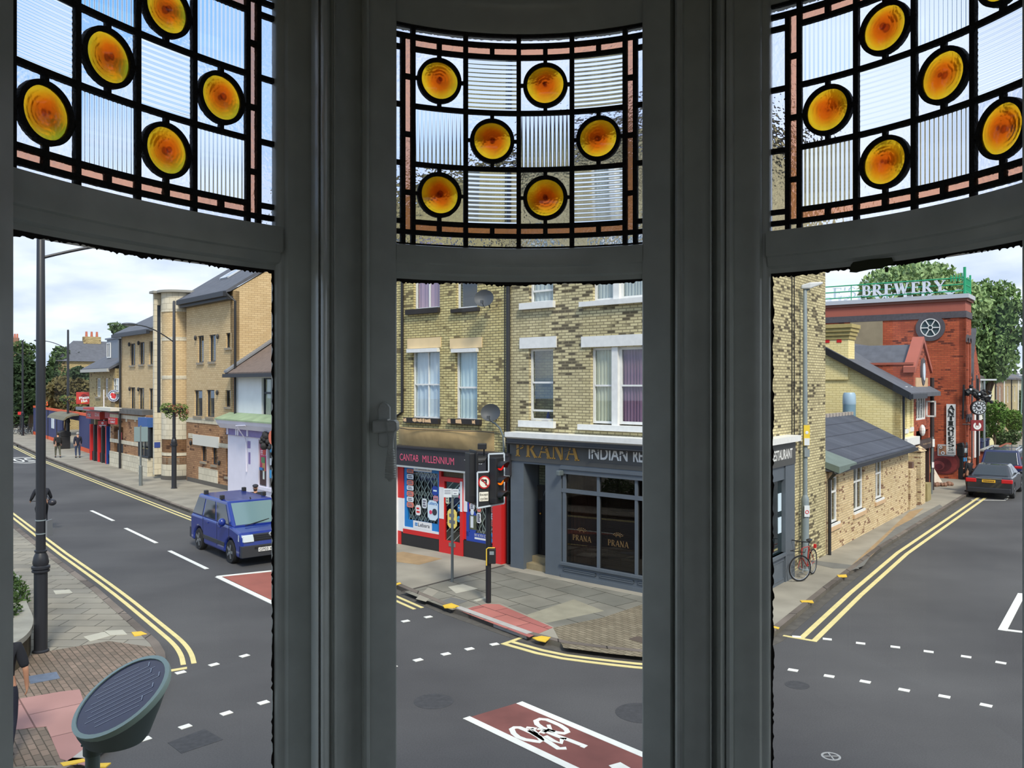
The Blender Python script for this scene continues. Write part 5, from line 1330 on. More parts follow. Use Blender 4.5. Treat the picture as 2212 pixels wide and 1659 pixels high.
fb_ = Bq(1690, 1008)[1]; FSg = bx('sign_board', (aC - 0.1, aS2, fb_, cb), b0 - 0.02, 0.02, signg, S)
ra, rb = FB.au(1667, b0 - .02), FB.au(1711, b0 - .02)
put_text('sign_letters', 'RESTAURANT', rb - (rb - ra) * 1.02, rb, Bq(1690, 993, b0)[1], Bq(1690, 972, b0)[1], b0 - 0.02, wpaint, FSg, bold=0.012)
bx('pilaster', (FB.au(1697, b0), aS2, 0.1, fb_), b0, 0.2, greyp, S)
wr = (aC + 0.9, FB.au(1692, b0 + .06), 0.85, fb_ - 0.35)
mb = MB(); wallholes(mb, aC + .2, FB.au(1697, b0), 0.1, fb_, [wr], b0 + 0.03, b0 + 0.2); mb.box(aC, FB.au(1697, b0), b0 - 0.04, b0 + .1, 0.78, 0.85)
WFr = mb.build('window_frame', greyp, S); bx('pane', wr, b0 + 0.1, b0 + 0.106, glass_flat('pale_shop_glass', (0.7, 0.8, 0.8), 0.2), WFr)
bx('pale_blind', (wr[0], wr[1], wr[2], wr[3]), 0.12, 0.13, plain('pale_blind', (120, 142, 146), 0.9, noise=0.1), S)
for z0, z1 in ((1.35, 1.75), (1.9, 2.35)): bx('notice', (wr[1] - 0.28, wr[1] - 0.05, z0, z1), b0 + 0.09, b0 + 0.098, lightb, WFr)
mb = MB(); x0, x1 = aC + .4, FB.au(1695, b0)
for q in ((x0, x1, 0.2, 0.23), (x0, x1, 0.66, 0.69), (x0, x0 + .03, 0.2, 0.69), (x1 - .03, x1, 0.2, 0.69)): mb.box(q[0], q[1], b0 + 0.01, b0 + 0.03, q[2], q[3])
mb.build('panel_moulding', greyp, S)
bx('room_back', (aC + .2, FB.au(1697, b0), 0.1, fb_), 0.3, 0.35, darkin, S)

def adopt(tmp, real):
    "hand the pieces built in one facade frame to the thing they belong to"
    bpy.context.view_layer.update()
    T = real.matrix_world.inverted() @ tmp.matrix_world
    for o in list(tmp.children):
        o.parent = real; o.matrix_basis = T @ o.matrix_basis
    bpy.data.objects.remove(tmp)
adopt(RS_, RREST); adopt(SS_, SREST)
# ================================================================== LEFT STREET
FM = Fr((-13.0, 38.6), (0.664, -0.748))
buff = brick('buff_brick', (214, 188, 144), (202, 174, 130), (168, 142, 106), bw=0.3, bh=0.1, ms=0.008, stain=0.08)
buffd = brick('buff_brick_low', (182, 140, 102), (160, 120, 88), (124, 94, 70), bw=0.3, bh=0.1, ms=0.008, stain=0.15, dark=(110, 80, 62), darkamt=0.03)
creamb = brick('cream_block', (218, 208, 184), (206, 196, 172), (160, 150, 130), bw=0.45, bh=0.3, ms=0.01, stain=0.08)
slate = plain('slate_grey', (88, 90, 97), 0.75, noise=0.15, nscale=3)
darkf = plain('dark_frame', (44, 50, 58), 0.5)
gutter = plain('black_gutter', (40, 42, 48), 0.5)
R = FM.root('modern_office_building', 'buff brick office block with a rounded stair tower and roof lights, left street', 'building')
zE = 9.45; aTL, aTR = FM.au(333), FM.au(409); aW = FM.au(262)
zband = FM.px(455, 905)[1]
def fr_(l, b=0): return [FM.rect(*q, b) for q in l]
topw = fr_([(427, 725, 440, 783), (452, 723, 466, 781), (488, 719, 500, 751)])
midw = fr_([(420, 843, 437, 899), (446, 842, 463, 901), (487, 843, 499, 879)])
mainw = topw + midw
groundw = fr_([(435, 961, 446, 997), (458, 965, 469, 1004), (488, 970, 499, 1030)])
mb = MB(); wallholes(mb, aTR - .4, 0, zband, zE, mainw); mb.build('wall', buff, R)
mb = MB(); wallholes(mb, aTR - .4, 0, 0.1, zband - .25, groundw); mb.build('lower_wall', buffd, R)
bx('stone_band', (aTR - .4, 0, zband - .25, zband), -0.03, 0.3, creamb, R)
r = FM.rect(418, 941, 474, 964); bx('stone_lintel', r, -0.05, 0.1, plain('pale_lintel', (214, 210, 198), 0.8), R)
bx('stone_band', (aTR - .1, r[0], r[3] - .22, r[3] + .02), -0.02, 0.1, creamb, R); bx('stone_band', (r[1], 0, r[2] + .05, r[2] + .25), -0.02, 0.1, creamb, R)
bx('cream_panel', FM.rect(430, 1012, 471, 1052), -0.03, 0.05, creamb, R)
lt = fr_([(281, 742, 292, 789), (301, 739, 312, 787), (322, 737, 332, 787)]); lm = fr_([(282, 837, 292, 887), (300, 838, 311, 888), (322, 839, 332, 889)])
zL = FM.px(300, 716)[1]; zled = FM.px(295, 893)[1]
mb = MB(); wallholes(mb, aW, aTL + .3, zled, zL, lt + lm); mb.build('wall', buff, R)
rec = FM.rect(267, 921, 287, 980)
mb = MB(); wallholes(mb, aW - .3, aTL + .3, 0.1, zled, [rec], -0.55, 0.0); mb.build('lower_wall', buffd, R)
mb = MB(); mb.box(aW - .5, aTL + .3, -0.75, 0.1, zled, zled + .28); mb.build('ledge', plain('grey_coping', (98, 96, 92), 0.8, noise=0.2), R)
mb = MB(); mb.box(aW - .3, aTL + .3, -0.6, -0.55, 0.1, 1.0); mb.build('cream_plinth', creamb, R)
mb = MB()
for z in (1.55, 3.05): mb.box(aW - .3, aTL + .3, -0.58, -0.55, z, z + .22)
mb.build('stone_band', creamb, R)
mb = MB(); x0, x1 = FM.au(320, -.9), aTL + .25; mb.box(x0, x1, -0.95, -0.55, 0.1, 1.05); mb.build('bay_base', creamb, R)
bay = win(R, (x0 + .05, x1, 1.1, 2.75), -0.92, 0.08, darkf, vs=(0.35, 0.7), name='bay_window', depth=0.1, glass=wglass); bx('bay_head', (x0, x1, 2.75, 3.25), -0.95, -0.5, plain('blue_panel', (58, 96, 156), 0.6), R); bx('bay_back', (x0, x1, 1.1, 2.8), -0.6, -0.55, darkin, R)
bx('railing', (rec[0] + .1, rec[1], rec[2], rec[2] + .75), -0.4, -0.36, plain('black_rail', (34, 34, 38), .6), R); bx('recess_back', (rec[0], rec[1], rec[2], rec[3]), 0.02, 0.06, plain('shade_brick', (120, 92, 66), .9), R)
for u in (272, 291, 311): r = FM.rect(u, 900, u + 3, 911, -.55); bx('stone_key', r, -0.57, -0.55, creamb, R)
for w_ in topw + midw + groundw: win(R, w_, 0.08, 0.05, darkf, vs=(0.5,) if w_[1] - w_[0] > 1.1 else (), sill=(plain('stone_sill', (150, 138, 118), .8), 0.05), bar=0.05)
for w_ in lt + lm: win(R, w_, 0.08, 0.05, darkf, vs=(0.6,), sill=(MATS['stone_sill'], 0.04), bar=0.05)
for (u, v) in ((421, 730), (469, 727), (468, 848), (472, 958 + 42), (411, 957), (278, 744), (298, 741), (279, 840), (298, 841)):
    a_, z_ = FM.px(u, v, -.1); mb = MB(); mb.sphere((a_, -0.08, z_), 0.09, 8, 6, sc=(.7, .8, 1.5)); mb.build('wall_lamp', blackm, R)
# bodies and roofs
mb = MB(); mb.box(aTR - .3, -0.3, 0.55, 9, 0.1, zE - .1); mb.box(aW + .3, aTL + .4, 0.55, 9, 0.1, zL - .1); mb.build('inner_body', darkin, R)
rise = math.tan(math.radians(33)); W_ = 9.5
mb = MB(); mb.loft([[(0, 0, 0.1), (0, W_, 0.1), (0, W_, zE), (0, W_ / 2, zE + rise * W_ / 2), (0, 0, zE)], [(-.3, 0, 0.1), (-.3, W_, 0.1), (-.3, W_, zE), (-.3, W_ / 2, zE + rise * W_ / 2), (-.3, 0, zE)]]); mb.build('gable_wall', buff, R)
mb = MB()
for y in range(0, 1): pass
mb.prism_x([(-0.35, zE - .12), (-0.35, zE + .0), (W_ / 2, zE + .12 + rise * (W_ / 2 + .3)), (W_ + .3, zE - .1), (W_ / 2, zE + rise * W_ / 2 - .05)], aTR - 1.2, 0.06); mb.build('roof', slate, R)
mb = MB(); mb.box(aTR - .5, 0.05, -0.5, -0.3, zE - .28, zE - .06); mb.box(aTR - .5, 0.0, -0.32, 0.0, zE - .42, zE - .25); mb.build('gutter', gutter, R)
mb = MB(); mb.prism_x([(-0.35, zL - .1), (-0.35, zL + .02), (W_ / 2, zL + .12 + rise * (W_ / 2 + .3) * .8), (W_ + .3, zL - .1)], aW - .3, aTL + .3); mb.build('roof', slate, R)
mb = MB(); mb.loft([[(aW, 0, 0.1), (aW, W_, 0.1), (aW, W_, zL), (aW, W_ / 2, zL + rise * W_ * .4), (aW, 0, zL)], [(aW + .3, 0, 0.1), (aW + .3, W_, 0.1), (aW + .3, W_, zL), (aW + .3, W_ / 2, zL + rise * W_ * .4), (aW + .3, 0, zL)]]); mb.build('gable_wall', buff, R)
mb = MB(); mb.box(aW - .3, aTL + .2, -0.5, -0.3, zL - .26, zL - .06); mb.build('gutter', gutter, R)
mb = MB(); a_ = FM.au(508, -.1); mb.tube([(a_, -0.1, 0.1), (a_, -0.1, FM.px(508, 650, -.1)[1]), (a_ - .25, -0.4, zE - .2)], 0.06, 8); mb.build('downpipe', blackm, R)
mb = MB(); a_ = FM.au(261, -.65); mb.tube([(a_, -0.7, 0.1), (a_, -0.7, zled)], 0.07, 8); a2 = aW + .1; mb.tube([(a2, -0.1, zled + .2), (a2, -0.1, zL - .3)], 0.06, 8); mb.build('downpipe', blackm, R)
# roof lights
for (y0, y1, x0, x1) in ((1.1, 2.4, -4.3, -3.3), (1.9, 3.4, -3.2, -2.3)):
    mb = MB(); f = lambda y: zE + .14 + rise * (y + .3) * (zE + .12 + rise * (W_ / 2 + .3) - zE) / (rise * (W_ / 2 + .35))
    z0 = zE + (y0 + .35) / (W_ / 2 + .35) * (.12 + rise * (W_ / 2 + .3)); z1 = zE + (y1 + .35) / (W_ / 2 + .35) * (.12 + rise * (W_ / 2 + .3))
    for q in (((x0, y0, z0), (x0 + .08, y0, z0), (x0 + .08, y1, z1), (x0, y1, z1)), ((x1 - .08, y0, z0), (x1, y0, z0), (x1, y1, z1), (x1 - .08, y1, z1)), ((x0, y0, z0), (x1, y0, z0), (x1, y0 + .1, z0 + .06), (x0, y0 + .1, z0 + .06)), ((x0, y1 - .1, z1 - .06), (x1, y1 - .1, z1 - .06), (x1, y1, z1), (x0, y1, z1))):
        mb.hull8([(p[0], p[1], p[2] + .02) for p in q], [(p[0], p[1], p[2] + .12) for p in q])
    o = mb.build('roof_light', plain('pale_metal', (206, 212, 220), 0.4), R)
    mb = MB(); mb.hull8([(x0 + .06, y0, z0 + .03), (x1 - .06, y0, z0 + .03), (x1 - .06, y1, z1 + .03), (x0 + .06, y1, z1 + .03)], [(x0 + .06, y0, z0 + .08), (x1 - .06, y0, z0 + .08), (x1 - .06, y1, z1 + .08), (x0 + .06, y1, z1 + .08)]); mb.build('pane', plain('skylight_glass', (120, 140, 165), 0.1), o)
# rounded tower
cxT = FM.au(384); rT = 0.87; ztT = FM.px(372, 630, -rT * .7)[1]
def drum(r_, z0, z1, mat, nm):
    mb = MB(); poly = [(cxT + r_ * math.cos(math.pi + math.pi * k / 18), 0.1 + r_ * math.sin(math.pi + math.pi * k / 18)) for k in range(19)] + [(cxT + r_, 1.2), (cxT - r_, 1.2)]
    mb.prism(poly, z0, z1); return mb.build(nm, mat, R, smooth=True)
def tz(v): return FM.px(372, v, -rT * .7)[1]
drum(rT, tz(895), tz(672), buff, 'tower'); drum(rT, tz(988), tz(950), buffd, 'tower_band'); drum(rT, tz(1005), tz(990), creamb, 'tower_band')
drum(rT + .04, tz(672), ztT, creamb, 'tower_cap'); drum(rT + .25, ztT, ztT + .12, plain('coping_grey', (150, 148, 140), .8), 'tower_coping')
for v0, v1 in ((725 + 2, 735), (811, 819)): drum(rT + .02, tz(v1), tz(v0), creamb, 'tower_band')
drum(rT + .03, tz(950), tz(893), creamb, 'tower_band'); drum(rT, tz(980), tz(950), buffd, 'tower_band'); drum(rT + .02, tz(986), tz(979), creamb, 'tower_band'); drum(rT, tz(1008), tz(986), buffd, 'tower_band'); drum(rT + .03, 0.3, tz(1005), creamb, 'tower_base'); drum(rT + .06, 0.1, 0.3, plain('grey_plinth', (96, 90, 82), .9), 'tower_plinth')
fx = cxT - .62
mb = MB(); mb.box(fx - .2, fx, -1.0, -.85, 0.3, ztT); mb.box(fx - .2, fx, -.67, .5, tz(895), ztT); mb.box(fx - .2, fx, -.85, .3, tz(655), ztT); mb.box(fx - .2, fx, -.85, .3, .3, tz(893)); mb.build('tower_fin', creamb, R)
bx('fin_coping', (fx - .4, fx + .1, ztT, ztT + .12), 0, 0, creamb, R) if False else None
mb = MB(); mb.box(fx - .17, fx - .03, -.85, -.67, tz(893), tz(655)); mb.build('slit_window', plain('dark_glazing', (44, 52, 64), .15), R)
mb = MB(); mb.box(fx - .35, fx + .3, -1.15, .3, ztT, ztT + .12); mb.build('tower_coping', MATS['coping_grey'], R)
bx('plinth', (aTR - .2, 0, 0.1, 0.3), -0.04, 0.0, MATS['grey_plinth'], R)
mb = MB(); r = FM.rect(346, 957, 354, 969, -rT); mb.box(fx - .0, fx + .02, -1.0, -.7, r[2], r[3]); mb.build('blue_plaque', plain('plaque_blue', (60, 80, 150), .5), R)

# ---- lilac shop
R = FM.root('lilac_shop_building', 'white walled shop with a lilac front and green canopy beside the blue van', 'building')
fb = -0.25; zS = FM.px(550, 809, 0)[1]; zC = FM.px(545, 908, fb)[1]
aW2 = 6.2; wn = (FM.au(565, 0), FM.au(565, 0) + 1.5, FM.px(578, 903)[1], FM.px(578, 816)[1])
whr = plain('white_render', (226, 228, 228), .85, noise=0.04, nscale=2); lil = plain('lilac_paint', (222, 218, 230), .6, noise=0.04, nscale=2); lild = plain('purple_paint', (128, 114, 164), .6, noise=0.1, nscale=5)
mb = MB(); wallholes(mb, 0.35, aW2, zC + .1, zS, [wn]); mb.build('upper_wall', whr, R)
mb = MB(); mb.box(0.02, 0.35, 0, .3, 0.1, zS); mb.build('brick_edge', buffd, R)
mb = MB(); mb.box(0.3, aW2 - .1, .55, 6, 0.1, zS - .1); mb.build('inner_body', darkin, R); mb = MB(); mb.box(aW2 - .3, aW2, 0.3, 7, 0.1, zS); mb.build('side_wall', whr, R)
win(R, wn, 0.1, 0.07, darkf, vs=(0.5,), hs=(0.62,), cur=creamc, bar=0.09)
rz_ = lambda y: zS + .05 + (y + .35) * math.tan(math.radians(34))
mb = MB(); mb.prism_x([(-0.4, zS - .02), (-0.4, zS + .1), (4, rz_(4)), (7.6, zS), (4, rz_(4) - .15)], 0.03, aW2 + .2); mb.build('roof', plain('brown_tiles', (116, 100, 90), .85, noise=0.15, nscale=6), R)
mb = MB(); mb.box(0.0, aW2 + .2, -0.52, -0.38, zS - .12, zS + .04); mb.build('gutter', gutter, R)
mb = MB(); mb.hull8([(0.02, -.45, zS + .1), (0.4, -.45, zS + .1), (0.4, 4, rz_(4) + .1), (0.02, 4, rz_(4) + .1)], [(0.02, -.45, zS + .2), (0.4, -.45, zS + .2), (0.4, 4, rz_(4) + .2), (0.02, 4, rz_(4) + .2)]); mb.build('lead_verge', plain('lead_sheet', (128, 130, 134)), R)
grn = plain('green_canopy', (150, 168, 132), .8, noise=0.15, nscale=2)
mb = MB(); mb.prism_x([(0, zC + .28), (-0.75, zC + .02), (-0.75, zC - .04), (0, zC - .04)], -0.35, aW2); mb.build('canopy_roof', grn, R)
mb = MB(); mb.prism_x([(-0.72, zC - .04), (-0.66, zC - .2), (-0.5, zC - .42), (0, zC - .42), (0, zC - .04)], -0.3, aW2); mb.build('cornice', lil, R)
zf = FM.px(545, 938, fb)[1]
mb = MB(); mb.box(0, aW2, fb - .08, 0, zf - .12, zC - .42); FSl = mb.build('sign_board', lild, R)
mb = MB(); 
for x in (0.15, 1.1, 1.3, 2.3): mb.box(x, x + .12, fb - .12, fb - .07, zf - .1, zC - .42)
mb.build('sign_pilaster', lil, R)
sw = (FM.au(557, fb), FM.au(557, fb) + 3.0, FM.px(575, 1052, fb)[1], zf - .2)
mb = MB(); wallholes(mb, 0, aW2, 0.1, zf - .12, [sw], fb, fb + .2); mb.build('shopfront_wall', lil, R)
bx('sill_board', (sw[0] - .1, aW2, sw[2] - .14, sw[2] - .02), fb - .1, fb, lil, R)
for u0, v0, u1, v1 in ((535, 953, 541, 968), (537, 977, 541, 1002)): bx('dark_slot', FM.rect(u0, v0, u1, v1, fb), fb - .012, fb, lild, R)
bx('shop_pane', sw, fb + .08, fb + .086, wglass2, R); bx('shop_back', (sw[0] - .2, sw[1] + .3, 0.1, sw[3]), .3, .34, plain('pale_shelves', (150, 156, 150), .9, noise=0.3, nscale=4), R)
r = (sw[0] + .1, sw[0] + .82, sw[2] + .05, sw[3] - .05); PO = bx('window_poster', r, fb + .05, fb + .07, plain('magenta_poster', (176, 34, 84), .5), R)
put_text('poster_letters', 'PEPERO', r[0] + .08, r[1] - .08, r[3] - .62, r[3] - .4, fb + .05, whp, PO)
mb = MB(); mb.box(r[0], r[1], fb + .044, fb + .049, r[2], r[2] + .62); mb.build('poster_foot', plain('poster_dark', (60, 34, 36), .6), PO)
for (x, z, w_, h_, c) in ((.3, 1.3, .3, .3, (190, 60, 50)), (.15, .95, .35, .25, (90, 140, 90)), (.25, .6, .28, .35, (200, 150, 90)), (.3, .25, .16, .35, (210, 220, 210)), (-.05, .62, .5, .12, (60, 130, 190))):
    mb = MB(); mb.box(r[0] + x, r[0] + x + w_, fb + .04, fb + .045, r[2] + z, r[2] + z + h_); mb.build('poster_picture', plain('pp%d' % int(c[0] * 7 + c[1]), c, .6), PO)
mb = MB(); mb.box(r[1] + .02, r[1] + .1, fb + .0, fb + .12, sw[2], sw[3]); mb.box(sw[0], sw[0] + .06, fb, fb + .12, sw[2], sw[3]); mb.build('window_bar', lil, R)
for k in range(3): bx('window_card', (r[1] + .2 + .02 * k, r[1] + .55, sw[2] + .4 + .55 * k, sw[2] + .75 + .5 * k), fb + .06, fb + .07, (MATS['cyan_note'], wst, MATS['cyan_note'])[k], R)
mb = MB(); a_ = FM.au(527, fb - .1); mb.tube([(FM.au(523, fb - .6), -.7, zC - .2), (a_, -.72, zC - .25), (a_ + .1, fb - .1, zC - .8), (a_ + .15, fb - .06, zf - .4), (a_ + .15, fb - .05, 1.2)], 0.028, 6); mb.build('downpipe', lil, R)
mb = MB(); 
for k in range(14):
    random.seed(k); mb.sphere((FM.au(570, -.6) + random.uniform(-.15, .35), -0.6 + random.uniform(-.12, .1), zC - .75 + random.uniform(-.35, .3)), random.uniform(.08, .17), 8, 6)
mb.build('carved_bracket', plain('dark_carving', (44, 42, 42), .7, noise=.3, nscale=9, bump=.6), R, smooth=True)
mb = MB(); mb.disc((FM.au(588, -.9), -.9, FM.px(588, 945, -.9)[1]), .28, 'y', .06); mb.build('round_sign', plain('orange_sign', (226, 120, 90), .6), R)

# ---- older brick building with takeaway fronts
FO = Fr((-13.0 - .664 * 18.0, 38.6 + .748 * 18.0), (0.664, -0.748))      # right end at a=0
oldb = brick('old_brick', (192, 172, 124), (170, 150, 106), (110, 98, 74), bw=0.3, bh=0.1, dark=(120, 100, 70), darkamt=.03, stain=.15)
R = FO.root('takeaway_building', 'older yellow brick building with a slate roof and dormer above the takeaways', 'building')
aO = FO.au(193); zO = FO.px(228, 797)[1]; zsf = FO.px(225, 884)[1]
ow = [FO.rect(*q) for q in ((208, 817, 217, 857), (226, 817, 233, 857), (243, 817, 253, 847))]
mb = MB(); wallholes(mb, aO, 0, zsf - .2, zO, ow); mb.build('wall', oldb, R)
for w_ in ow: win(R, w_, .08, .06, vs=(.5,), hs=(.5,), bar=.04, sill=(MATS['stone_sill'], .05), cur=greyc)
mb = MB(); mb.box(aO + .3, -.3, .55, 8, 0.1, zO - .1); mb.build('inner_body', darkin, R)
mb = MB(); mb.box(aO, aO + .3, .3, 8, .1, zO); mb.prism_x([(0, zO), (8, zO), (4, zO + 2.3)], aO, aO + .3); mb.build('side_wall', oldb, R)
mb = MB(); mb.prism_x([(-.4, zO - .1), (-.4, zO + .05), (4, zO + 2.65), (8.3, zO), (4, zO + 2.4)], aO - .3, 0.1); mb.build('roof', slate, R)
mb = MB(); mb.box(aO - .3, .05, -.5, -.35, zO - .2, zO); mb.build('gutter', plain('pale_gutter', (176, 174, 166), .6), R)
r = FO.rect(236, 733, 260, 776, .9); mb = MB(); mb.box(r[0], r[1], .75, 3.5, r[2] - .1, r[3]); mb.box(r[0] - .1, r[1] + .1, .65, 3.6, r[3], r[3] + .1)
DM = mb.build('dormer', plain('dormer_lead', (112, 120, 132), .5), R); win(DM, (r[0] + .15, r[0] + .95, r[2] + .1, r[3] - .2), .69, .07, vs=(.5,), depth=.05, pane=False); bx('dormer_glass', (r[0] + .2, r[0] + .9, r[2] + .15, r[3] - .25), .72, .74, plain('dark_glazing', (44, 52, 64)), DM)
S = FO.root('takeaway_row', 'row of small takeaway fronts in red, black and blue under the older brick building', 'shop')
yb = -.5
bx('lead_roof', (aO - .2, 0, zsf - .1, zsf + .1), yb - .3, 0, plain('lead_sheet', (128, 130, 134)), S)
def orr(u0, v0, u1, v1, b=yb): return FO.rect(u0, v0, u1, v1, b)
redf = plain('fascia_red', (190, 54, 42), .5); dred = plain('fascia_dark_red', (150, 40, 46), .5); dbl = plain('front_blue', (24, 66, 140), .5)
r = orr(190, 886, 220, 905); FC = bx('sign_board', r, yb - .12, 0, redf, S)
put_text('sign_letters', 'Pizza', r[0] + .35, r[0] + 1.2, r[3] - .42, r[3] - .12, yb - .12, blackm, FC); put_text('sign_letters', 'Hut', r[0] + .35, r[0] + 1.1, r[2] + .12, r[2] + .42, yb - .12, whp, FC); put_text('sign_letters', '323 66', r[1] - 1.1, r[1] - .2, r[2] + .2, r[2] + .42, yb - .12, whp, FC)
bx('awning_box', orr(187, 881, 220, 885, yb - .5), yb - .7, yb - .12, redf, S); bx('awning_box', orr(213, 880, 248, 887, yb - .5), yb - .75, yb - .12, plain('awning_white', (214, 210, 196), .6), S)
r = orr(229, 890, 255, 904); FC = bx('sign_board', r, yb - .06, 0, dred, S); mb = MB(); 
for k in range(7): stroke(mb, r[0] + .2 + k * .42, r[2] + .1, r[0] + .4 + k * .42, r[3] - .1, .05, yb - .06, .01)
mb.build('flourish', plain('rose_line', (190, 90, 100), .6), FC)
r = orr(238, 902, 254, 916, yb - .5); JP = bx('projecting_panel', r, yb - .62, yb - .5, plain('flame_red', (176, 36, 34), .5), S); put_text('sign_letters', 'JUST', r[0] + .1, r[1] - .02, (r[2] + r[3]) / 2 + .06, r[3] - .1, yb - .62, whp, JP, bold=.03); put_text('sign_letters', 'EAT', r[0] + .55, r[1] - .1, r[2] + .08, (r[2] + r[3]) / 2 - .04, yb - .62, whp, JP, bold=.03)
xA, xB, xC = FO.au(193, yb), FO.au(230, yb), -0.05
mb = MB(); mb.box(xA, xB, 0.1, .2, .1, zsf - .2); mb.build('dark_front', darkin, S)
for k in range(5):
    x = xA + .15 + (xB - xA - .3) * k / 4; bx('front_post', (x - .09, x + .09, .1, zsf - 1.0), yb, yb + .2, (redp if k % 2 == 0 else blackm), S)
bx('low_panel', (xA, xB, .1, .7), yb + .1, yb + .2, blackm, S)
bx('pane', (xA, xB, .7, zsf - 1.0), yb + .15, yb + .156, wglass, S)
mb = MB(); wallholes(mb, xB, xC, .1, zsf - 1.0, [(xB + .5, xB + 1.3, .6, 1.1), (xB + .3, xB + 1.6, 1.3, zsf - 1.2), (xB + 2.0, xC - .2, .5, zsf - 1.2)], yb, yb + .2); mb.build('blue_front', dbl, S); bx('pane', (xB, xC, 1.3, zsf - 1.2), yb + .1, yb + .106, wglass, S)
bx('dark_front', (xB, xC, .1, zsf - .2), 0, .1, darkin, S)
for k in range(5):
    random.seed(k + 40); x = xB + .4 + .55 * k; bx('window_card', (x, x + .18, 1.5 + random.random() * .6, 1.75 + random.random() * .8), yb + .09, yb + .1, (lightb, salmon, MATS['yellow_poster'], wst, redf)[k], S)
# hanging signs (each its own thing)
def hang(name, lb, u0, v0, u1, v1, Y, mat, thick=.12, rz=0.0):
    P0, P1 = PY(u0, v1, Y), PY(u1, v0, Y); c = (P0 + P1) / 2; w_ = (P1.x - P0.x); h_ = P1.z - P0.z
    T = thing(name, lb, 'sign', (c.x, Y, c.z), rz); mb = MB(); mb.box(-w_ / 2, w_ / 2, -thick / 2, thick / 2, -h_ / 2, h_ / 2); mb.build('sign_panel', mat, T, bevel=.03); return T, w_, h_
T, w_, h_ = hang('pizza_sign', 'red rectangular pizza sign with a hat-shaped roof, projecting over the pavement', 165, 847, 201, 873, 57.0, redf, rz=0.0)
mb = MB(); mb.loft([[(w_ * (x - .5), -.075, h_ * (z - .5)) for x, z in q] for q in ([(.16, .62), (.3, .66), (.36, .8), (.5, .86), (.64, .78), (.72, .68), (.86, .62), (.7, .56), (.5, .58), (.3, .57)],)] + [[(w_ * (x - .5), -.06, h_ * (z - .5)) for x, z in [(.16, .62), (.3, .66), (.36, .8), (.5, .86), (.64, .78), (.72, .68), (.86, .62), (.7, .56), (.5, .58), (.3, .57)]]]); mb.build('hat_emblem', plain('hat_red', (120, 22, 22), .5), T)
Rt = Matrix.Rotation(math.radians(-8), 4, 'Y')
put_text('sign_letters', 'Pizza', -w_ * .3, w_ * .3, -h_ * .08, h_ * .14, -.07, whp, T, bold=.02, M=Rt); put_text('sign_letters', 'Hut', -w_ * .2, w_ * .16, -h_ * .33, -h_ * .12, -.07, whp, T, bold=.02, M=Rt)
mb = MB(); stroke(mb, -w_ * .18, -h_ * .38, w_ * .12, -h_ * .3, .05, -.06, .01); mb.build('underline', yell, T)
mb = MB(); mb.box(w_ / 2, w_ / 2 + .35, -.03, .03, -.1, .1); mb.build('bracket', blackm, T)
P = PY(246, 855, 52.0); T = thing('round_hanging_sign', 'round blue and white hanging sign with a red emblem on the older brick building', 'sign', P)
mb = MB(); mb.disc((0, 0, 0), .38, 'y', .1, 32); mb.build('sign_disc', plain('navy', (44, 52, 96), .5), T); mb = MB(); mb.disc((0, 0, 0), .36, 'y', .12, 32); mb.build('white_ring', wst, T); mb = MB(); mb.ringy((0, 0, 0), .25, .33, .13, 28); mb.build('navy_ring', MATS['navy'], T)
mb = MB()
for k in range(8): mb.sphere((.1 * math.cos(k * 2.4), -.065, .12 * math.sin(k * 1.7)), .07, 8, 6, sc=(1.3, .2, 1)); 
mb.build('red_emblem', redp, T); mb = MB(); 
for k in range(18): t_ = k * 2 * math.pi / 18; stroke(mb, .265 * math.cos(t_), .265 * math.sin(t_), .315 * math.cos(t_), .315 * math.sin(t_), .03, -.064, .008)
mb.build('ring_lettering', wst, T); mb = MB(); mb.box(.38, .75, -.03, .03, -.12, .12); mb.build('bracket', blackm, T)
T, w_, h_ = hang('small_red_sign', 'small red hanging sign with a white leaf mark above the pavement, left street', 212, 909, 233, 924, 52.6, plain('flame_red', (176, 36, 34)))
mb = MB(); mb.ringy((0, -.065, h_ * .18), .03, .07, .01, 14); mb.box(-w_ * .35, w_ * .35, -.07, -.06, -h_ * .2, -h_ * .1); mb.box(-w_ * .25, w_ * .25, -.07, -.06, -h_ * .36, -h_ * .3); mb.build('leaf_mark', whp, T); mb = MB(); mb.tube([(w_ * .1, 0, h_ / 2), (w_ * .1, 0, 2.2)], .04, 6); mb.build('hanging_rod', whp, T)

# ---- boarded site hoarding in blue and orange
A0, A1 = G(193, 979, .1), G(72, 938, .1)
FH = Fr((A1.x, A1.y), ((A0 - A1).x, (A0 - A1).y)); Lh = (A0 - A1).length
R = FH.root('site_hoarding', 'dark blue boarded hoarding with an orange top edge, far up the left street', 'hoarding')
zH = 2.75; navy = plain('hoarding_blue', (54, 58, 104), .7, noise=.05); oran = plain('hoarding_orange', (232, 92, 36), .6)
entr = (Lh * .60, Lh * .86, .1, 2.3)
mb = MB(); wallholes(mb, 0, Lh, .1, zH, [entr], 0, .1); mb.build('boards', navy, R)
bx('orange_edge', (0, Lh, zH, zH + .2), -.03, .1, oran, R)
mb = MB(); mb.box(0, entr[0], -.02, 0, .1, .4); mb.box(entr[1], Lh, -.02, 0, .1, .4); mb.build('orange_foot', oran, R)
for f in (.12, .33, .5): bx('board_joint', (Lh * f, Lh * f + .08, .1, zH), -.05, 0, blackm, R)
bx('notice_board', (Lh * .40, Lh * .45, 1.2, 2.3), -.03, 0, wst, R)
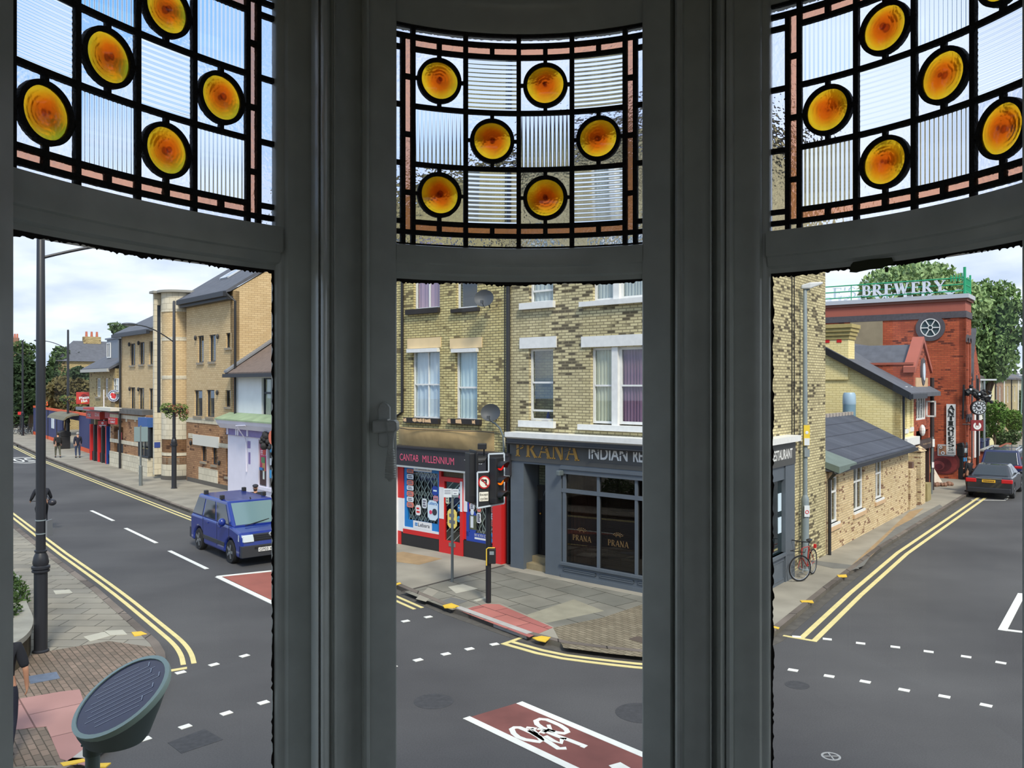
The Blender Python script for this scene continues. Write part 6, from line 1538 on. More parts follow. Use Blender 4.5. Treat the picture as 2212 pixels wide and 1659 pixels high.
mb = MB(); mb.prism_x([(-1.1, 2.35), (-.9, 2.62), (-.5, 2.78), (0.05, 2.85), (0.05, 2.7), (-.5, 2.65), (-.85, 2.5), (-1.0, 2.35)], entr[0] - .3, entr[1] + .1); mb.build('porch_canopy', plain('olive_canopy', (112, 106, 84), .7, noise=.1), R)
bx('passage_back', (entr[0] - .3, entr[1] + .3, .1, 2.7), 1.6, 1.7, darkin, R)
put_text('lit_letters', 'JOE.S', Lh * .18, Lh * .34, zH + .3, zH + .75, -.05, plain('lit_orange', (255, 90, 30), .5, emit=1.2), R)
# litter bin
P = G(138, 969, .1); T = thing('litter_bin', 'black litter bin in front of the blue hoarding', 'bin', P, FM.rz)
mb = MB(); mb.box(-.45, .45, -.35, .35, 0, .95); mb.build('bin_body', blackm, T, bevel=.04); mb = MB(); mb.prism_x([(-.38, .95), (.38, .95), (.38, 1.3), (0, 1.42), (-.38, 1.3)], -.48, .48); mb.build('bin_hood', blackm, T, bevel=.03)
mb = MB(); mb.box(-.3, .3, -.39, -.36, 1.0, 1.2); mb.build('bin_slot', darkin, T)

# ---- far roofs
def farhouse(name, lb, c, rz, w_, d_, h_, hr, mat, rmat, hip=True, chim=()):
    T = thing(name, lb, 'building', c, rz); mb = MB(); mb.box(-w_ / 2, w_ / 2, -d_ / 2, d_ / 2, -1, h_); mb.build('wall', mat, T)
    mb = MB(); k = .5 if hip else 1.0
    mb.loft([[(-w_ / 2 - .3, -d_ / 2 - .3, h_), (w_ / 2 + .3, -d_ / 2 - .3, h_), (w_ / 2 + .3, d_ / 2 + .3, h_), (-w_ / 2 - .3, d_ / 2 + .3, h_)], [(-w_ / 2 * k - .01, -.05, h_ + hr), (w_ / 2 * k + .01, -.05, h_ + hr), (w_ / 2 * k + .01, .05, h_ + hr), (-w_ / 2 * k - .01, .05, h_ + hr)]]); mb.build('roof', rmat, T)
    for x, y, s_, hh in chim:
        mb = MB(); mb.box(x - s_, x + s_, y - s_ * .6, y + s_ * .6, h_, h_ + hh); ch = mb.build('chimney', mat, T)
        for q in range(3): mb = MB(); mb.lathe([(.14, 0), (.11, .6)], 10, o=(x - s_ * .6 + q * s_ * .6, y, h_ + hh)); mb.build('chimney_pot', plain('terracotta', (190, 110, 84), .8), ch)
    return T
P = PY(198, 830, 95); farhouse('distant_house', 'distant house with a hipped slate roof above the trees, left of the dormer', (P.x, 95, 0), .6, 7.5, 7, 7.6, 2.4, oldb, slate, chim=((0, 0, .9, 2.9),))
P = PY(17, 830, 120); farhouse('distant_chimney_house', 'distant brick house with red chimney pots at the far left edge', (P.x, 120, 0), .3, 3.6, 6, 10.3, .6, plain('far_brick', (140, 106, 88), .9), plain('far_brick', (140, 106, 88)), chim=((-.4, 0, .9, 1.2), (.9, 0, .5, 1.5)))
# ================================================================== RIGHT-HAND STREET
sandb = brick('sandy_brick', (222, 200, 158), (200, 174, 130), (176, 158, 128), dark=(128, 92, 70), darkamt=.05, stain=.08, dscale=3)
yelb = brick('painted_yellow_brick', (246, 230, 172), (238, 220, 158), (216, 198, 140), stain=.06, bw=.3, bh=.1)
redb = brick('red_brick', (180, 94, 68), (162, 80, 58), (144, 84, 66), bw=.3, bh=.1, dark=(120, 60, 46), darkamt=.03, stain=.18)
redr = plain('red_render', (164, 92, 76), .85, noise=.05, nscale=2); redo = brick('orange_brick', (190, 98, 66), (170, 82, 58), (146, 82, 60), bw=.3, bh=.1, dark=(110, 58, 48), darkamt=.05, stain=.22)
bluebr = plain('blue_brick', (82, 78, 82), .8, noise=.15, nscale=9); stone = plain('sand_stone', (200, 168, 130), .85, noise=.08, nscale=3)
slate2 = brick('slate_courses', (84, 88, 98), (76, 80, 90), (60, 62, 70), bw=.5, bh=.3, ms=.01, stain=.12)

# ---- low range with slate roof
R = FB.root('low_brick_range', 'low sandy brick range with three white windows and a dark slate roof', 'building')
aW0 = aE; aW1_ = FB.au(1962); zEv = 2.6
lw_ = [FB.rect(*q) for q in ((1790, 1030, 1811, 1130), (1844, 1008, 1866, 1102), (1891, 995, 1907, 1077))]
lw_ = [(a, b, c, d) for a, b, c, d in lw_]
mb = MB(); wallholes(mb, aW0, aW1_, .1, zEv, lw_); mb.build('wall', sandb, R)
for i, w_ in enumerate(lw_):
    wf = win(R, w_, .06, .06, hs=(.66,), vs=(.5,), bar=.05, glass=wglass2)
    bx('window_sill', (w_[0] - .05, w_[1] + .05, w_[2] - .07, w_[2]), -.05, .14, wpaint, wf)
    bx('stone_sill', (w_[0] - .1, w_[1] + .15, w_[2] - .2, w_[2] - .07), -.06, .05, stone, R)
    bx('stone_head', (w_[0] - .1, w_[1] + .25, w_[3], min(w_[3] + .18, zEv)), -.03, .05, stone, R)
    bx('window_back', (w_[0], w_[1], w_[2], w_[3]), .5, .52, plain('dim_blind', (120, 130, 128), .9), R)
mb = MB(); mb.box(aW0 + .1, aW1_ - .05, .55, 4.4, .1, zEv - .1); mb.build('inner_body', darkin, R)
yr, zr_ = 2.25, 3.85; ar_ = FB.px(1838, 898, yr)[0]
mb = MB(); mb.loft([[(aW0, -.22, zEv - .06), (aW0, -.22, zEv + .04), (aW0, yr, zr_), (aW0, yr + .1, zr_), (aW0, 4.5, zEv)], [(ar_, -.22, zEv - .06), (ar_, -.22, zEv + .04), (ar_, yr, zr_), (ar_, yr + .1, zr_), (ar_, 4.5, zEv)]])
mb.add([(ar_, -.22, zEv - .06), (ar_, yr, zr_), (ar_, yr + .1, zr_), (ar_, 4.5, zEv), (aW1_ + .2, -.22, zEv + .02), (aW1_ + .2, 4.5, zEv), (ar_, -.22, zEv + .04)], [(6, 4, 1), (1, 4, 5, 2), (2, 5, 3), (0, 4, 6), (0, 3, 5, 4)])
rf = mb.build('roof', slate2, R)
mb = MB(); mb.box(aW0, aW1_ + .15, -.34, -.2, zEv - .12, zEv + .0); mb.build('gutter', gutter, R)
mb = MB(); x = aW0
while x < ar_: mb.box(x, x + .26, yr - .06, yr + .12, zr_ - .03, zr_ + .10); x += .42
mb.build('ridge_tiles', plain('pale_ridge', (170, 160, 150), .8), R)
mb = MB(); mb.hull8([(aW0 - .02, -.4, zEv - .1), (aW0 + 2.2, -.3, zEv - .05), (aW0 + 1.5, .6, zEv + .35), (aW0 - .02, .7, zEv + .3)], [(aW0 - .02, -.4, zEv + .1), (aW0 + 2.2, -.3, zEv + .06), (aW0 + 1.5, .6, zEv + .5), (aW0 - .02, .7, zEv + .45)]); mb.build('lead_valley', plain('lead_green', (102, 116, 108), .6, noise=.1), R)
mb = MB(); a_ = aW0 + .06; mb.tube([(a_, -.1, .1), (a_, -.1, zEv - .3), (a_ - .1, -.3, zEv - .08)], .05, 8); mb.build('downpipe', blackm, R)

# pillars and gate beyond
def PB(u, v, z=.1): return G(u, v, z)
T = FB.root('gate_wall', 'pale speckled stub wall with a leaning pillar and brown gate post past the low range', 'wall')
mb = MB(); mb.box(aW1_ + .1, aW1_ + 1.2, -.05, .25, .1, 1.7); mb.build('stub_wall', sandb, T)
a_ = FB.au(1992, 0); mb = MB(); mb.box(a_ - .8, a_ + .1, -.1, .35, .1, 2.3); mb.prism_x([(-.15, 2.3), (.4, 2.3), (.12, 2.5)], a_ - .85, a_ + .15); mb.build('pillar', sandb, T)
mb = MB(); mb.box(a_ - 1.9, a_ - 1.6, 0, .25, .1, 1.95); mb.build('gate_post', plain('brown_post', (104, 78, 66), .8), T)
mb = MB(); mb.box(a_ + .5, a_ + 1.3, -.1, .3, .1, .85); mb.build('low_pier', plain('mossy_stone', (150, 136, 92), .9, noise=.2), T)

# ---- yellow house
R = FB.root('yellow_house', 'bright yellow brick house with a dark sloping verge and a corbelled chimney', 'building')
sy, wy = 12.0, .58; sy1 = 14.5
def on_perp(u, v, s0):
    "pixel on the plane x=s0 of the frame: returns y (inwards) and z"
    rx = (u - CU) / F; P = FB.O + FB.d * s0
    w = (rx * P.y - P.x) / (FB.n.x - rx * FB.n.y); t = P.y + w * FB.n.y
    return w, H - (v - CV) / F * t
zey = on_perp(1945, 838, sy)[1]; pk = on_perp(1825, 775, sy); sl = (pk[1] - zey) / (pk[0] - wy)
yridge = 4.3
zg = lambda y: zey + sl * (y - wy)
mb = MB(); mb.prism_x([(wy, .1), (wy, zey), (yridge, zg(yridge)), (7.5, zey), (7.5, .1)], sy, sy + .3); mb.build('gable_wall', yelb, R)
fw_ = [(sy + .75, sy + 1.2, FB.px(1955, 927, wy)[1], FB.px(1955, 850, wy)[1]), (sy + 1.75, sy + 2.2, FB.px(1966, 923, wy)[1], FB.px(1966, 850, wy)[1])]
mb = MB(); wallholes(mb, sy, sy1, .1, zey, fw_, wy, wy + .3); mb.build('wall', yelb, R)
for w_ in fw_: 
    o = win(R, w_, wy + .1, .05, bar=.04, hs=(.5,)); bx('window_sill', (w_[0] - .08, w_[1] + .08, w_[2] - .18, w_[2]), wy - .06, wy + .1, wpaint, R); bx('keystone', (w_[0] + .05, w_[1] - .05, w_[3], w_[3] + .3), wy - .04, wy, wpaint, R)
bx('shop_box', (sy + .1, sy1, FB.px(1958, 962, wy)[1], FB.px(1958, 945, wy)[1]), wy - .25, wy, wpaint, R)
mb = MB(); mb.box(sy + .3, sy1, wy + .5, 7, .1, zey - .1); mb.build('inner_body', darkin, R)
mb = MB(); mb.prism_x([(wy - .45, zey - .38), (wy - .45, zey - .2), (yridge, zg(yridge) + .12), (7.8, zey), (yridge, zg(yridge) - .1)], sy - .25, 18.0)
mb.prism_x([(2.2, zg(2.2)), (yridge, zg(yridge) + .12), (7.8, zey)], 18.0, 23.8)
mb.build('roof', slate, R)
mb = MB(); mb.hull8([(sy - .27, wy - .45, zey - .5), (sy - .2, wy - .45, zey - .5), (sy - .2, yridge - .8, zg(yridge - .8) - .22), (sy - .27, yridge - .8, zg(yridge - .8) - .22)], [(sy - .27, wy - .45, zey - .2), (sy - .2, wy - .45, zey - .2), (sy - .2, yridge - .8, zg(yridge - .8) + .08), (sy - .27, yridge - .8, zg(yridge - .8) + .08)]); mb.build('bargeboard', blackm, R)
mb = MB(); mb.box(sy - .3, sy1, wy - .55, wy - .4, zey - .45, zey - .25); mb.tube([(sy + .12, wy - .1, .1), (sy + .12, wy - .1, zey - .3)], .05, 8); mb.build('gutter', gutter, R)
cy0 = on_perp(1832, 720, sy - .1)[0]; zc1 = on_perp(1810, 702, sy)[1]; zc0 = on_perp(1810, 745, sy)[1]
mb = MB(); mb.box(sy - .08, sy + .9, cy0, cy0 + 2.2, zc0 - 1.5, zc1 - .35); CH = mb.build('chimney', yelb, R)
mb = MB()
for k in range(4): mb.box(sy - .12 - .06 * k, sy + .94 + .05 * k, cy0 - .05 - .05 * k, cy0 + 2.3, zc1 - .62 + .16 * k, zc1 - .46 + .16 * k)
x = cy0
mb.build('corbel_courses', plain('corbel_yellow', (176, 160, 104), .85, noise=.1, nscale=5), CH)
for k in range(2): y = on_perp((1814, 1788)[k], 735, sy)[0]; z = on_perp(1814, 735, sy)[1]; bx('red_vent', (sy - .1, sy - .07, z - .1, z + .12), y - .1, y + .1, redp, CH)
# steel flue on the low roof
c = FB.w(11.25, 2.4, 0); T = thing('flue', 'blue-grey metal flue standing behind the low slate roof', 'flue', (c.x, c.y, 3.4)); zt3 = PY(1838, 848, c.y).z - 3.4
mb = MB(); mb.lathe([(.26, -.6), (.26, zt3 - .5), (.25, zt3 - .5)], 20); mb.build('flue_pipe', plain('flue_metal', (112, 142, 158), .4, noise=.05), T, smooth=True); mb = MB(); mb.lathe([(.255, zt3 - .5), (.27, zt3 - .45), (.255, zt3 - .1), (.21, zt3)], 20); mb.build('flue_cap', plain('flue_pale', (160, 186, 204), .4), T, smooth=True)

# ---- red gabled house
R = FB.root('red_gabled_house', 'narrow red brick house with a pointed gable, oval window and open casement', 'building')
s0, s1_ = 14.5, 18.0; zr2 = 5.95; zap = 7.0; sm = (s0 + s1_) / 2
w1_ = (s0 + .5, s1_ - 1.0, FB.px(1988, 907, wy)[1], FB.px(1988, 840, wy)[1])
mb = MB(); wallholes(mb, s0, s1_, .1, zr2 - .5, [w1_, (s0 + .5, s1_ - .4, .3, 3.0)], wy, wy + .3); mb.prism_y([(s0, zr2 - .5), (s1_, zr2 - .5), (s1_, zr2 - .3), (sm, zap), (s0, zr2 - .3)], wy, wy + .3); mb.build('wall', redb, R)
mb = MB(); mb.box(s0, s0 + .3, wy + .3, 3.2, 4.5, zr2 + .0); mb.build('side_parapet', redb, R); mb = MB(); mb.box(s0 - .05, s0 + .35, wy, 3.2, zr2, zr2 + .1); mb.build('coping', redr, R)
mb = MB()
mb.hull8([(s0 - .1, wy - .08, zr2 - .35), (s0 - .1, wy + .4, zr2 - .35), (sm, wy + .4, zap + .0), (sm, wy - .08, zap + .0)], [(s0 - .1, wy - .08, zr2 - .1), (s0 - .1, wy + .4, zr2 - .1), (sm, wy + .4, zap + .25), (sm, wy - .08, zap + .25)])
mb.hull8([(s1_ + .1, wy - .08, zr2 - .35), (s1_ + .1, wy + .4, zr2 - .35), (sm, wy + .4, zap + .0), (sm, wy - .08, zap + .0)], [(s1_ + .1, wy - .08, zr2 - .1), (s1_ + .1, wy + .4, zr2 - .1), (sm, wy + .4, zap + .25), (sm, wy - .08, zap + .25)])
mb.build('gable_coping', redr, R)
mb = MB(); mb.prism_x([(0, 0), (0, 0)], 0, 0) if False else None
mb.loft([[(s0, wy + .3, zr2 - .3), (sm, wy + .3, zap - .1), (s1_, wy + .3, zr2 - .3)], [(s0, 4.2, zr2 - .3), (sm, 4.2, zap - .1), (s1_, 4.2, zr2 - .3)]]); mb.build('gable_roof', slate, R)
mb = MB(); mb.disc((sm, wy - .03, 5.65), .42, 'y', .08, 24, .62); OW = mb.build('oval_surround', bluebr, R); mb = MB(); mb.disc((sm, wy - .06, 5.65), .22, 'y', .08, 20, .40); mb.build('oval_pane', plain('pale_pane', (196, 206, 214), .2), OW)
win(R, w1_, wy + .02, .08, hs=(.72,), vs=(.25, .5, .75), bar=.06); bx('window_head', (w1_[0] - .2, w1_[1] + .3, w1_[3], w1_[3] + .5), wy - .04, wy, stone, R)
mb = MB(); x = w1_[1]; zc_, zd_ = w1_[2] + .1, w1_[3] - .55
for q in ((0, .42, zc_, zc_ + .07), (0, .42, zd_ - .07, zd_), (0, .07, zc_, zd_), (.36, .42, zc_, zd_)): mb.box(x + .02, x + .07, wy - q[1], wy - q[0], q[2], q[3])
mb.build('open_casement', wpaint, R)
mb = MB(); mb.sphere((w1_[0] + .5, wy - .15, w1_[2] - .45), .13, 8, 6, sc=(1, 1, 2)); mb.build('wall_lantern', wpaint, R)
mb = MB(); mb.box(s0, s1_, wy + .6, 6, .1, zr2 - .6); mb.build('inner_body', darkin, R)
bsg = FB.rect(1976, 952, 2004, 972, wy - .15); b_ = bx('shop_sign', (s0 + .15, s1_ - .1, bsg[2], bsg[3]), wy - .18, wy, plain('brown_sign', (70, 54, 48), .6), R); put_text('sign_letters', 'THE OLDE', s0 + .9, s1_ - .4, bsg[2] + .2, bsg[3] - .15, wy - .18, stone, b_)
for k in range(4): x = s0 + .4 + k * .85; bx('shop_post', (x, x + .12, .1, bsg[2]), wy - .05, wy + .1, plain('dark_brown', (64, 44, 40), .6), R)
mb = MB(); x = s1_ + .25; mb.box(s1_, s1_ + .6, wy + .1, wy + 3, .1, 5.2); mb.tube([(s1_ + .2, wy - .05, .1), (s1_ + .2, wy - .05, 5.4)], .09, 8); mb.build('dark_recess', plain('gap_shade', (58, 50, 50), .9), R)  # dark colour stands for shade in this gap; the drainpipe shares it

# ---- brewery
R = FB.root('brewery_building', 'big red brick brewery with a dark band, round six-spoked window and green roof sign', 'building')
sb = 23.9; sb1 = 25.75; zB = 9.72; wmax = 12.0
mb = MB(); 
zband2 = on_perp(2050, 682, sb)[1]
rc = on_perp(2010, 708, sb); rad = 29 / F * (FB.O.y + FB.d.y * sb + .6 * rc[0])
# wall facing the viewer with a round opening
def perp(mb, y0, y1, z0, z1, x0=sb, x1=None): mb.box(x0, x1 if x1 is not None else x0 + .3, y0, y1, z0, z1)
perp(mb, 0, wmax, .1, zband2 - .12, sb, sb + .3); mb.build('wall', redo, R)
mb = MB(); mb.box(sb, sb1, 0, .0 + .3, .1, zband2 - .12) if False else None
mb = MB(); mb.box(sb, sb1, 0, wmax, zband2 + .22, zB - .1); mb.build('parapet', redr, R)
mb = MB(); mb.box(sb - .05, sb1 + .04, -.05, wmax, zband2 - .12, zband2 + .22); mb.build('dark_band', bluebr, R)
mb = MB(); mb.box(sb - .18, sb1 + .15, -.18, wmax, zB - .12, zB + .1); mb.build('coping', plain('pale_coping', (186, 190, 196), .6), R); mb = MB(); mb.box(sb - .1, sb1 + .08, -.1, wmax, zB - .26, zB - .12); mb.build('coping_mould', plain('brown_mould', (130, 84, 70), .8), R)
# street face with tall arched recesses
a1_, a2_ = (sb + .25, sb + .75), (sb + 1.1, sb + 1.6)
hb = []
for q in (a1_, a2_): hb += [(q[0], q[1], .1, 3.1), (q[0], q[1], 4.0, 7.3)]
mb = MB(); wallholes(mb, sb, sb1, .1, zband2 - .12, hb, 0, .3); mb.build('wall', redb, R)
mb = MB(); mb.box(sb + .3, sb1, .3, wmax, .1, zband2); mb.build('inner_body', plain('brewery_back', (120, 60, 44), .9), R)
for q in (a1_, a2_):
    for zt4 in (3.1, 7.3):
        mb = MB(); mb.ringy(((q[0] + q[1]) / 2, -.02, zt4), .25, .42, .08, 12, 0, math.pi); mb.build('arch_head', bluebr, R)
    for z0, z1 in ((4.6, 5.4), (6.2, 7.2)): bx('slit_window', (q[0] + .1, q[1] - .1, z0, z1), .2, .25, bluebr, R)
    bx('white_door', (q[0] + .05, q[0] + .3, .1, 2.9), .1, .2, wpaint, R)
# round window
MR = Matrix.Translation((sb - .03, rc[0], rc[1])) @ Matrix.Rotation(math.radians(-90), 4, 'Z')
mb = MB(); mb.ringy((0, 0, 0), rad * .62, rad, .1, 40, M=MR); RW = mb.build('round_window', bluebr, R)
mb = MB(); mb.disc((0, .03, 0), rad * .64, 'y', .04, 32, M=MR); mb.build('pane', plain('round_glass', (70, 86, 90), .1), RW)
mb = MB(); mb.ringy((0, -.02, 0), rad * .62, rad * .68, .08, 32, M=MR); mb.ringy((0, -.02, 0), rad * .13, rad * .18, .06, 20, M=MR)
for k in range(6): t_ = math.radians(60 * k); stroke(mb, rad * .16 * math.cos(t_), rad * .16 * math.sin(t_), rad * .63 * math.cos(t_), rad * .63 * math.sin(t_), .05, 0, .05, MR)
mb.build('spokes', wpaint, RW)
y0, z0 = on_perp(1907, 765, sb); y1, z1 = on_perp(1837, 693, sb)
bx('rendered_panel', (sb - .04, sb, z0 - 1, z1), y0, y1, plain('drab_render', (150, 136, 110), .9, noise=.1, nscale=2), R)
# roof sign: green railings and letters
green = plain('sign_green', (40, 160, 110), .5); pale = plain('sign_white', (222, 226, 236), .5)
TS = FB.root('brewery_roof_sign', 'green railing on the brewery roof carrying the white letters BREWERY', 'sign')
yl, yr_ = on_perp(1783, 620, sb)[0] + .6, .05
zt5, zm5, zb5 = on_perp(2040, 602, sb)[1], on_perp(2040, 616, sb)[1], on_perp(2040, 630, sb)[1]
mb = MB()
for z in (zt5, zm5, zb5): mb.tube([(sb + .1, yl, z), (sb + .1, yr_, z)], .035, 6); mb.tube([(sb + .1, yr_, z), (sb1, yr_, z)], .035, 6)
k = 0; y = yr_
while y < yl: mb.tube([(sb + .1, y, zB), (sb + .1, y, zt5)], .025, 6); y += 1.9
for k in range(7): x = sb + .1 + (sb1 - sb - .1) * k / 6; mb.tube([(x, yr_, zB), (x, yr_, zt5 + (.1 if k % 2 else 0))], .022, 6)
for k in range(5): mb.tube([(sb + .1, yr_ + .12 + .13 * k, zB + .8), (sb + .1, yr_ + .12 + .13 * k, zt5 + .15 + .1 * (k == 0))], .03, 6)
mb.tube([(sb + .1, yr_, zB), (sb + .1, yr_, zt5 + .55)], .07, 6); mb.tube([(sb1, yr_, zB), (sb1, yr_, zt5 + .3)], .05, 6)
mb.build('railing', green, TS)
# letters read with their backs to the wall: local x of the text runs towards the street
MT = Matrix.Translation((sb + .02, 0, 0)) @ Matrix.Rotation(math.radians(-90), 4, 'Z')
ya = on_perp(1862, 620, sb)[0]; yb2 = on_perp(2043, 616, sb)[0]
put_serif('sign_letters', 'BREWERY', -ya, -yb2, zB + .30, zt5 - .08, 0, pale, TS, t=.05, M=MT, gap=.14, heavy=1.35)
put_serif('rear_letters', "BREWERY", -ya - 2.6, -yb2 + .6, zB + .02, zB + .45, .9, pale, TS, t=.05, M=MT, gap=.1, heavy=.8)
put_serif('sign_letters', "E'S", -on_perp(1797, 620, sb)[0], -on_perp(1850, 620, sb)[0], zB + .28, zt5 - .1, .1, plain('faint_letters', (200, 216, 226), .6), TS, t=.04, M=MT, heavy=.8)
# antiques banner, boards
ba, zb6 = on_perp(2045, 982, sb); bb, zt6 = on_perp(2065, 873, sb)
T = FB.root('antiques_banner', 'tall white banner reading ANTIQUES on the red brewery wall', 'banner')
bx('banner_sheet', (sb - .09, sb - .05, zb6, zt6), bb, ba, wpaint, T)
MBn = Matrix.Translation((sb - .1, 0, 0)) @ Matrix.Rotation(math.radians(-90), 4, 'Z')
put_serif('banner_letters', 'ANTIQUES', -ba + .08, -bb - .06, zb6 + .42, zt6 - .05, 0, plain('banner_black', (30, 34, 32), .6), T, t=.01, vertical=True, M=MBn, heavy=1.5)
put_text('banner_letters', '26', -ba + .1, -bb - .1, zb6 + .22, zb6 + .38, 0, MATS['banner_black'], T, M=MBn); put_text('banner_letters', 'DEALERS', -ba + .05, -bb - .05, zb6 + .06, zb6 + .16, 0, MATS['banner_black'], T, M=MBn)
pa, zp0 = on_perp(2026, 984, sb); pb, zp1 = on_perp(2062, 961, sb)
T = FB.root('picture_board', 'framed picture board with jewellery photos under the banner', 'board')
bx('board', (sb - .06, sb - .01, zp0, zp1), pb, pa, plain('board_grey', (186, 190, 194), .5), T)
pm = (pa + pb) / 2 - .1
bx('picture', (sb - .08, sb - .06, zp0 + .06, zp1 - .06), pm + .05, pa - .06, plain('picture_mix', (150, 110, 86), .6, noise=.5, nscale=5), T); bx('text_panel', (sb - .08, sb - .06, zp0 + .06, zp1 - .06), pb + .06, pm, wst, T)
mb = MB(); MQ = Matrix.Translation((sb - .085, 0, 0)) @ Matrix.Rotation(math.radians(-90), 4, 'Z')
for (dy_, dz_, c) in ((.25, .15, .09), (.55, .35, .08), (.15, .45, .07)): mb.ringy((-pa + dy_, 0, zp0 + dz_), c * .6, c, .01, 14, M=MQ)
mb.build('ring_picture', lightb, T)
# painted swirl on the base of the wall
P0 = on_perp(2038, 1018, sb); T = FB.root('mural', 'dark red swirling mural painted low on the brewery wall', 'mural')
MM = Matrix.Translation((sb - .02, P0[0], .95)) @ Matrix.Rotation(math.radians(-90), 4, 'Z')
for k, (r_, c) in enumerate(((.80, (96, 34, 34)), (.64, (120, 44, 44)), (.46, (86, 28, 34)), (.30, (136, 60, 62)), (.18, (90, 30, 40)))):
    mb = MB(); mb.disc((.08 * k * math.cos(k), -.01 * k, -.06 * k), r_, 'y', .02, 22, r_ * .82, M=MM); mb.build('swirl', plain('mural_%s' % ['rim', 'ring', 'dark', 'rose', 'heart'][k], c, .7, noise=.25, nscale=5), T)
# gabled wing beyond the brewery, with the clock
R = FB.root('gabled_wing', 'red brick gabled wing beyond the brewery, behind the hanging clock', 'building')
g0, g1_ = sb1 + .05, 29.5; zg0, zg1 = 5.6, 8.0
mb = MB(); mb.box(g0, g1_, .1, .4, .1, zg0); mb.prism_y([(g0, zg0), (g1_, zg0), ((g0 + g1_) / 2 - .5, zg1)], .1, .4); mb.build('wall', redb, R)
mb = MB(); mb.loft([[(g0, .2, zg0), ((g0 + g1_) / 2 - .5, .2, zg1), (g1_, .2, zg0)], [(g0, 6, zg0), ((g0 + g1_) / 2 - .5, 6, zg1), (g1_, 6, zg0)]]); mb.hull8([(g0 - .1, -.05, zg0 - .1), (g0 - .1, .3, zg0 - .1), ((g0 + g1_) / 2 - .5, .3, zg1), ((g0 + g1_) / 2 - .5, -.05, zg1)], [(g0 - .1, -.05, zg0 + .1), (g0 - .1, .3, zg0 + .1), ((g0 + g1_) / 2 - .5, .3, zg1 + .2), ((g0 + g1_) / 2 - .5, -.05, zg1 + .2)]); mb.build('roof', slate, R)
for x, z0, z1 in ((g0 + .9, 5.3, 6.8), (g0 + 2.2, 4.6, 5.6), (g0 + .6, 4.2, 5.2)): bx('pointed_window', (x, x + .35, z0, z1), .05, .12, bluebr, R)
for x in (g0 + .3, g0 + 1.5, g0 + 2.8): bx('white_window', (x, x + .4, 1.0, 3.4), .04, .12, wpaint, R)
for x in (g0 + .05, g0 + 2.3): mb = MB(); mb.tube([(x, 0.02, .1), (x, 0.02, 5.4)], .07, 8); mb.build('downpipe', blackm, R)

# clock on a black ornamental bracket
P = PY(2113, 881, 43.0); T = thing('hanging_clock', 'big round black clock with white roman-style markings hanging over the pavement', 'clock', P, -.15)
rc_ = 15.5 / F * 43; mb = MB(); mb.disc((0, 0, 0), rc_, 'y', .22, 36); mb.build('clock_case', blackm, T, bevel=.02)
mb = MB(); mb.disc((0, -.115, 0), rc_ * .86, 'y', .01, 36); mb.build('dial', plain('dial_dark', (70, 72, 74), .6), T)
mb = MB()
for k in range(12): t_ = math.radians(30 * k); stroke(mb, rc_ * .56 * math.cos(t_), rc_ * .56 * math.sin(t_), rc_ * .8 * math.cos(t_), rc_ * .8 * math.sin(t_), .05, -.12, .01)
mb.ringy((0, -.122, 0), rc_ * .80, rc_ * .84, .01, 36); mb.build('hour_marks', wst, T); mb = MB(); mb.ringy((0, -.122, 0), rc_ * .22, rc_ * .42, .01, 24); mb.build('centre_ring', MATS['board_grey'], T)
mb = MB(); stroke(mb, 0, 0, -rc_ * .35, rc_ * .28, .04, -.135, .01); stroke(mb, 0, 0, -rc_ * .5, rc_ * .3, .03, -.13, .01); mb.build('clock_hands', blackm, T)
mb = MB(); random.seed(9)
pts = [(-.55, 0, .75), (-.3, 0, .95), (0, 0, .75), (.3, 0, .55), (.6, 0, .62), (.5, 0, .3)]
mb.tube(pts, [.16, .14, .12, .12, .1, .05], 8)
for k in range(26): t_ = k / 25; mb.sphere((-.65 + 1.3 * t_, random.uniform(-.1, .1), .95 - .45 * t_ + random.uniform(-.22, .3)), random.uniform(.06, .15), 7, 5)
mb.tube([(-.7, 0, 1.2), (-.75, 0, -.6)], .05, 6); mb.tube([(0, 0, .6), (0, 0, rc_ * .9)], .04, 6); mb.build('scroll_bracket', plain('black_carving', (30, 30, 32), .5, bump=.5), T)
mb = MB(); 
for x, z in ((-.42, .95), (0, .7), (.5, .62)): mb.sphere((x, -.16, z), .06, 8, 6)
mb.build('white_highlights', wst, T)
P = PY(2110, 919, 42.0); T = thing('dark_red_sign', 'dark red square sign with a white ring emblem below the clock', 'sign', P, -.1); w_ = 25 / F * 42; h_ = 23 / F * 42
mb = MB(); mb.box(-w_ / 2, w_ / 2, -.05, .05, -h_ / 2, h_ / 2); mb.build('sign_panel', plain('maroon', (128, 34, 38), .5), T); mb = MB(); mb.ringy((0, -.055, -.02), .1, .19, .01, 24, math.radians(-240), math.radians(60)); mb.disc((0, -.055, -.04), .07, 'y', .012, 14); mb.build('ring_emblem', wpaint, T)
mb = MB(); mb.prism_y([(-.08, .12), (.08, .12), (0, -.04)], -.07, -.062); mb.build('red_wedge', MATS['maroon'], T); mb = MB(); mb.tube([(-w_ / 2, 0, .05), (-w_ / 2 - .35, .1, .05)], .03, 6); mb.build('bracket', blackm, T)

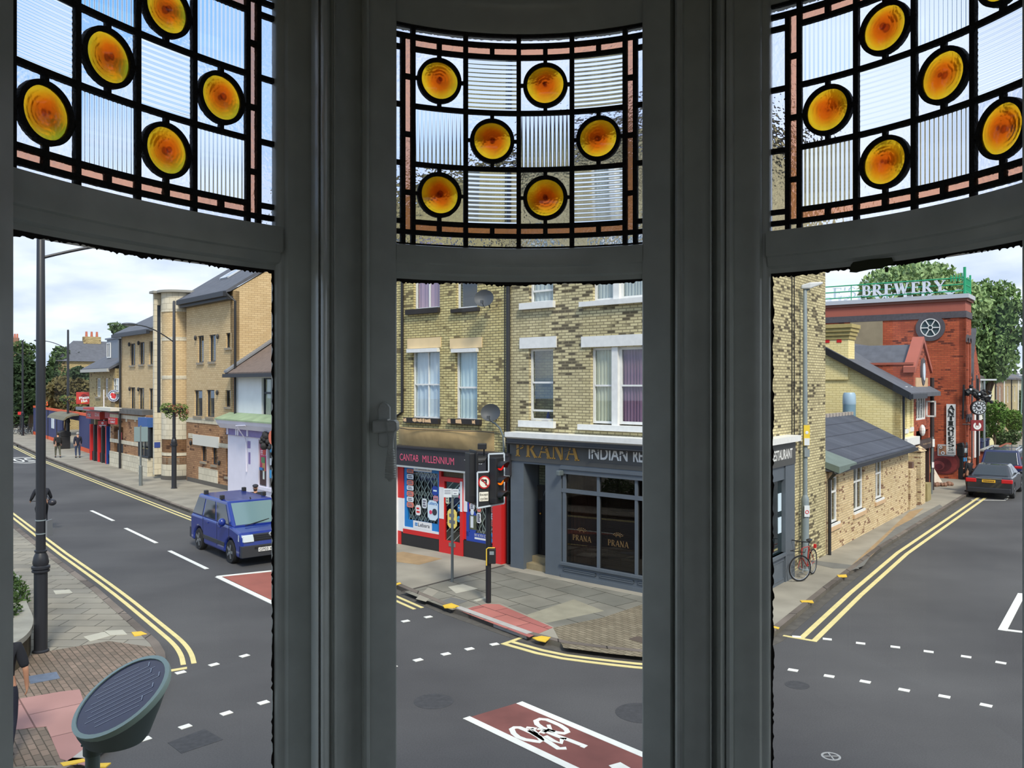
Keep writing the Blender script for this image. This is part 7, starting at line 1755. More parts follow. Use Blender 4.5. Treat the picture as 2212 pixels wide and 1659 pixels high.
# ---- terraced houses down the street
FT = FB
cols_ = [((186, 170, 130), 'gault'), ((196, 186, 160), 'stone'), ((226, 224, 212), 'white'), ((214, 206, 160), 'cream'), ((150, 120, 96), 'brown'), ((170, 150, 110), 'buff')]
x = 33.0
for i in range(9):
    L_ = 5.2; c, nm = cols_[i % len(cols_)]; mat = plain('terrace_' + nm, c, .9, noise=.1)
    R = FT.root('terrace_cottage', ['grey stone terraced house just past the red gabled wing', 'second house of the far terrace, pale stone with slate roof', 'white-fronted terraced house in the far row', 'cream-fronted terraced house in the far row'][i] if i < 4 else 'one of the distant terraced houses where the right street meets the sky', 'house', **({'group': 'distant terrace houses'} if i >= 4 else {}))
    yy = 2.4; hh = 5.6
    wn_ = [(x + .8, x + 1.8, 3.4, 4.9), (x + 3.0, x + 4.0, 3.4, 4.9), (x + .8, x + 1.9, 1.0, 2.5)]
    mb = MB(); wallholes(mb, x, x + L_, .1, hh, wn_, yy, yy + .3); mb.build('wall', mat, R)
    mb = MB(); mb.box(x, x + L_, yy + .4, yy + 6, .1, hh - .05); mb.build('inner_body', darkin, R)
    for w_ in wn_: win(R, w_, yy + .05, .09, hs=(.5,), pane=False, depth=.06)
    mb = MB(); mb.prism_x([(yy - .3, hh - .1), (yy - .3, hh + .05), (yy + 3.2, hh + 1.75), (yy + 6.4, hh), (yy + 3.2, hh + 1.55)], x, x + L_ - .06); mb.build('roof', slate if i % 2 else plain('slate_brown', (96, 92, 90), .8, noise=.15, nscale=3), R)
    mb = MB(); mb.box(x + L_ - .8, x + L_, yy + 2.7, yy + 3.8, hh, hh + 2.5); ch = mb.build('chimney', plain('chimney_brick', (150, 132, 104), .9, noise=.2, nscale=4), R)
    for q in range(3): mb = MB(); mb.lathe([(.12, 0), (.10, .45)], 8, o=(x + L_ - .4, yy + 2.9 + q * .3, hh + 2.5)); mb.build('chimney_pot', MATS['terracotta'], ch)
    mb = MB(); mb.tube([(x + .1, yy - .08, .1), (x + .1, yy - .08, hh)], .05, 6); mb.build('downpipe', wpaint if i % 2 else blackm, R)
    x += L_
T = FB.root('garden_wall', 'low red brick front garden wall beyond the parked cars', 'wall')
ga = 35.0
mb = MB(); mb.box(30.5, 35.2, -.1, .2, .1, 1.15); mb.box(30.5, 30.8, .2, 2, .1, 1.15); mb.box(36.5, 42, -.1, .2, .1, 1.0); mb.build('brickwork', redb, T); mb = MB(); mb.box(30.4, 35.3, -.16, .26, 1.15, 1.25); mb.build('wall_coping', plain('coping_grey', (150, 148, 140)), T)
bx('white_plate', (31.2, 31.8, .6, .85), -.12, -.1, wpaint, T) if False else None
for i, (s_, w_) in enumerate(((36.0, 1.2), (37.4, 1.2), (38.8, 1.2))):
    c = FB.w(s_, w_, .1); T = thing('wheelie_bin', 'dark blue wheelie bin behind the low garden wall', 'bin', c, FB.rz, group='wheelie bins behind the garden wall')
    mb = MB(); mb.loft([[(-.24, -.27, 0), (.24, -.27, 0), (.24, .27, 0), (-.24, .27, 0)], [(-.3, -.34, 1.25), (.3, -.34, 1.25), (.3, .34, 1.25), (-.3, .34, 1.25)]]); mb.build('bin_body', plain('bin_blue', (34, 44, 84), .5), T); mb = MB(); mb.box(-.32, .32, -.4, .36, 1.25, 1.33); mb.build('bin_lid', MATS['bin_blue'], T, bevel=.02)
# ================================================================== STREET FURNITURE
postm = plain('post_black', (36, 38, 44), .45, noise=.05); galv = plain('galvanised', (128, 140, 144), .5, noise=.06, nscale=6); lampgrey = plain('lamp_grey', (120, 126, 130), .5)
def lamp_post(lb, base, h, r0, r1, split, arm, arm_z, arm_len, arm_rise, mat, head=True, plate=False, rings=True, hmat=None):
    T = thing('street_lamp', lb, 'street lamp', base)
    mb = MB(); prof = [(r0 * 1.25, 0), (r0 * 1.25, .03), (r0, .05), (r0, split - .12)]
    mb.lathe(prof, 16); mb.build('base_column', mat, T, smooth=True)
    if rings:
        mb = MB(); mb.lathe([(r0, split - .14), (r0 * 1.32, split - .12), (r0 * 1.32, split - .09), (r0 * 1.15, split - .075), (r0 * 1.38, split - .06), (r0 * 1.38, split - .02), (r0 * 1.1, split), (r0 * 1.22, split + .05), (r0 * 1.05, split + .16), (r1 * 1.05, split + .24), (r1 * 1.3, split + .25), (r1 * 1.3, split + .28), (r1, split + .29)], 18); mb.build('collar', mat, T, smooth=True)
    mb = MB(); mb.lathe([(r1, split - .1), (r1, h * .6), (r1 * .8, h), (r1 * .4, h + .04)], 14); mb.build('shaft', mat, T, smooth=True)
    ax, ay = Vector(arm).normalized(); pts = []
    for k in range(9): t_ = k / 8; pts.append((ax * arm_len * t_, ay * arm_len * t_, arm_z + arm_rise * math.sin(t_ * math.pi / 2)))
    mb = MB(); mb.tube(pts, .028 if r1 < .1 else .035, 8); mb.build('arm', mat, T, smooth=True)
    if head:
        e = Vector(pts[-1]); mb = MB(); Mh = Matrix.Translation(e) @ Matrix.Rotation(math.atan2(ay, ax), 4, 'Z')
        mb.sphere((.3, 0, .02), 1, 14, 8, M=Mh, sc=(.36, .14, .075)); mb.build('lantern', hmat or plain('lantern_grey', (62, 66, 72), .4), T, smooth=True)
        mb = MB(); mb.sphere((.3, 0, -.02), 1, 12, 6, M=Mh, sc=(.24, .1, .06)); mb.build('lens', plain('lamp_lens', (160, 166, 170), .3), T, smooth=True)
    return T
across = (0.777, 0.63)
b1 = G(88, 1408, .1)
T1 = lamp_post('tall black street lamp close by on the near pavement, rising behind the left window', b1, 8.1, .115, .083, 1.62, across, 7.35, 1.9, .45, postm)
mb = MB(); mb.box(.1, .13, -.02, .17, 2.15, 2.45); mb.build('small_plate', plain('plate_back', (120, 124, 128), .5), T1); mb = MB()
for z in (2.2, 2.45): mb.lathe([(.092, 0), (.092, .02)], 14, o=(0, 0, z))
mb.build('strap', galv, T1)
T2 = lamp_post('black street lamp with a flower basket on the far pavement by the office tower', G(376, 1055, .1), 8.95, .115, .075, 2.15, (-.777, -.63), 7.0, 1.7, .75, postm)
T3 = lamp_post('third black street lamp up the left street, in front of the blue hoarding', G(147, 968, .1), 9.2, .12, .09, 2.1, (-.777, -.63), 7.7, 1.7, .6, postm)
T4 = lamp_post('farthest black street lamp at the left edge, above the parked bicycles', G(49, 941, .1), 9.2, .12, .09, 2.1, (-.777, -.63), 7.7, 1.7, .6, postm)
def leafmat(nm, c, v=.35):
    return plain(nm, c, .7, noise=v, nscale=1.7, spec=.2)
def foliage(name, blobs, n, size, mat, parent, seed=1, droop=0.0, inner=.55, **pr):
    random.seed(seed); mb = MB(); vols = [b[3] * b[4] * b[5] for b in blobs]; tv = sum(v ** .67 for v in vols)
    for b, v in zip(blobs, vols):
        for _ in range(int(n * v ** .67 / tv)):
            d = Vector((random.gauss(0, 1), random.gauss(0, 1), random.gauss(0, 1))).normalized(); k = random.uniform(inner, 1.06) ** .6
            p = Vector((b[0] + d.x * b[3] * k, b[1] + d.y * b[4] * k, b[2] + d.z * b[5] * k))
            a = Vector((random.gauss(0, 1), random.gauss(0, 1), random.gauss(0, 1) - droop)).normalized(); c = a.cross(Vector((random.gauss(0, 1), random.gauss(0, 1), random.gauss(0, 1)))).normalized()
            s_ = size * random.uniform(.6, 1.3); w_ = s_ * .5
            mb.add([p - a * s_, p + c * w_, p + a * s_, p - c * w_], [(0, 1, 2, 3)])
    return mb.build(name, mat, parent, **pr)
hb = plain('basket_leaf', (110, 132, 62), .7, noise=.4, nscale=6)
def basket(T, z, side, s_=1.0, w2=True):
    Bk = thing('hanging_basket', side, 'flower basket', (T.location.x, T.location.y, z))
    mb = MB(); 
    for sx in (-1, 1): mb.lathe([(.02, -.22), (.2, -.12), (.26, .06), (.24, .06), (.02, -.2)], 12, o=(sx * .3, -.02, 0)); mb.tube([(sx * .05, 0, .3), (sx * .3, 0, .25), (sx * .3, 0, .05)], .012, 5)
    mb.build('basket_frame', postm, Bk)
    foliage('leaves', [(-.32, 0, .05, .34, .34, .26), (.3, 0, .02, .38, .34, .26), (.45, 0, -.3, .22, .2, .3), (-.2, 0, -.25, .2, .2, .2)], int(900 * s_), .055, hb, Bk, seed=5)
    foliage('trailing_flowers', [(.35, -.05, -.15, .36, .3, .28), (.1, -.1, .1, .4, .3, .15)], int(260 * s_), .05, plain('basket_bloom', (146, 92, 66), .7, noise=.4, nscale=8), Bk, seed=6)
basket(T2, PY(376, 884, T2.location.y).z, 'hanging flower basket on the black lamp post by the office tower')
basket(T3, PY(147, 862, T3.location.y).z, 'smaller hanging basket of yellow-green leaves on the third lamp post', .6)
# right-hand lamp
bR = PY(1739, 1225, 22.25); bR.z = .1
T5 = lamp_post('slim grey street lamp with a flat pale head against the tall side wall', bR, 7.55, .10, .062, 1.95, (.5, -.1), 7.5, .12, .04, galv, head=False, rings=False)
mb = MB(); mb.lathe([(.10, 1.8), (.10, 1.92), (.062, 2.02)], 14); mb.build('shoulder', galv, T5, smooth=True)
mb = MB(); mb.loft([[(-.12, -.07, 7.55), (-.12, .07, 7.55), (-.12, .07, 7.63), (-.12, -.07, 7.66)], [(.1, -.12, 7.55), (.1, .12, 7.55), (.1, .12, 7.72), (.1, -.12, 7.72)], [(.46, -.09, 7.68), (.46, .09, 7.68), (.46, .09, 7.74), (.46, -.09, 7.74)]]); mb.build('lamp_head', plain('pale_head', (200, 204, 206), .4), T5, bevel=.03)
mb = MB(); mb.box(-.07, .09, -.11, -.075, 3.35, 3.9); SG = mb.build('yellow_notice', plain('notice_yellow', (226, 196, 60), .5), T5); mb = MB(); mb.box(-.06, .08, -.118, -.11, 3.36, 3.55); mb.sphere((.01, -.112, 3.7), .045, 8, 5, sc=(1, .1, 1)); mb.build('notice_print', wst, SG)
mb = MB(); mb.box(-.05, .09, -.10, -.07, 3.05, 3.25); mb.build('grey_notice', plain('notice_grey', (130, 140, 144), .5), T5)
mb = MB(); mb.box(-.06, .08, -.125, -.1, 1.45, 1.75); SG = mb.build('white_notice', wst, T5); mb = MB(); mb.ringy((.01, -.13, 1.58), .035, .05, .006, 16); mb.build('round_symbol', redp, SG)
# blank backs of signs on a grey pole
P = G(304, 1049, .1); T = thing('traffic_sign', 'pair of grey sign plates seen from behind on a thin pole, left street', 'traffic sign', P, math.radians(10))
mb = MB(); mb.lathe([(.085, 0), (.085, .95), (.055, 1.0)], 12); mb.tube([(0, 0, .9), (0, 0, 2.95)], .045, 10); mb.build('pole', plain('grey_pole', (106, 112, 112), .5), T)
for x0, x1 in ((-.30, -.02), (.03, .34)): mb = MB(); mb.box(x0 - .0, x1, -.05, -.02, PY(306, 954, P.y).z - .1, PY(306, 922, P.y).z - .1); mb.build('sign_back', plain('sign_back', (124, 142, 142), .5), T, bevel=.01)
mb = MB()
for z in (2.3, 2.85): mb.box(-.3, .34, -.02, .0, z - .02, z + .02)
mb.build('cross_rail', blackm, T)
# street name / route sign
P = G(977, 1257, .1); T = thing('direction_sign', 'thin grey pole with a small white two-part direction sign before the phone shop', 'traffic sign', P, math.radians(-8))
zs = PY(977, 1067, P.y).z - .1
mb = MB(); mb.tube([(0, 0, 0), (0, 0, zs)], .035, 10); mb.build('pole', plain('grey_pole', (106, 112, 112)), T)
mb = MB(); mb.box(-.21, -.005, -.05, -.03, zs - .08, zs + .14); SGN = mb.build('left_panel', wst, T); mb = MB(); mb.box(.005, .17, -.05, -.03, zs - .02, zs + .13); SG2 = mb.build('right_panel', wst, T); mb = MB(); mb.box(.005, .17, -.05, -.03, zs - .08, zs - .02); mb.build('grey_strip', galv, T)
mb = MB()
for z in (.09, .05, .01): mb.box(-.19, -.03, -.054, -.05, zs + z, zs + z + .012)
mb.build('small_print', gtext, SGN); mb = MB(); stroke(mb, .05, zs + .02, .12, zs + .02, .015, -.05, .004); mb.box(.03, .15, -.054, -.05, zs + .08, zs + .092); mb.build('arrow', gtext, SG2)

# ---- traffic lights
plain('signal_black', (30, 31, 34), .5)
def signal_head(T, M, lit=(), back=None, name='signal_head'):
    mb = MB(M=M); mb.box(-.15, .15, 0, .2, -.52, .52); H_ = mb.build(name, plain('signal_black', (30, 31, 34), .5), T, bevel=.02)
    for i, z in enumerate((.33, 0, -.33)):
        mb = MB(M=M); rings = []
        for k in range(13): a_ = math.radians(-20 + 220 * k / 12); rings.append([(r_ * math.cos(a_), y, z + r_ * math.sin(a_)) for r_, y in ((.105, 0), (.115, 0), (.115, -.24 + .1 * (1 - math.sin(max(a_, 0)))), (.105, -.24 + .1 * (1 - math.sin(max(a_, 0)))))])
        mb.loft(rings); mb.build('visor', MATS['signal_black'], T)
        c = ((120, 20, 16), (96, 50, 12), (16, 46, 34))[i]; mat = plain('lens_%d' % i, c, .25)
        if i in lit: mat = plain('lens_lit_%d' % i, ((255, 30, 20), (255, 120, 10), (0, 255, 160))[i], .3, emit=(.35, .6, 1)[i])
        mb = MB(M=M); mb.disc((0, -.01, z), .10, 'y', .03, 20); mb.build('lens', mat, T)
P = G(1055, 1302, .1)
T = thing('traffic_light', 'black traffic light showing red and amber beside a no left turn sign', 'traffic light', P)
mb = MB(); mb.tube([(0, 0, 0), (0, 0, 3.35)], .062, 12); mb.build('pole', plain('signal_pole', (28, 28, 32), .5), T, smooth=True)
Y0 = P.y - .15; zc = PY(1075, 1037, Y0).z - .1; 
Rz = Matrix.Rotation(math.radians(27), 4, 'Z')
MH = Matrix.Translation((.19, -.18, zc)) @ Rz
k_ = Y0 / F
mb = MB(M=MH); W2 = .2
out = [(-.47, -.60), (.20, -.54), (.20, .60), (-.19, .60), (-.19, .20), (-.47, .20)]
mb.prism_y(out, .02, .05); mb.build('backing_board', MATS['signal_black'], T)
mb = MB(M=MH)
for i in range(len(out)): a_, b_ = out[i], out[(i + 1) % len(out)]; stroke(mb, a_[0], a_[1], b_[0], b_[1], .035, .02, .008)
mb.build('white_border', plain('border_white', (196, 206, 214), .5), T)
signal_head(T, MH @ Matrix.Translation((.04, -.10, 0)) @ Matrix.Rotation(math.radians(26), 4, 'Z'), lit=(0, 1))
mb = MB(M=MH); mb.disc((-.31, 0, -.03), .145, 'y', .02, 28); SN = mb.build('no_left_turn_sign', plain('sign_red', (190, 26, 30), .5), T)
mb = MB(M=MH); mb.disc((-.31, -.012, -.03), .115, 'y', .008, 28); mb.build('white_face', plain('sign_face', (230, 226, 210), .5), SN)
mb = MB(M=MH); stroke(mb, -.27, -.10, -.27, .02, .035, -.016, .006); stroke(mb, -.265, .02, -.345, .02, .035, -.016, .006); mb.prism_y([(-.345, .06), (-.345, -.02), (-.40, .02)], -.022, -.016); mb.build('left_arrow', blackm, SN)
mb = MB(M=MH); stroke(mb, -.39, .05, -.23, -.11, .022, -.022, .005); mb.build('red_bar', MATS['sign_red'], SN)
mb = MB(M=MH); mb.box(-.43, -.20, -.0, .02, -.46, -.25); EX = mb.build('plate', plain('sign_face', (230, 226, 210)), T, bevel=.01)
put_text('plate_letters', 'Except', -.415, -.215, -.345, -.275, 0, blackm, EX, M=MH); put_text('plate_letters', 'cycles', -.405, -.225, -.44, -.365, 0, blackm, EX, M=MH)
signal_head(T, Matrix.Translation((-.28, -.06, zc + .06)) @ Matrix.Rotation(math.radians(112), 4, 'Z') @ Matrix.Scale(1.08, 4), name='side_signal_head')
mb = MB(M=Matrix.Translation((-.28, -.06, zc + .06)) @ Matrix.Rotation(math.radians(112), 4, 'Z')); mb.box(-.24, .24, .06, .09, -.62, .62); mb.build('side_board', MATS['signal_black'], T, bevel=.02)
zt8 = PY(1043, 966, P.y).z - .1; mb = MB(); mb.tube([(-.1, 0, 3.2), (-.1, 0, zt8)], .02, 6); mb.box(-.24, -.04, -.16, .04, zt8 - .04, zt8 + .09); mb.build('detector', MATS['signal_black'], T, bevel=.015)
zb8 = PY(1065, 1200, P.y).z - .1; mb = MB(); mb.box(.0, .17, -.12, .04, zb8 - .17, zb8 + .17); PBx = mb.build('push_button_box', MATS['signal_black'], T, bevel=.015); mb = MB(); mb.tube([(-.04, -.13, zb8 - .2), (-.04, -.13, zb8 + .17), (.0, -.13, zb8 + .2), (.15, -.13, zb8 + .2)], .014, 6); mb.build('yellow_edge', plain('yellow_guard', (226, 190, 60)), PBx); mb = MB(); mb.box(.03, .13, -.126, -.119, zb8 + .04, zb8 + .12); mb.build('button_panel', galv, PBx)
put_text('number_plate', '2', -.03, .02, 2.33, 2.47, -.068, wst, T)
# signal at the left edge of the view, seen side on
P = PY(-4, 1200, 17.0); P.z = .1; T = thing('traffic_light', 'traffic signal whose dark visors just show at the far left edge', 'traffic light', P)
mb = MB(); mb.tube([(-.15, 0, 0), (-.15, 0, 3.4)], .06, 10); mb.build('pole', MATS['signal_pole'], T)
signal_head(T, Matrix.Translation((-.03, 0, PY(0, 1133, 17).z - .1 + .1)) @ Matrix.Rotation(math.radians(80), 4, 'Z') @ Matrix.Scale(1.1, 4))

# ---- solar powered post
Yp = 4.4; c0 = PY(263, 1503, Yp); nrm = Vector((-.345, -.416, .839)).normalized()
T = thing('solar_post', 'grey-green solar light on a pole with a tilted dark blue solar disc, bottom left', 'solar light', (PY(200, 1600, Yp).x, Yp, .1))
o_ = T.location; c = c0 - o_; xa = nrm.cross(Vector((0, 0, 1))).normalized(); ya = nrm.cross(xa).normalized(); rr_ = .262
ring = lambda cc, r_, off: [cc + nrm * off + xa * r_ * math.cos(2 * math.pi * k / 40) + ya * r_ * math.sin(2 * math.pi * k / 40) for k in range(40)]
bc = PY(250, 1575, Yp) - o_; bc.z = PY(250, 1588, Yp).z - o_.z
bot = lambda r_, z: [bc + Vector((0, 0, z)) + (xa * r_ * math.cos(2 * math.pi * k / 40) + Vector((ya.x, ya.y, 0)).normalized() * r_ * math.sin(2 * math.pi * k / 40)) for k in range(40)]
drumm = plain('solar_drum', (84, 96, 92), .4, noise=.05, nscale=4); rimm = plain('solar_rim', (150, 170, 160), .4)
mb = MB(); mb.loft([bot(.02, -.035), bot(.145, -.03), bot(.168, 0), [p * .5 + q * .5 for p, q in zip(bot(.2, 0.0), ring(c, .245, -.01))], ring(c, rr_, -.02)]); mb.build('drum', drumm, T, smooth=True)
mb = MB(); mb.loft([ring(c, rr_, -.03), ring(c, rr_ + .008, -.01), ring(c, rr_ + .008, .006), ring(c, rr_ - .016, .008), ring(c, rr_ - .018, -.004)], cap=False); mb.build('rim', rimm, T, smooth=True)
mb = MB(); mb.loft([ring(c, rr_ - .014, -.01), ring(c, rr_ - .014, .001)]); PN = mb.build('solar_panel', plain('panel_blue', (36, 44, 82), .25, noise=.1, nscale=20), T)
A1 = (xa * -1 if xa.x < 0 else xa); B1 = nrm.cross(A1)
# long axis of the printed lines follows the rise of the disc
L1 = (PY(330, 1438, Yp) - PY(195, 1545, Yp)); L1 = (L1 - nrm * L1.dot(nrm)).normalized(); L2 = nrm.cross(L1)
mb = MB()
for i in range(-5, 6):
    s_ = i * .034 + .012; hl = math.sqrt(max(.225 ** 2 - s_ ** 2, 0)) - .02 - .02 * (i % 3)
    a_, b_ = c + L2 * s_ - L1 * hl, c + L2 * s_ + L1 * hl; w_ = L2 * .0016
    mb.add([a_ - w_ + nrm * .003, b_ - w_ + nrm * .003, b_ + w_ + nrm * .003, a_ + w_ + nrm * .003], [(0, 1, 2, 3)])
    if i % 2 == 0:
        q0 = b_; mb.add([q0 + nrm * .0035, q0 + L2 * .034 + nrm * .0035, q0 + L2 * .034 + L1 * .006 + nrm * .0035, q0 + L1 * .006 + nrm * .0035], [(0, 1, 2, 3)])
mb.build('printed_lines', plain('silver_line', (170, 176, 190), .4), PN)
mb = MB(); ztp_ = bc.z; mb.tube([(0, 0, 0), (0, 0, ztp_ - .1)], .036, 18); mb.build('pole', plain('pole_green', (100, 116, 112), .4), T, smooth=True); mb = MB(); mb.tube([(0, 0, ztp_ - .1), (0, 0, ztp_ - .01)], .047, 18); mb.build('collar', drumm, T, smooth=True)
mb = MB()
for x in (-.05, .05): mb.sphere((x, -.01, ztp_ - .05), .008, 8, 6)
mb.build('bolt', galv, T)

# ---- stone planter with bushes
pth = smoothp([Vector(p) for p in ((-11.6, 19.4), (-9.95, 16.9), (-9.15, 15.8), (-8.72, 14.9), (-8.62, 14.2), (-8.95, 13.5), (-9.8, 13.1), (-11.5, 13.4))], 2)
T = thing('stone_planter', 'curved low stone planter wall at the left edge of the near pavement', 'planter', (0, 0, 0))
mb = MB(); strip(mb, pth, .0, .3, .1, .52); mb.build('planter_wall', plain('planter_stone', (122, 112, 92), .9, noise=.25, nscale=2.5), T)
mb = MB(); strip(mb, pth, -.04, .36, .52, .62); mb.build('coping', plain('planter_coping', (150, 148, 138), .85, noise=.15, nscale=3), T)
mb = MB(); mb.prism([(p.x, p.y) for p in pth], .1, .5); mb.build('soil', plain('soil', (62, 52, 40), .95), T)
for i, (x, y, s_) in enumerate(((-9.9, 14.5, .8), (-10.3, 15.8, .75), (-10.8, 17.0, .7), (-10.9, 14.3, .8))):
    T = thing('shrub', ('round dark green shrub at the near end of the stone planter', 'dark green shrub in the middle of the planter behind the lamp post', 'dark green shrub at the far end of the stone planter', 'dark green shrub at the back of the planter, mostly behind the window frame')[i], 'shrub', (x, y, .5))
    foliage('leaves', [(0, 0, .3, s_, s_, .5), (.3, .2, .2, s_ * .6, s_ * .6, .4)], 2600, .045, leafmat('shrub_green', (72, 96, 52)), T, seed=i); mb = MB()
    for k in range(4): mb.tube([(0, 0, 0), (.2 * math.cos(k * 1.6), .2 * math.sin(k * 1.6), .5)], .02, 5)
    mb.build('stems', plain('bark', (86, 70, 54), .9), T)

# ---- trees
def tree(lb, base, blobs, n, size, mat, trunk=.25, seed=1, droop=0, name='tree', cat='tree', **k):
    T = thing(name, lb, cat, base, **k); random.seed(seed); mb = MB(); top = max(b[2] for b in blobs)
    mb.tube([(0, 0, 0), (.1, 0, top * .3), (0, .1, top * .7)], [trunk, trunk * .8, trunk * .4], 8)
    mb.build('trunk', MATS['bark'], T)
    mb = MB()
    for b in blobs: mb.tube([(0, 0, top * .3), (b[0] * .6, b[1] * .6, (top * .3 + b[2]) * .55), (b[0], b[1], b[2])], [trunk * .5, trunk * .35, trunk * .1], 6)
    mb.build('branches', MATS['bark'], T)
    foliage('foliage', blobs, n, size, mat, T, seed=seed, droop=droop); return T
def crown(u0, v0, u1, v1, Y, k=5, seed=0, dy=2.5):
    "blobs filling a pixel box at distance Y, relative to its foot"
    random.seed(seed); a = PY(u0, v1, Y); b = PY(u1, v0, Y); cx = (a.x + b.x) / 2; bl = []
    w, h = (b.x - a.x) / 2, (b.z - a.z) / 2; cz = (a.z + b.z) / 2
    bl.append((0, 0, cz, w * .72, dy, h * .75))
    for i in range(k): t_ = 2 * math.pi * i / k + random.random(); bl.append((w * .55 * math.cos(t_), random.uniform(-dy, dy) * .6, cz + h * .5 * math.sin(t_), w * .45, dy * .7, h * .42))
    return Vector((cx, Y, .1)), bl
dkg = leafmat('leaf_dark', (52, 70, 44)); mdg = leafmat('leaf_mid', (74, 94, 56)); brg = leafmat('leaf_olive', (100, 92, 58)); ltg = leafmat('leaf_light', (138, 162, 108)); lt2 = leafmat('leaf_soft', (112, 138, 84)); yg = leafmat('leaf_bright', (92, 124, 56))
for i, (q, Y, mat, n, lb) in enumerate((((100, 745, 185, 905), 92, mdg, 7000, 'bushy green tree beyond the hoarding, right of the nearest lamp post'), ((18, 762, 112, 905), 86, dkg, 8000, 'dark evergreen tree behind the nearest lamp post, above the parked bicycles'),
        ((95, 812, 190, 915), 80, brg, 5000, 'olive-brown bush just over the hoarding'), ((-20, 770, 45, 900), 98, brg, 4000, 'brownish tree at the left edge below the red chimney pots'), ((150, 790, 215, 900), 84, dkg, 3500, 'dark tree filling the gap beside the pizza sign'),
        ((-20, 865, 80, 935), 96, dkg, 3500, 'low dark hedge-like tree behind the parked bicycles'), ((35, 735, 66, 800), 110, mdg, 900, 'slender conifer tip between the chimney pots and the nearest lamp post'), ((255, 700, 292, 740), 75, mdg, 500, 'treetop peeping over the roof of the office building'))):
    P, bl = crown(*q, Y, seed=i); tree(lb, P, bl, n, .26, mat, seed=i + 10)
for i, (q, Y, mat, n, lb) in enumerate((((1850, 556, 2120, 760), 58, ltg, 15000, 'large pale green tree rising behind the brewery roof sign'), ((2040, 600, 2210, 838), 64, lt2, 11000, 'drooping green tree to the right of the brewery'))):
    P, bl = crown(*q, Y, k=8, seed=i + 3); tree(lb, P, bl, n, .2, mat, trunk=.4, seed=i + 30, droop=1.2)
for i, (q, Y, lb) in enumerate((((2128, 855, 2166, 955), 60, 'small leafy front garden tree by the far white houses'), ((2100, 905, 2124, 960), 58.5, 'dark climbing bush on the first grey terraced house'), ((2152, 925, 2192, 985), 64, 'rounded garden bush behind the brick wall'), ((2165, 880, 2212, 940), 72, 'long green hedge along the far gardens'), ((2182, 838, 2230, 900), 82, 'leafy tree at the right edge beyond the terraced houses'))):
    P, bl = crown(*q, Y, k=3, seed=i + 50, dy=1.2); tree(lb, P, bl, 1800, .12, yg if i in (0, 3) else mdg, trunk=.08, seed=i + 60, name='garden_bush', cat='bush')
# distant skyline behind it all
for i, (x, y, w_, h_, c, lb) in enumerate(((-62, 140, 90, 7.5, mdg, 'far belt of trees closing the left street'), (78, 150, 60, 8, mdg, 'far belt of trees at the end of the right street'), (20, 170, 120, 8, dkg, 'far belt of trees behind the shops'))):
    T = thing('tree_belt', lb, 'trees', (x, y, 0)); 
    foliage('tree_mass', [(-w_ / 2 + w_ * k / 9, 0, h_ * .5, w_ / 12, 5, h_ * .5) for k in range(10)], 5000, .6, c, T, seed=i, kind='stuff')
# right-hand bits
P = G(2078, 1035, .1); T = thing('parking_meter', 'black parking ticket machine with a blue panel against the brewery corner', 'parking meter', P, .5)
mb = MB(); mb.box(-.19, .19, -.16, .16, 0, 1.25); mb.box(-.22, .22, -.2, .2, 1.2, 1.75); mb.prism_x([(-.22, 1.75), (.2, 1.75), (.2, 1.85), (-.15, 1.95)], -.23, .23); mb.build('cabinet', blackm, T, bevel=.03); bx('blue_panel', (-.14, .1, .95, 1.15), -.2, -.15, plain('meter_blue', (60, 150, 210), .5), T); bx('screen', (-.13, .1, 1.4, 1.65), -.225, -.19, galv, T)
put_text('letter_p', 'P', -.1, .02, 1.44, 1.62, -.228, wst, T)
P = G(2012, 1067, .1); T = thing('bay_sign_pole', 'leaning grey pole with white strips at the brewery yard entrance', 'pole', P)
mb = MB(); mb.tube([(0, 0, 0), (.05, 0, 2.6)], .05, 8); mb.build('pole', plain('grey_pole', (106, 112, 112)), T); mb = MB(); mb.box(.0, .1, -.1, .02, 2.15, 2.5); mb.box(-.02, .08, -.08, -.04, 1.2, 1.45); mb.build('white_strip', wpaint, T)
P = G(2126, 996, .1); T = thing('street_lamp', 'small distant street lamp with a long flat white head, near the hanging clock', 'street lamp', P); hl_ = PY(2126, 822, P.y).z - .1
mb = MB(); mb.tube([(0, 0, 0), (0, 0, hl_)], .07, 8); mb.build('shaft', galv, T); mb = MB(); mb.box(-.3, .75, -.1, .1, hl_, hl_ + .1); mb.build('lamp_head', plain('pale_head', (200, 204, 206)), T)
P = PY(2204, 900, 78); P.z = .1; T = thing('street_lamp', 'thin green lamp column at the right edge by the hedge', 'street lamp', P); mb = MB(); mb.tube([(0, 0, 0), (.2, 0, 5.8)], .06, 6); mb.build('shaft', plain('column_green', (120, 150, 140), .5), T); mb = MB(); mb.box(-.2, .5, -.1, .1, 5.8, 5.9); mb.build('lamp_head', MATS['pale_head'], T)
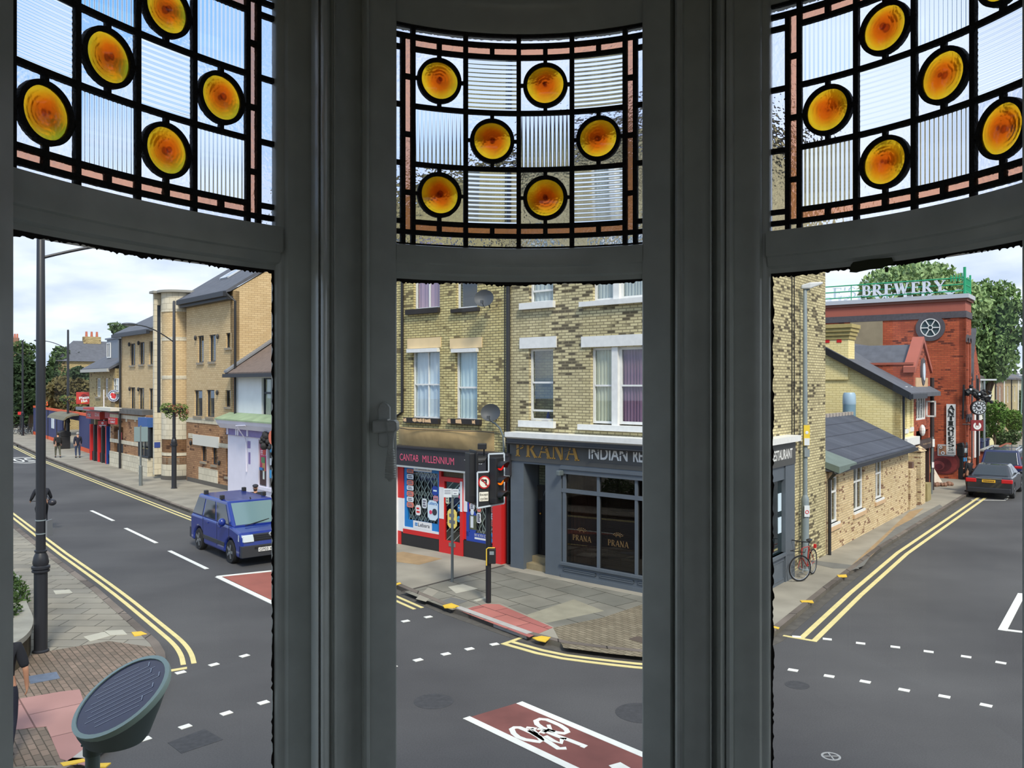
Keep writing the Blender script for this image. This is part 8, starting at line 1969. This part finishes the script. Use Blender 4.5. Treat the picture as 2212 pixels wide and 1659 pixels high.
# ================================================================== VEHICLES
tyre = plain('tyre', (26, 26, 27), .85); rim = plain('alloy', (150, 154, 158), .3, metal=.7); blkpl = plain('black_plastic', (48, 50, 54), .6); carglass = plain('car_glass', (30, 38, 42), .06, spec=.8); chrome = plain('chrome', (190, 194, 198), .2, metal=.8)
def bil(q, u, v): return (Vector(q[0]) * (1 - u) + Vector(q[1]) * u) * (1 - v) + (Vector(q[3]) * (1 - u) + Vector(q[2]) * u) * v
def panel(name, q, u0, u1, v0, v1, mat, parent, off=.012, th=.01):
    n = (Vector(q[1]) - Vector(q[0])).cross(Vector(q[3]) - Vector(q[0])).normalized(); c = sum((Vector(p) for p in q), Vector()) / 4
    if n.dot(c - Vector((0, 0, .8))) < 0: n = -n
    P = [bil(q, u, v) for u, v in ((u0, v0), (u1, v0), (u1, v1), (u0, v1))]
    mb = MB(); mb.hull8([p + n * (off - th) for p in P], [p + n * off for p in P]); return mb.build(name, mat, parent, bevel=.008)
def wheel(T, x, y, r, w=.2, spokes=5):
    mb = MB(); MW = Matrix.Translation((x, y, r)); s_ = 1 if y > 0 else -1
    mb.lathe([(r * .62, -w / 2), (r * .92, -w / 2), (r, -w * .32), (r, w * .32), (r * .92, w / 2), (r * .62, w / 2)], 24, M=MW @ Matrix.Rotation(math.radians(90), 4, 'X')); W_ = mb.build('wheel', tyre, T, smooth=True)
    mb = MB(); yo = s_ * (w / 2 - .02)
    for k in range(spokes): a_ = 2 * math.pi * k / spokes; stroke(mb, .04 * math.cos(a_), .04 * math.sin(a_), r * .62 * math.cos(a_), r * .62 * math.sin(a_), .075, 0, .03, M=MW @ Matrix.Translation((0, yo, 0)))
    mb.ringy((0, yo, 0), r * .56, r * .66, .03, 24, M=MW); mb.disc((0, yo, 0), .07, 'y', .04, 14, M=MW); mb.disc((0, s_ * .02, 0), r * .6, 'y', .02, 20, M=MW) if False else None
    mb.build('rim', rim, W_); mb = MB(); mb.disc((0, 0, 0), r * .63, 'y', w * .5, 20, M=MW); mb.build('brake_disc', MATS['tyre'], W_)
def arch(cx, r, z0, n=9): return [(cx + r * math.cos(math.pi - math.pi * k / (n - 1)), max(z0, .0 + r * math.sin(math.pi - math.pi * k / (n - 1)) + .30)) for k in range(n)]
def vehicle(name, lb, loc, fwd, w, lower, wx, wr, belt, roof, paint_, glassf, seats=True):
    "lower: top outline of the body, rear to front; belt/roof: ((x0,x1),z,halfwidth)"
    T = thing(name, lb, 'car', loc, math.atan2(fwd[1], fwd[0])); zb = .24
    x0, x1 = lower[0][0], lower[-1][0]; pts = [(x0, zb + .1), (x0 + .06, zb)]
    for cx in wx: pts += [(cx - wr - .09, zb)] + [(cx + (wr + .09) * math.cos(math.pi - math.pi * k / 8), zb + .06 + (wr + .09) * 1.0 * math.sin(math.pi - math.pi * k / 8)) for k in range(1, 8)] + [(cx + wr + .09, zb)]
    pts += [(x1 - .06, zb), (x1, zb + .1)] + [p for p in reversed(lower)]
    mb = MB(); hw = w / 2
    n_ = len(pts); ins = lambda p, k: (p[0] * (1 - .012 * k), p[1])
    mb.loft([[(p[0] * .975, -hw * .93, p[1]) for p in pts], [(p[0], -hw * .5, p[1]) for p in pts], [(p[0], hw * .5, p[1]) for p in pts], [(p[0] * .975, hw * .93, p[1]) for p in pts]]) if False else mb.prism_y(pts, -hw, hw)
    mb.build('body', paint_, T, bevel=.07, seg=3)
    (b0, b1), bz, bw = belt; (r0, r1), rz2, rw2 = roof
    B = [(b0, -bw, bz), (b1, -bw, bz), (b1, bw, bz), (b0, bw, bz)]; U = [(r0, -rw2, rz2), (r1, -rw2, rz2), (r1, rw2, rz2), (r0, rw2, rz2)]
    mb = MB(); mb.hull8(B, U); mb.build('cabin', paint_, T, bevel=.06, seg=3)
    right = (B[0], B[1], U[1], U[0]); left = (B[3], B[2], U[2], U[3]); front = (B[1], B[2], U[2], U[1]); rear = (B[0], B[3], U[3], U[0])
    panel('windscreen', front, .06, .94, .06, .90, glassf, T); panel('rear_window', rear, .08, .92, .10, .86, carglass, T)
    for q in (right, left):
        for u0, u1 in SIDEW: panel('side_window', q, u0, u1, .08, .84, carglass, T)
    for cx in wx:
        for y in (-hw + .1, hw - .1): wheel(T, cx, y, wr)
    return T, (right, left, front, rear)
# blue van
SIDEW = ((.03, .27), (.31, .60), (.64, .93))
cr, cf = G(434, 1187), G(500, 1216); fwd = (cf - cr).normalized(); lf = Vector((-fwd.y, fwd.x, 0)); ctr = (cr + cf) / 2 + lf * .80
vanp = plain('van_blue', (14, 42, 128), .28, coat=.5, spec=.6); 
T, V4 = vehicle('van', 'blue passenger van driving towards the junction, its front cut by the window post', ctr, fwd, 1.72,
    [(-2.0, .95), (-1.98, 1.05), (1.30, 1.05), (1.95, .95), (2.08, .86), (2.12, .6)], (-1.28, 1.28), .33, ((-1.97, 1.42), 1.03, .83), ((-1.72, .62), 1.68, .68), vanp, plain('windscreen_glass', (104, 130, 134), .08, spec=.7))
mb = MB(); mb.box(1.95, 2.18, -.86, .86, .28, .60); mb.box(-2.08, -1.9, -.86, .86, .30, .62); 
for y in (-.875, .855): mb.box(-.85, .85, y, y + .02, .42, .54)
mb.build('bumper', blkpl, T, bevel=.04)
mb = MB(); mb.box(2.0, 2.12, -.52, .52, .70, .90); mb.build('grille', plain('grille_dark', (38, 42, 50), .5), T, bevel=.02)
mb = MB(); 
for k in range(6): mb.box(2.17, 2.19, -.5 + .18 * k, -.38 + .18 * k, .50, .56)
for k in range(3): mb.box(2.115, 2.13, -.5, .5, .74 + .055 * k, .755 + .055 * k)
mb.build('grille_slats', MATS['tyre'], T); mb = MB(); mb.lathe([(.07, 0), (.055, .02)], 16, M=Matrix.Translation((2.12, 0, .86)) @ Matrix.Rotation(math.radians(90), 4, 'Y')); mb.build('badge', chrome, T)
for s_ in (-1, 1): mb = MB(); mb.hull8([(1.90, s_ * .875, .70), (2.15, s_ * .80, .70), (2.10, s_ * .80, .89), (1.90, s_ * .872, .89)], [(1.90, s_ * .50, .70), (2.15, s_ * .50, .70), (2.10, s_ * .50, .89), (1.90, s_ * .50, .89)]); mb.build('headlight', plain('headlamp', (196, 208, 212), .15, spec=.8), T, bevel=.015)
for s_ in (-1, 1): mb = MB(); mb.sphere((.98, s_ * .98, 1.14), .5, 10, 8, sc=(.22, .22, .24)); mb.build('mirror', vanp, T, smooth=True)
mb = MB(); mb.box(2.19, 2.20, -.40, .12, .42, .53); PT = mb.build('number_plate', wpaint, T); MPl = Matrix.Translation((2.2, 0, 0)) @ Matrix.Rotation(math.radians(90), 4, 'Z'); put_text('plate_letters', 'GP03 KX', -.375, .095, .435, .515, 0, blackm, PT, M=MPl)
for x, y in ((-1.35, -.6), (-1.35, .6), (.1, -.64), (.1, .64)): mb = MB(); mb.box(x - .06, x + .06, y - .06, y + .06, 1.67, 1.80); mb.build('roof_bar_foot', blackm, T, bevel=.015)
mb = MB(); mb.tube([(1.5, -.5, 1.06), (1.28, .3, 1.16)], .014, 5); mb.tube([(.66, 0, 1.69), (.62, 0, 1.74)], .02, 6); mb.build('wiper', blackm, T)
mb = MB(); 
for x in (-.62, .35): mb.box(x, x + .2, -.885, -.865, .92, .955)
mb.build('door_handle', vanp, T); mb = MB()
for x in (-.9, .25, 1.2): mb.box(x, x + .012, -.864, -.858, .35, 1.1)
mb.build('door_seam', MATS['tyre'], T)
# parked cars on the right
def rear_car(lb, s_c, off, L, w, hh, col, kind, plate=True, name='car'):
    global SIDEW
    SIDEW = ((.10, .42), (.46, .86)); p = G(2133, 1078); base = p + Vector((dB.x, dB.y, 0)) * s_c; r_ = Vector((dB.y, -dB.x, 0)); base = base + r_ * off
    pm = plain('car_' + kind + str(col[0]), col, .25, coat=.6, spec=.6)
    h2 = L / 2
    if kind == 'saloon': lower = [(-h2, .78), (-h2 + .05, .98), (h2 - 1.3, .96), (h2 - .1, .78), (h2, .6)]; belt = ((-h2 + .55, h2 - 1.25), .95, w / 2 - .08); roof = ((-h2 + 1.35, h2 - 2.2), hh, w / 2 - .28)
    else: lower = [(-h2, .9), (-h2 + .03, 1.05), (h2 - 1.1, 1.05), (h2 - .1, .9), (h2, .6)]; belt = ((-h2 + .06, h2 - 1.15), 1.02, w / 2 - .05); roof = ((-h2 + .4, h2 - 2.0), hh, w / 2 - .2)
    T, q = vehicle(name, lb, base + Vector((dB.x, dB.y, 0)) * h2, dB, w, lower, (-h2 + .95, h2 - .9), .33, belt, roof, pm, carglass)
    for s_ in (-1, 1):
        mb = MB()
        if kind == 'saloon': mb.box(-h2 - .02, -h2 + .22, s_ * (w / 2 - .42), s_ * (w / 2 + .01), .72, .90)
        else: mb.box(-h2 - .02, -h2 + .2, s_ * (w / 2 - .36), s_ * (w / 2 + .01), .92, 1.05)
        mb.build('tail_light', plain('tail_red', (196, 30, 34), .25), T, bevel=.03)
    mb = MB(); mb.box(-h2 - .025, -h2 + .02, -w * .28, w * .28, .90, .93); mb.build('chrome_strip', chrome, T); mb = MB(); mb.box(-h2 - .04, -h2 + .05, -w * .47, w * .47, .28, .5); mb.build('bumper', plain('bumper_dark', (40, 42, 48), .4), T, bevel=.03)
    mb = MB(); mb.box(-h2 - .035, -h2, -.26, .26, .74, .86); PL = mb.build('number_plate', plain('plate_yellow', (232, 180, 50), .5), T); mb = MB()
    for k in range(7): x = -.2 + .06 * k; mb.box(-h2 - .04, -h2 - .034, x, x + .035, .77, .83)
    mb.build('plate_marks', plain('plate_dark', (90, 62, 30), .6), PL)
    for s_ in (-1, 1): mb = MB(); mb.sphere((h2 - 1.7, s_ * (w / 2 + .08), 1.0), .5, 8, 6, sc=(.16, .22, .14)); mb.build('mirror', pm, T, smooth=True)
    return T
rear_car('black saloon parked nearest in the right street row, yellow plate, red tail lights', 0, 0.05, 4.7, 1.8, 1.42, (30, 32, 38), 'saloon')
T = rear_car('dark blue high estate car parked second in the row, with roof rails', 5.6, -.12, 4.7, 1.9, 1.78, (30, 38, 82), 'suv')
mb = MB(); 
for y in (-.62, .62): mb.tube([(-1.9, y, 1.78), (-1.7, y, 1.85), (.2, y, 1.85), (.4, y, 1.78)], .025, 6)
mb.build('roof_rails', chrome, T)
rear_car('dark car parked third in the row, mostly hidden by the blue one', 11.2, -.05, 4.4, 1.8, 1.6, (34, 38, 46), 'suv')
p_ = G(2205, 985); SIDEW = ((.1, .42), (.46, .86))
rear_car('small dark teal hatchback at the right edge farther down the street', 17.5, 1.2, 4.0, 1.7, 1.5, (66, 84, 84), 'suv')

# ---- bicycles
def bicycle(T, col, seg=28, spok=14, steer=0.0, r=.335):
    fr = plain('bike_%d_%d' % (col[0], col[1]), col, .4)
    for nm, x, st in (('front_wheel', .52, steer), ('rear_wheel', -.50, 0)):
        MW = Matrix.Translation((x, 0, r)) @ Matrix.Rotation(st, 4, 'Z'); mb = MB(M=MW); mb.torus((0, 0, 0), r - .018, .018, seg, 6); W_ = mb.build(nm, tyre, T, smooth=True)
        mb = MB(M=MW); mb.torus((0, 0, 0), r - .045, .008, seg, 5)
        for k in range(spok): a_ = 2 * math.pi * k / spok; stroke(mb, .02 * math.cos(a_), .02 * math.sin(a_), (r - .04) * math.cos(a_), (r - .04) * math.sin(a_), .004, 0, .004)
        mb.lathe([(.025, -.04), (.025, .04)], 8, M=Matrix.Rotation(math.radians(90), 4, 'X')); mb.build('spokes', chrome, W_)
    mb = MB(); bb_ = (-.06, 0, .28); st_ = (-.18, 0, .78); hd = (.36, 0, .82); hb_ = (.40, 0, .62); ra = (-.50, 0, r)
    mb.tube([bb_, st_], .018, 6); mb.tube([st_, hd], .016, 6); mb.tube([bb_, hb_], .02, 6); mb.tube([hd, hb_], .02, 6)
    for y in (-.05, .05): mb.tube([bb_, (ra[0], y, ra[2])], .010, 5); mb.tube([st_, (ra[0], y, ra[2])], .009, 5); mb.tube([hb_, (.52, y, r)], .012, 5)
    mb.build('frame', fr, T); mb = MB(); mb.tube([hd, (.34, 0, .98)], .014, 6); c_, s_ = math.cos(steer), math.sin(steer)
    mb.tube([(.34 + .1 * c_, .28 + .1 * s_, .98), (.38, .22, 1.0), (.36, 0, .98), (.38, -.22, 1.0), (.30, -.30, .98)], .013, 6); mb.build('handlebar', blackm, T)
    mb = MB(); mb.tube([st_, (-.21, 0, .92)], .013, 6); mb.sphere((-.22, 0, .94), 1, 10, 6, sc=(.14, .075, .035)); mb.build('saddle', blackm, T, smooth=True)
    mb = MB(); mb.lathe([(.08, -.005), (.08, .005)], 16, M=Matrix.Translation((bb_[0], -.06, bb_[2])) @ Matrix.Rotation(math.radians(90), 4, 'X')); mb.tube([(-.06, -.08, .28), (.04, -.09, .14)], .01, 5); mb.box(0, .09, -.16, -.07, .12, .14); mb.tube([(-.06, .08, .28), (-.16, .09, .42)], .01, 5); mb.box(-.2, -.11, .07, .16, .41, .43); mb.build('crank', chrome, T)
f_, r_ = G(1728, 1256, .1), G(1756, 1240, .1); d_ = (f_ - r_).normalized(); c = (f_ + r_) / 2
T = thing('bicycle', 'old red bicycle with a steel front rack leaning by the slim grey lamp post', 'bicycle', (c.x, c.y, .1), math.atan2(d_.y, d_.x)); bicycle(T, (150, 48, 40), steer=-.6)
mb = MB(); mb.tube([(.35, .1, .80), (.75, .2, .80), (.78, -.15, .80), (.35, -.1, .80)], .01, 5); mb.tube([(.75, .1, .80), (.52, .06, .36)], .007, 5); mb.build('front_rack', blackm, T); mb = MB(); mb.box(-.72, -.66, -.03, .03, .66, .76); mb.build('rear_light', redp, T)
for i in range(5):
    P = G(36 + 9 * i, 938 - (i % 2), .1); T = thing('bicycle', 'one of the parked bicycles in a cluster at the far end of the left street', 'bicycle', P, .5 + .35 * i, group='parked bicycles up the left street'); bicycle(T, ((60, 60, 64), (140, 144, 150), (50, 60, 70))[i % 3], 14, 6)
P = G(49, 938, .1) + Vector((0.0, -.4, 0)); T = thing('small_sign_post', 'short dark post with a small red sign by the parked bicycles', 'sign', P); mb = MB(); mb.tube([(0, 0, 0), (0, 0, 2.3)], .05, 6); mb.build('post', blackm, T); mb = MB(); mb.box(-.2, .2, -.08, -.05, 1.95, 2.25); mb.build('red_plate', redp, T)

# ================================================================== PEOPLE
skin = plain('skin', (206, 152, 122), .6, noise=.04, nscale=8)
def skinned(name, chains, mat, parent, lv=2):
    "chains: lists of (x, y, z, r); points that coincide are shared"
    idx = {}; vs = []; es = []; rs = []
    for ch in chains:
        prev = None
        for p in ch:
            k = (round(p[0], 4), round(p[1], 4), round(p[2], 4))
            if k not in idx: idx[k] = len(vs); vs.append(p[:3]); rs.append(p[3:] if len(p) > 4 else (p[3], p[3]))
            if prev is not None and prev != idx[k]: es.append((prev, idx[k]))
            prev = idx[k]
    me = bpy.data.meshes.new(name); me.from_pydata(vs, es, []); me.materials.append(mat); o = bpy.data.objects.new(name, me); link(o, parent)
    m = o.modifiers.new('skin', 'SKIN'); m.use_smooth_shade = True
    for i, r in enumerate(rs): me.skin_vertices[0].data[i].radius = r
    me.skin_vertices[0].data[0].use_root = True
    s_ = o.modifiers.new('sub', 'SUBSURF'); s_.levels = lv; s_.render_levels = lv
    return o
def person(lb, loc, rz, h=1.75, top=(30, 32, 38), legs=(44, 50, 64), hair=(50, 42, 36), J=None, short=False, cap=None, lv=2, beard=False, coat=False, face=False):
    "faces +y; J overrides joints"
    T = thing('person', lb, 'person', loc, rz); k = h / 1.75
    j = dict(pel=(0, 0, .95), wai=(0, .01, 1.12), che=(0, 0, 1.33), nk=(0, .0, 1.49), hd=(0, .02, 1.60), ht=(0, .02, 1.68), sl=(-.18, 0, 1.42), sr=(.18, 0, 1.42), el=(-.24, -.02, 1.14), er=(.24, -.02, 1.14), wl=(-.25, .06, .90), wr=(.25, .06, .90),
             hl=(-.1, 0, .90), hr=(.1, 0, .90), kl=(-.11, .03, .50), kr=(.11, .03, .50), al=(-.11, -.02, .09), ar=(.11, -.02, .09), tl=(-.12, .14, .04), tr=(.12, .14, .04))
    j.update(J or {}); P = {n: Vector(v) * k for n, v in j.items()}
    q = lambda n, r: (*P[n], r * k)
    m = lambda a, b, t, r: (*(P[a].lerp(P[b], t)), r * k)
    ch = [[q('pel', .12), q('wai', .115), q('che', .13), q('nk', .05), q('hd', .082), q('ht', .078)]]
    for s_ in 'lr':
        ch.append([q('che', .13), q('s' + s_, .055), q('e' + s_, .04), q('w' + s_, .026)])
        d = (P['w' + s_] - P['e' + s_]).normalized(); sd = Vector((0, 1, 0)); sd = (sd - d * sd.dot(d)).normalized(); w_ = P['w' + s_]; pm = w_ + d * .045 * k
        ch.append([q('w' + s_, .026), (*pm, .03 * k)])
        inn = Vector((-1 if s_ == 'r' else 1, 0, 0)); inn = (inn - d * inn.dot(d)).normalized()
        for i, (o_, L_) in enumerate(((.028, .075), (.010, .085), (-.009, .078), (-.027, .062))):
            b = pm + d * .035 * k + sd * o_ * k; ch.append([(*pm, .03 * k), (*b, .0095 * k), (*(b + d * L_ * .5 * k + inn * .008), .0085 * k), (*(b + d * L_ * k + inn * .028), .007 * k)])
        b = w_ + d * .03 * k + sd * .03 * k; ch.append([(*pm, .03 * k), (*b, .011 * k), (*(b + d * .035 * k + sd * .022 * k), .010 * k), (*(b + d * .062 * k + sd * .024 * k + inn * .012), .008 * k)])
        ch.append([q('pel', .12), q('h' + s_, .085), q('k' + s_, .055), q('a' + s_, .035)])
    skinned('body', ch, skin, T, lv)
    tm = plain('cloth_%d_%d_%d' % top, top, .9, noise=.08, nscale=5); lm_ = plain('cloth_%d_%d_%d' % legs, legs, .9, noise=.08, nscale=5)
    ch = [[(*(P['pel'] + Vector((0, 0, -.15 * k))), .145 * k), q('pel', .155), q('wai', .14), q('che', .155), (*(P['nk'] - Vector((0, 0, .03 * k))), .062 * k)]]
    for s_ in 'lr': ch.append([q('che', .155), q('s' + s_, .078), q('e' + s_, .06 if not short else .058)] + ([m('e' + s_, 'w' + s_, .9, .042)] if not short else []))
    if coat: ch.append([q('pel', .15), (*(P['pel'] * 1 + Vector((0, 0, -.18 * k))), .165 * k)])
    skinned('jacket' if not short else 'shirt', ch, tm, T, lv)
    ch = [[q('hl', .10), (*P['pel'], .13 * k), q('hr', .10)]] + [[q('h' + s_, .10), q('k' + s_, .075), m('k' + s_, 'a' + s_, .92, .052)] for s_ in 'lr']
    skinned('trousers', ch, lm_, T, lv)
    for s_ in 'lr':
        a_, t_ = P['a' + s_], P['t' + s_]; mb = MB(); mb.tube([a_ + Vector((0, -.06, -.04)) * k, a_ + Vector((0, 0, -.035)) * k, (a_ + t_) / 2 + Vector((0, 0, -.01)), t_ + Vector((0, 0, .0))], [.035 * k, .05 * k, .045 * k, .03 * k], 8); mb.build('shoe', plain('shoe', (34, 32, 32), .6), T, smooth=True)
    hc = (P['hd'] + P['ht']) / 2; hm = plain('hair_%d' % hair[0], hair, .8)
    mb = MB(); mb.sphere(hc + Vector((0, -.02, .035)) * k, .105 * k, 14, 8, sc=(.93, 1.0, .88)); hr_ = mb.build('hair', hm, T, smooth=True) if not cap else mb
    if cap: mb = MB(); mb.sphere(hc + Vector((0, 0, .06)) * k, .115 * k, 14, 8, sc=(.95, 1.05, .55)); mb.sphere(hc + Vector((0, .1, .045)) * k, .07 * k, 10, 6, sc=(1.1, 1, .25)); mb.build('cap', plain('cap_cloth', cap, .9), T, smooth=True)
    if face:
        mb = MB(); mb.sphere(hc + Vector((0, .095, -.02)) * k, .02 * k, 8, 6, sc=(.8, 1, 1.3)); 
        for s_ in (-1, 1): mb.sphere(hc + Vector((s_ * .085, 0, -.02)) * k, .022 * k, 8, 6, sc=(.4, 1, 1.4))
        mb.build('nose_and_ears', skin, T, smooth=True); mb = MB()
        for s_ in (-1, 1): mb.sphere(hc + Vector((s_ * .033, .08, .005)) * k, .011 * k, 8, 6)
        mb.build('eyes', blackm, T); mb = MB(); mb.sphere(hc + Vector((0, .088, -.055)) * k, .015 * k, 8, 6, sc=(1.6, .5, .5)); mb.build('mouth', plain('lips', (160, 92, 84), .6), T)
    if beard: mb = MB(); mb.sphere(hc + Vector((0, .045, -.075)) * k, .068 * k, 10, 8, sc=(1, .8, .75)); mb.build('beard', hm, T, smooth=True)
    return T
aA = math.atan2(dA.y, dA.x) - math.pi / 2
walk = dict(kl=(-.11, .16, .52), al=(-.11, .18, .10), tl=(-.12, .34, .05), kr=(.11, -.02, .50), ar=(.11, -.22, .13), tr=(.12, -.07, .05), el=(-.24, -.08, 1.15), wl=(-.24, -.10, .92), er=(.24, .05, 1.14), wr=(.25, .18, .93))
T = person('person in a dark T-shirt walking away at the left edge, one bare forearm showing', (-6.83, 11.1, .1), .35, 1.80, top=(26, 28, 36), legs=(30, 34, 50), short=True, lv=2, J=dict(walk, er=(.27, -.03, 1.14), wr=(.27, .05, .90)))
mb = MB(); mb.torus((0, 0, 0), .1, .012, 20, 6, M=Matrix.Translation((0, .02, 1.71))); mb.sphere((.105, .02, 1.68), .035, 8, 6, sc=(.5, 1, 1.2)); mb.build('headphones', plain('headphone_blue', (30, 50, 200), .4), T, smooth=True)
p = G(125, 989, .1); T = person('pedestrian with a backpack and khaki trousers walking up the far pavement', p, aA, 1.70, top=(48, 46, 44), legs=(92, 92, 78), J=walk, lv=1); mb = MB(); mb.box(-.14, .14, -.30, -.14, 1.02, 1.42); mb.build('backpack', plain('pack', (34, 34, 36), .8), T, bevel=.05)
p = G(168, 989, .1); person('grey-haired pedestrian in a long navy coat walking up the far pavement', p, aA, 1.72, top=(34, 38, 56), legs=(50, 62, 90), hair=(170, 166, 160), J=dict(walk, kl=(-.11, .06, .5), al=(-.11, .0, .09), tl=(-.12, .16, .04), kr=(.11, .04, .5), ar=(.11, -.05, .09), tr=(.12, .1, .04)), lv=1, coat=True)
Ym = 27.9; p = PY(552, 1100, Ym); person('bearded man in a flat cap and dark jacket standing behind the blue van', (p.x, Ym, 0.1), math.radians(188), 1.62, top=(36, 38, 44), legs=(40, 42, 50), hair=(52, 40, 34), cap=(52, 52, 60), beard=True, face=True)
p = PY(2006, 1050, 39.2); T = person('person in a yellow hi-vis jacket standing in the brewery yard', (p.x, 39.2, .1), math.radians(200), 1.62, top=(196, 216, 96), legs=(60, 60, 50), lv=1)
p = PY(2093, 1050, 38.4); person('man in dark clothes standing at the parking meter beside the black saloon', (p.x, 38.4, .1), math.radians(20), 1.62, top=(30, 30, 34), legs=(34, 34, 38), hair=(150, 110, 84), lv=1, J=dict(er=(.25, .1, 1.2), wr=(.2, .32, 1.15)))
# rubble and red bag in the yard
for i, (u, v, c, lb) in enumerate(((1999, 1040, (206, 44, 40), 'small red bag hanging at the yard entrance by the stone pillar'), (2018, 1036, (200, 186, 168), 'pale board leaning in the brewery yard'), (2028, 1044, (140, 104, 84), 'heap of rubble on the yard ground below the mural'))):
    p = G(u, v + 6, .1); T = thing(('bag', 'board', 'rubble_heap')[i], lb, ('bag', 'board', 'rubble')[i], p); mb = MB(); random.seed(i)
    if i == 0: mb.sphere((0, 0, .2), .2, 10, 8, sc=(1, .5, 1)); mb.torus((0, 0, .45), .1, .02, 14, 5)
    elif i == 1: mb.hull8([(0, 0, 0), (.45, .1, 0), (.1, .5, .9), (-.2, .4, .9)], [(0, -.03, 0), (.45, .07, 0), (.1, .47, .9), (-.2, .37, .9)])
    else:
        for k in range(14): mb.sphere((random.uniform(-.7, .7), random.uniform(-.3, .3), .08), random.uniform(.08, .16), 6, 4)
    mb.build(('bag_body', 'sheet', 'stones')[i], plain('yard_%d' % i, c, .7, noise=.1), T)
# cyclist riding away
p = G(90, 1146); T = thing('bicycle', 'bicycle ridden up the left street, almost hidden behind the tall black lamp post', 'bicycle', p, math.atan2(dA.y, dA.x)); bicycle(T, (40, 42, 48), 20, 8)
CJ = dict(pel=(0, -.22, 1.0), wai=(0, -.14, 1.16), che=(0, -.02, 1.36), nk=(0, .08, 1.50), hd=(0, .12, 1.60), ht=(0, .12, 1.68), sl=(-.2, .0, 1.42), sr=(.2, .0, 1.42), el=(-.30, .06, 1.16), er=(.30, .06, 1.16), wl=(-.30, .32, 1.04), wr=(.30, .32, 1.04), hl=(-.1, -.2, .97), hr=(.1, -.2, .97), kl=(-.13, .16, .78), kr=(.13, .1, .58), al=(-.13, -.08, .50), ar=(.13, -.04, .22), tl=(-.13, .08, .45), tr=(.13, .12, .17))
T = person('cyclist in dark clothing riding away, half hidden by the tall black lamp post', p, aA, 1.72, top=(30, 32, 40), legs=(28, 30, 38), J=CJ, lv=1)
p2 = p + Vector((.5, .1, 0)); T = thing('cycle_helmet', 'dark helmet slung at the side of the cyclist', 'helmet', (p2.x - .05, p2.y - .25, 1.0)); mb = MB(); mb.sphere((0, 0, 0), .125, 12, 8, sc=(1.1, 1, .9)); mb.tube([(-.05, .02, .1), (-.3, .1, .25)], .012, 5); mb.build('helmet_shell', plain('helmet_dark', (40, 40, 48), .4), T, smooth=True)
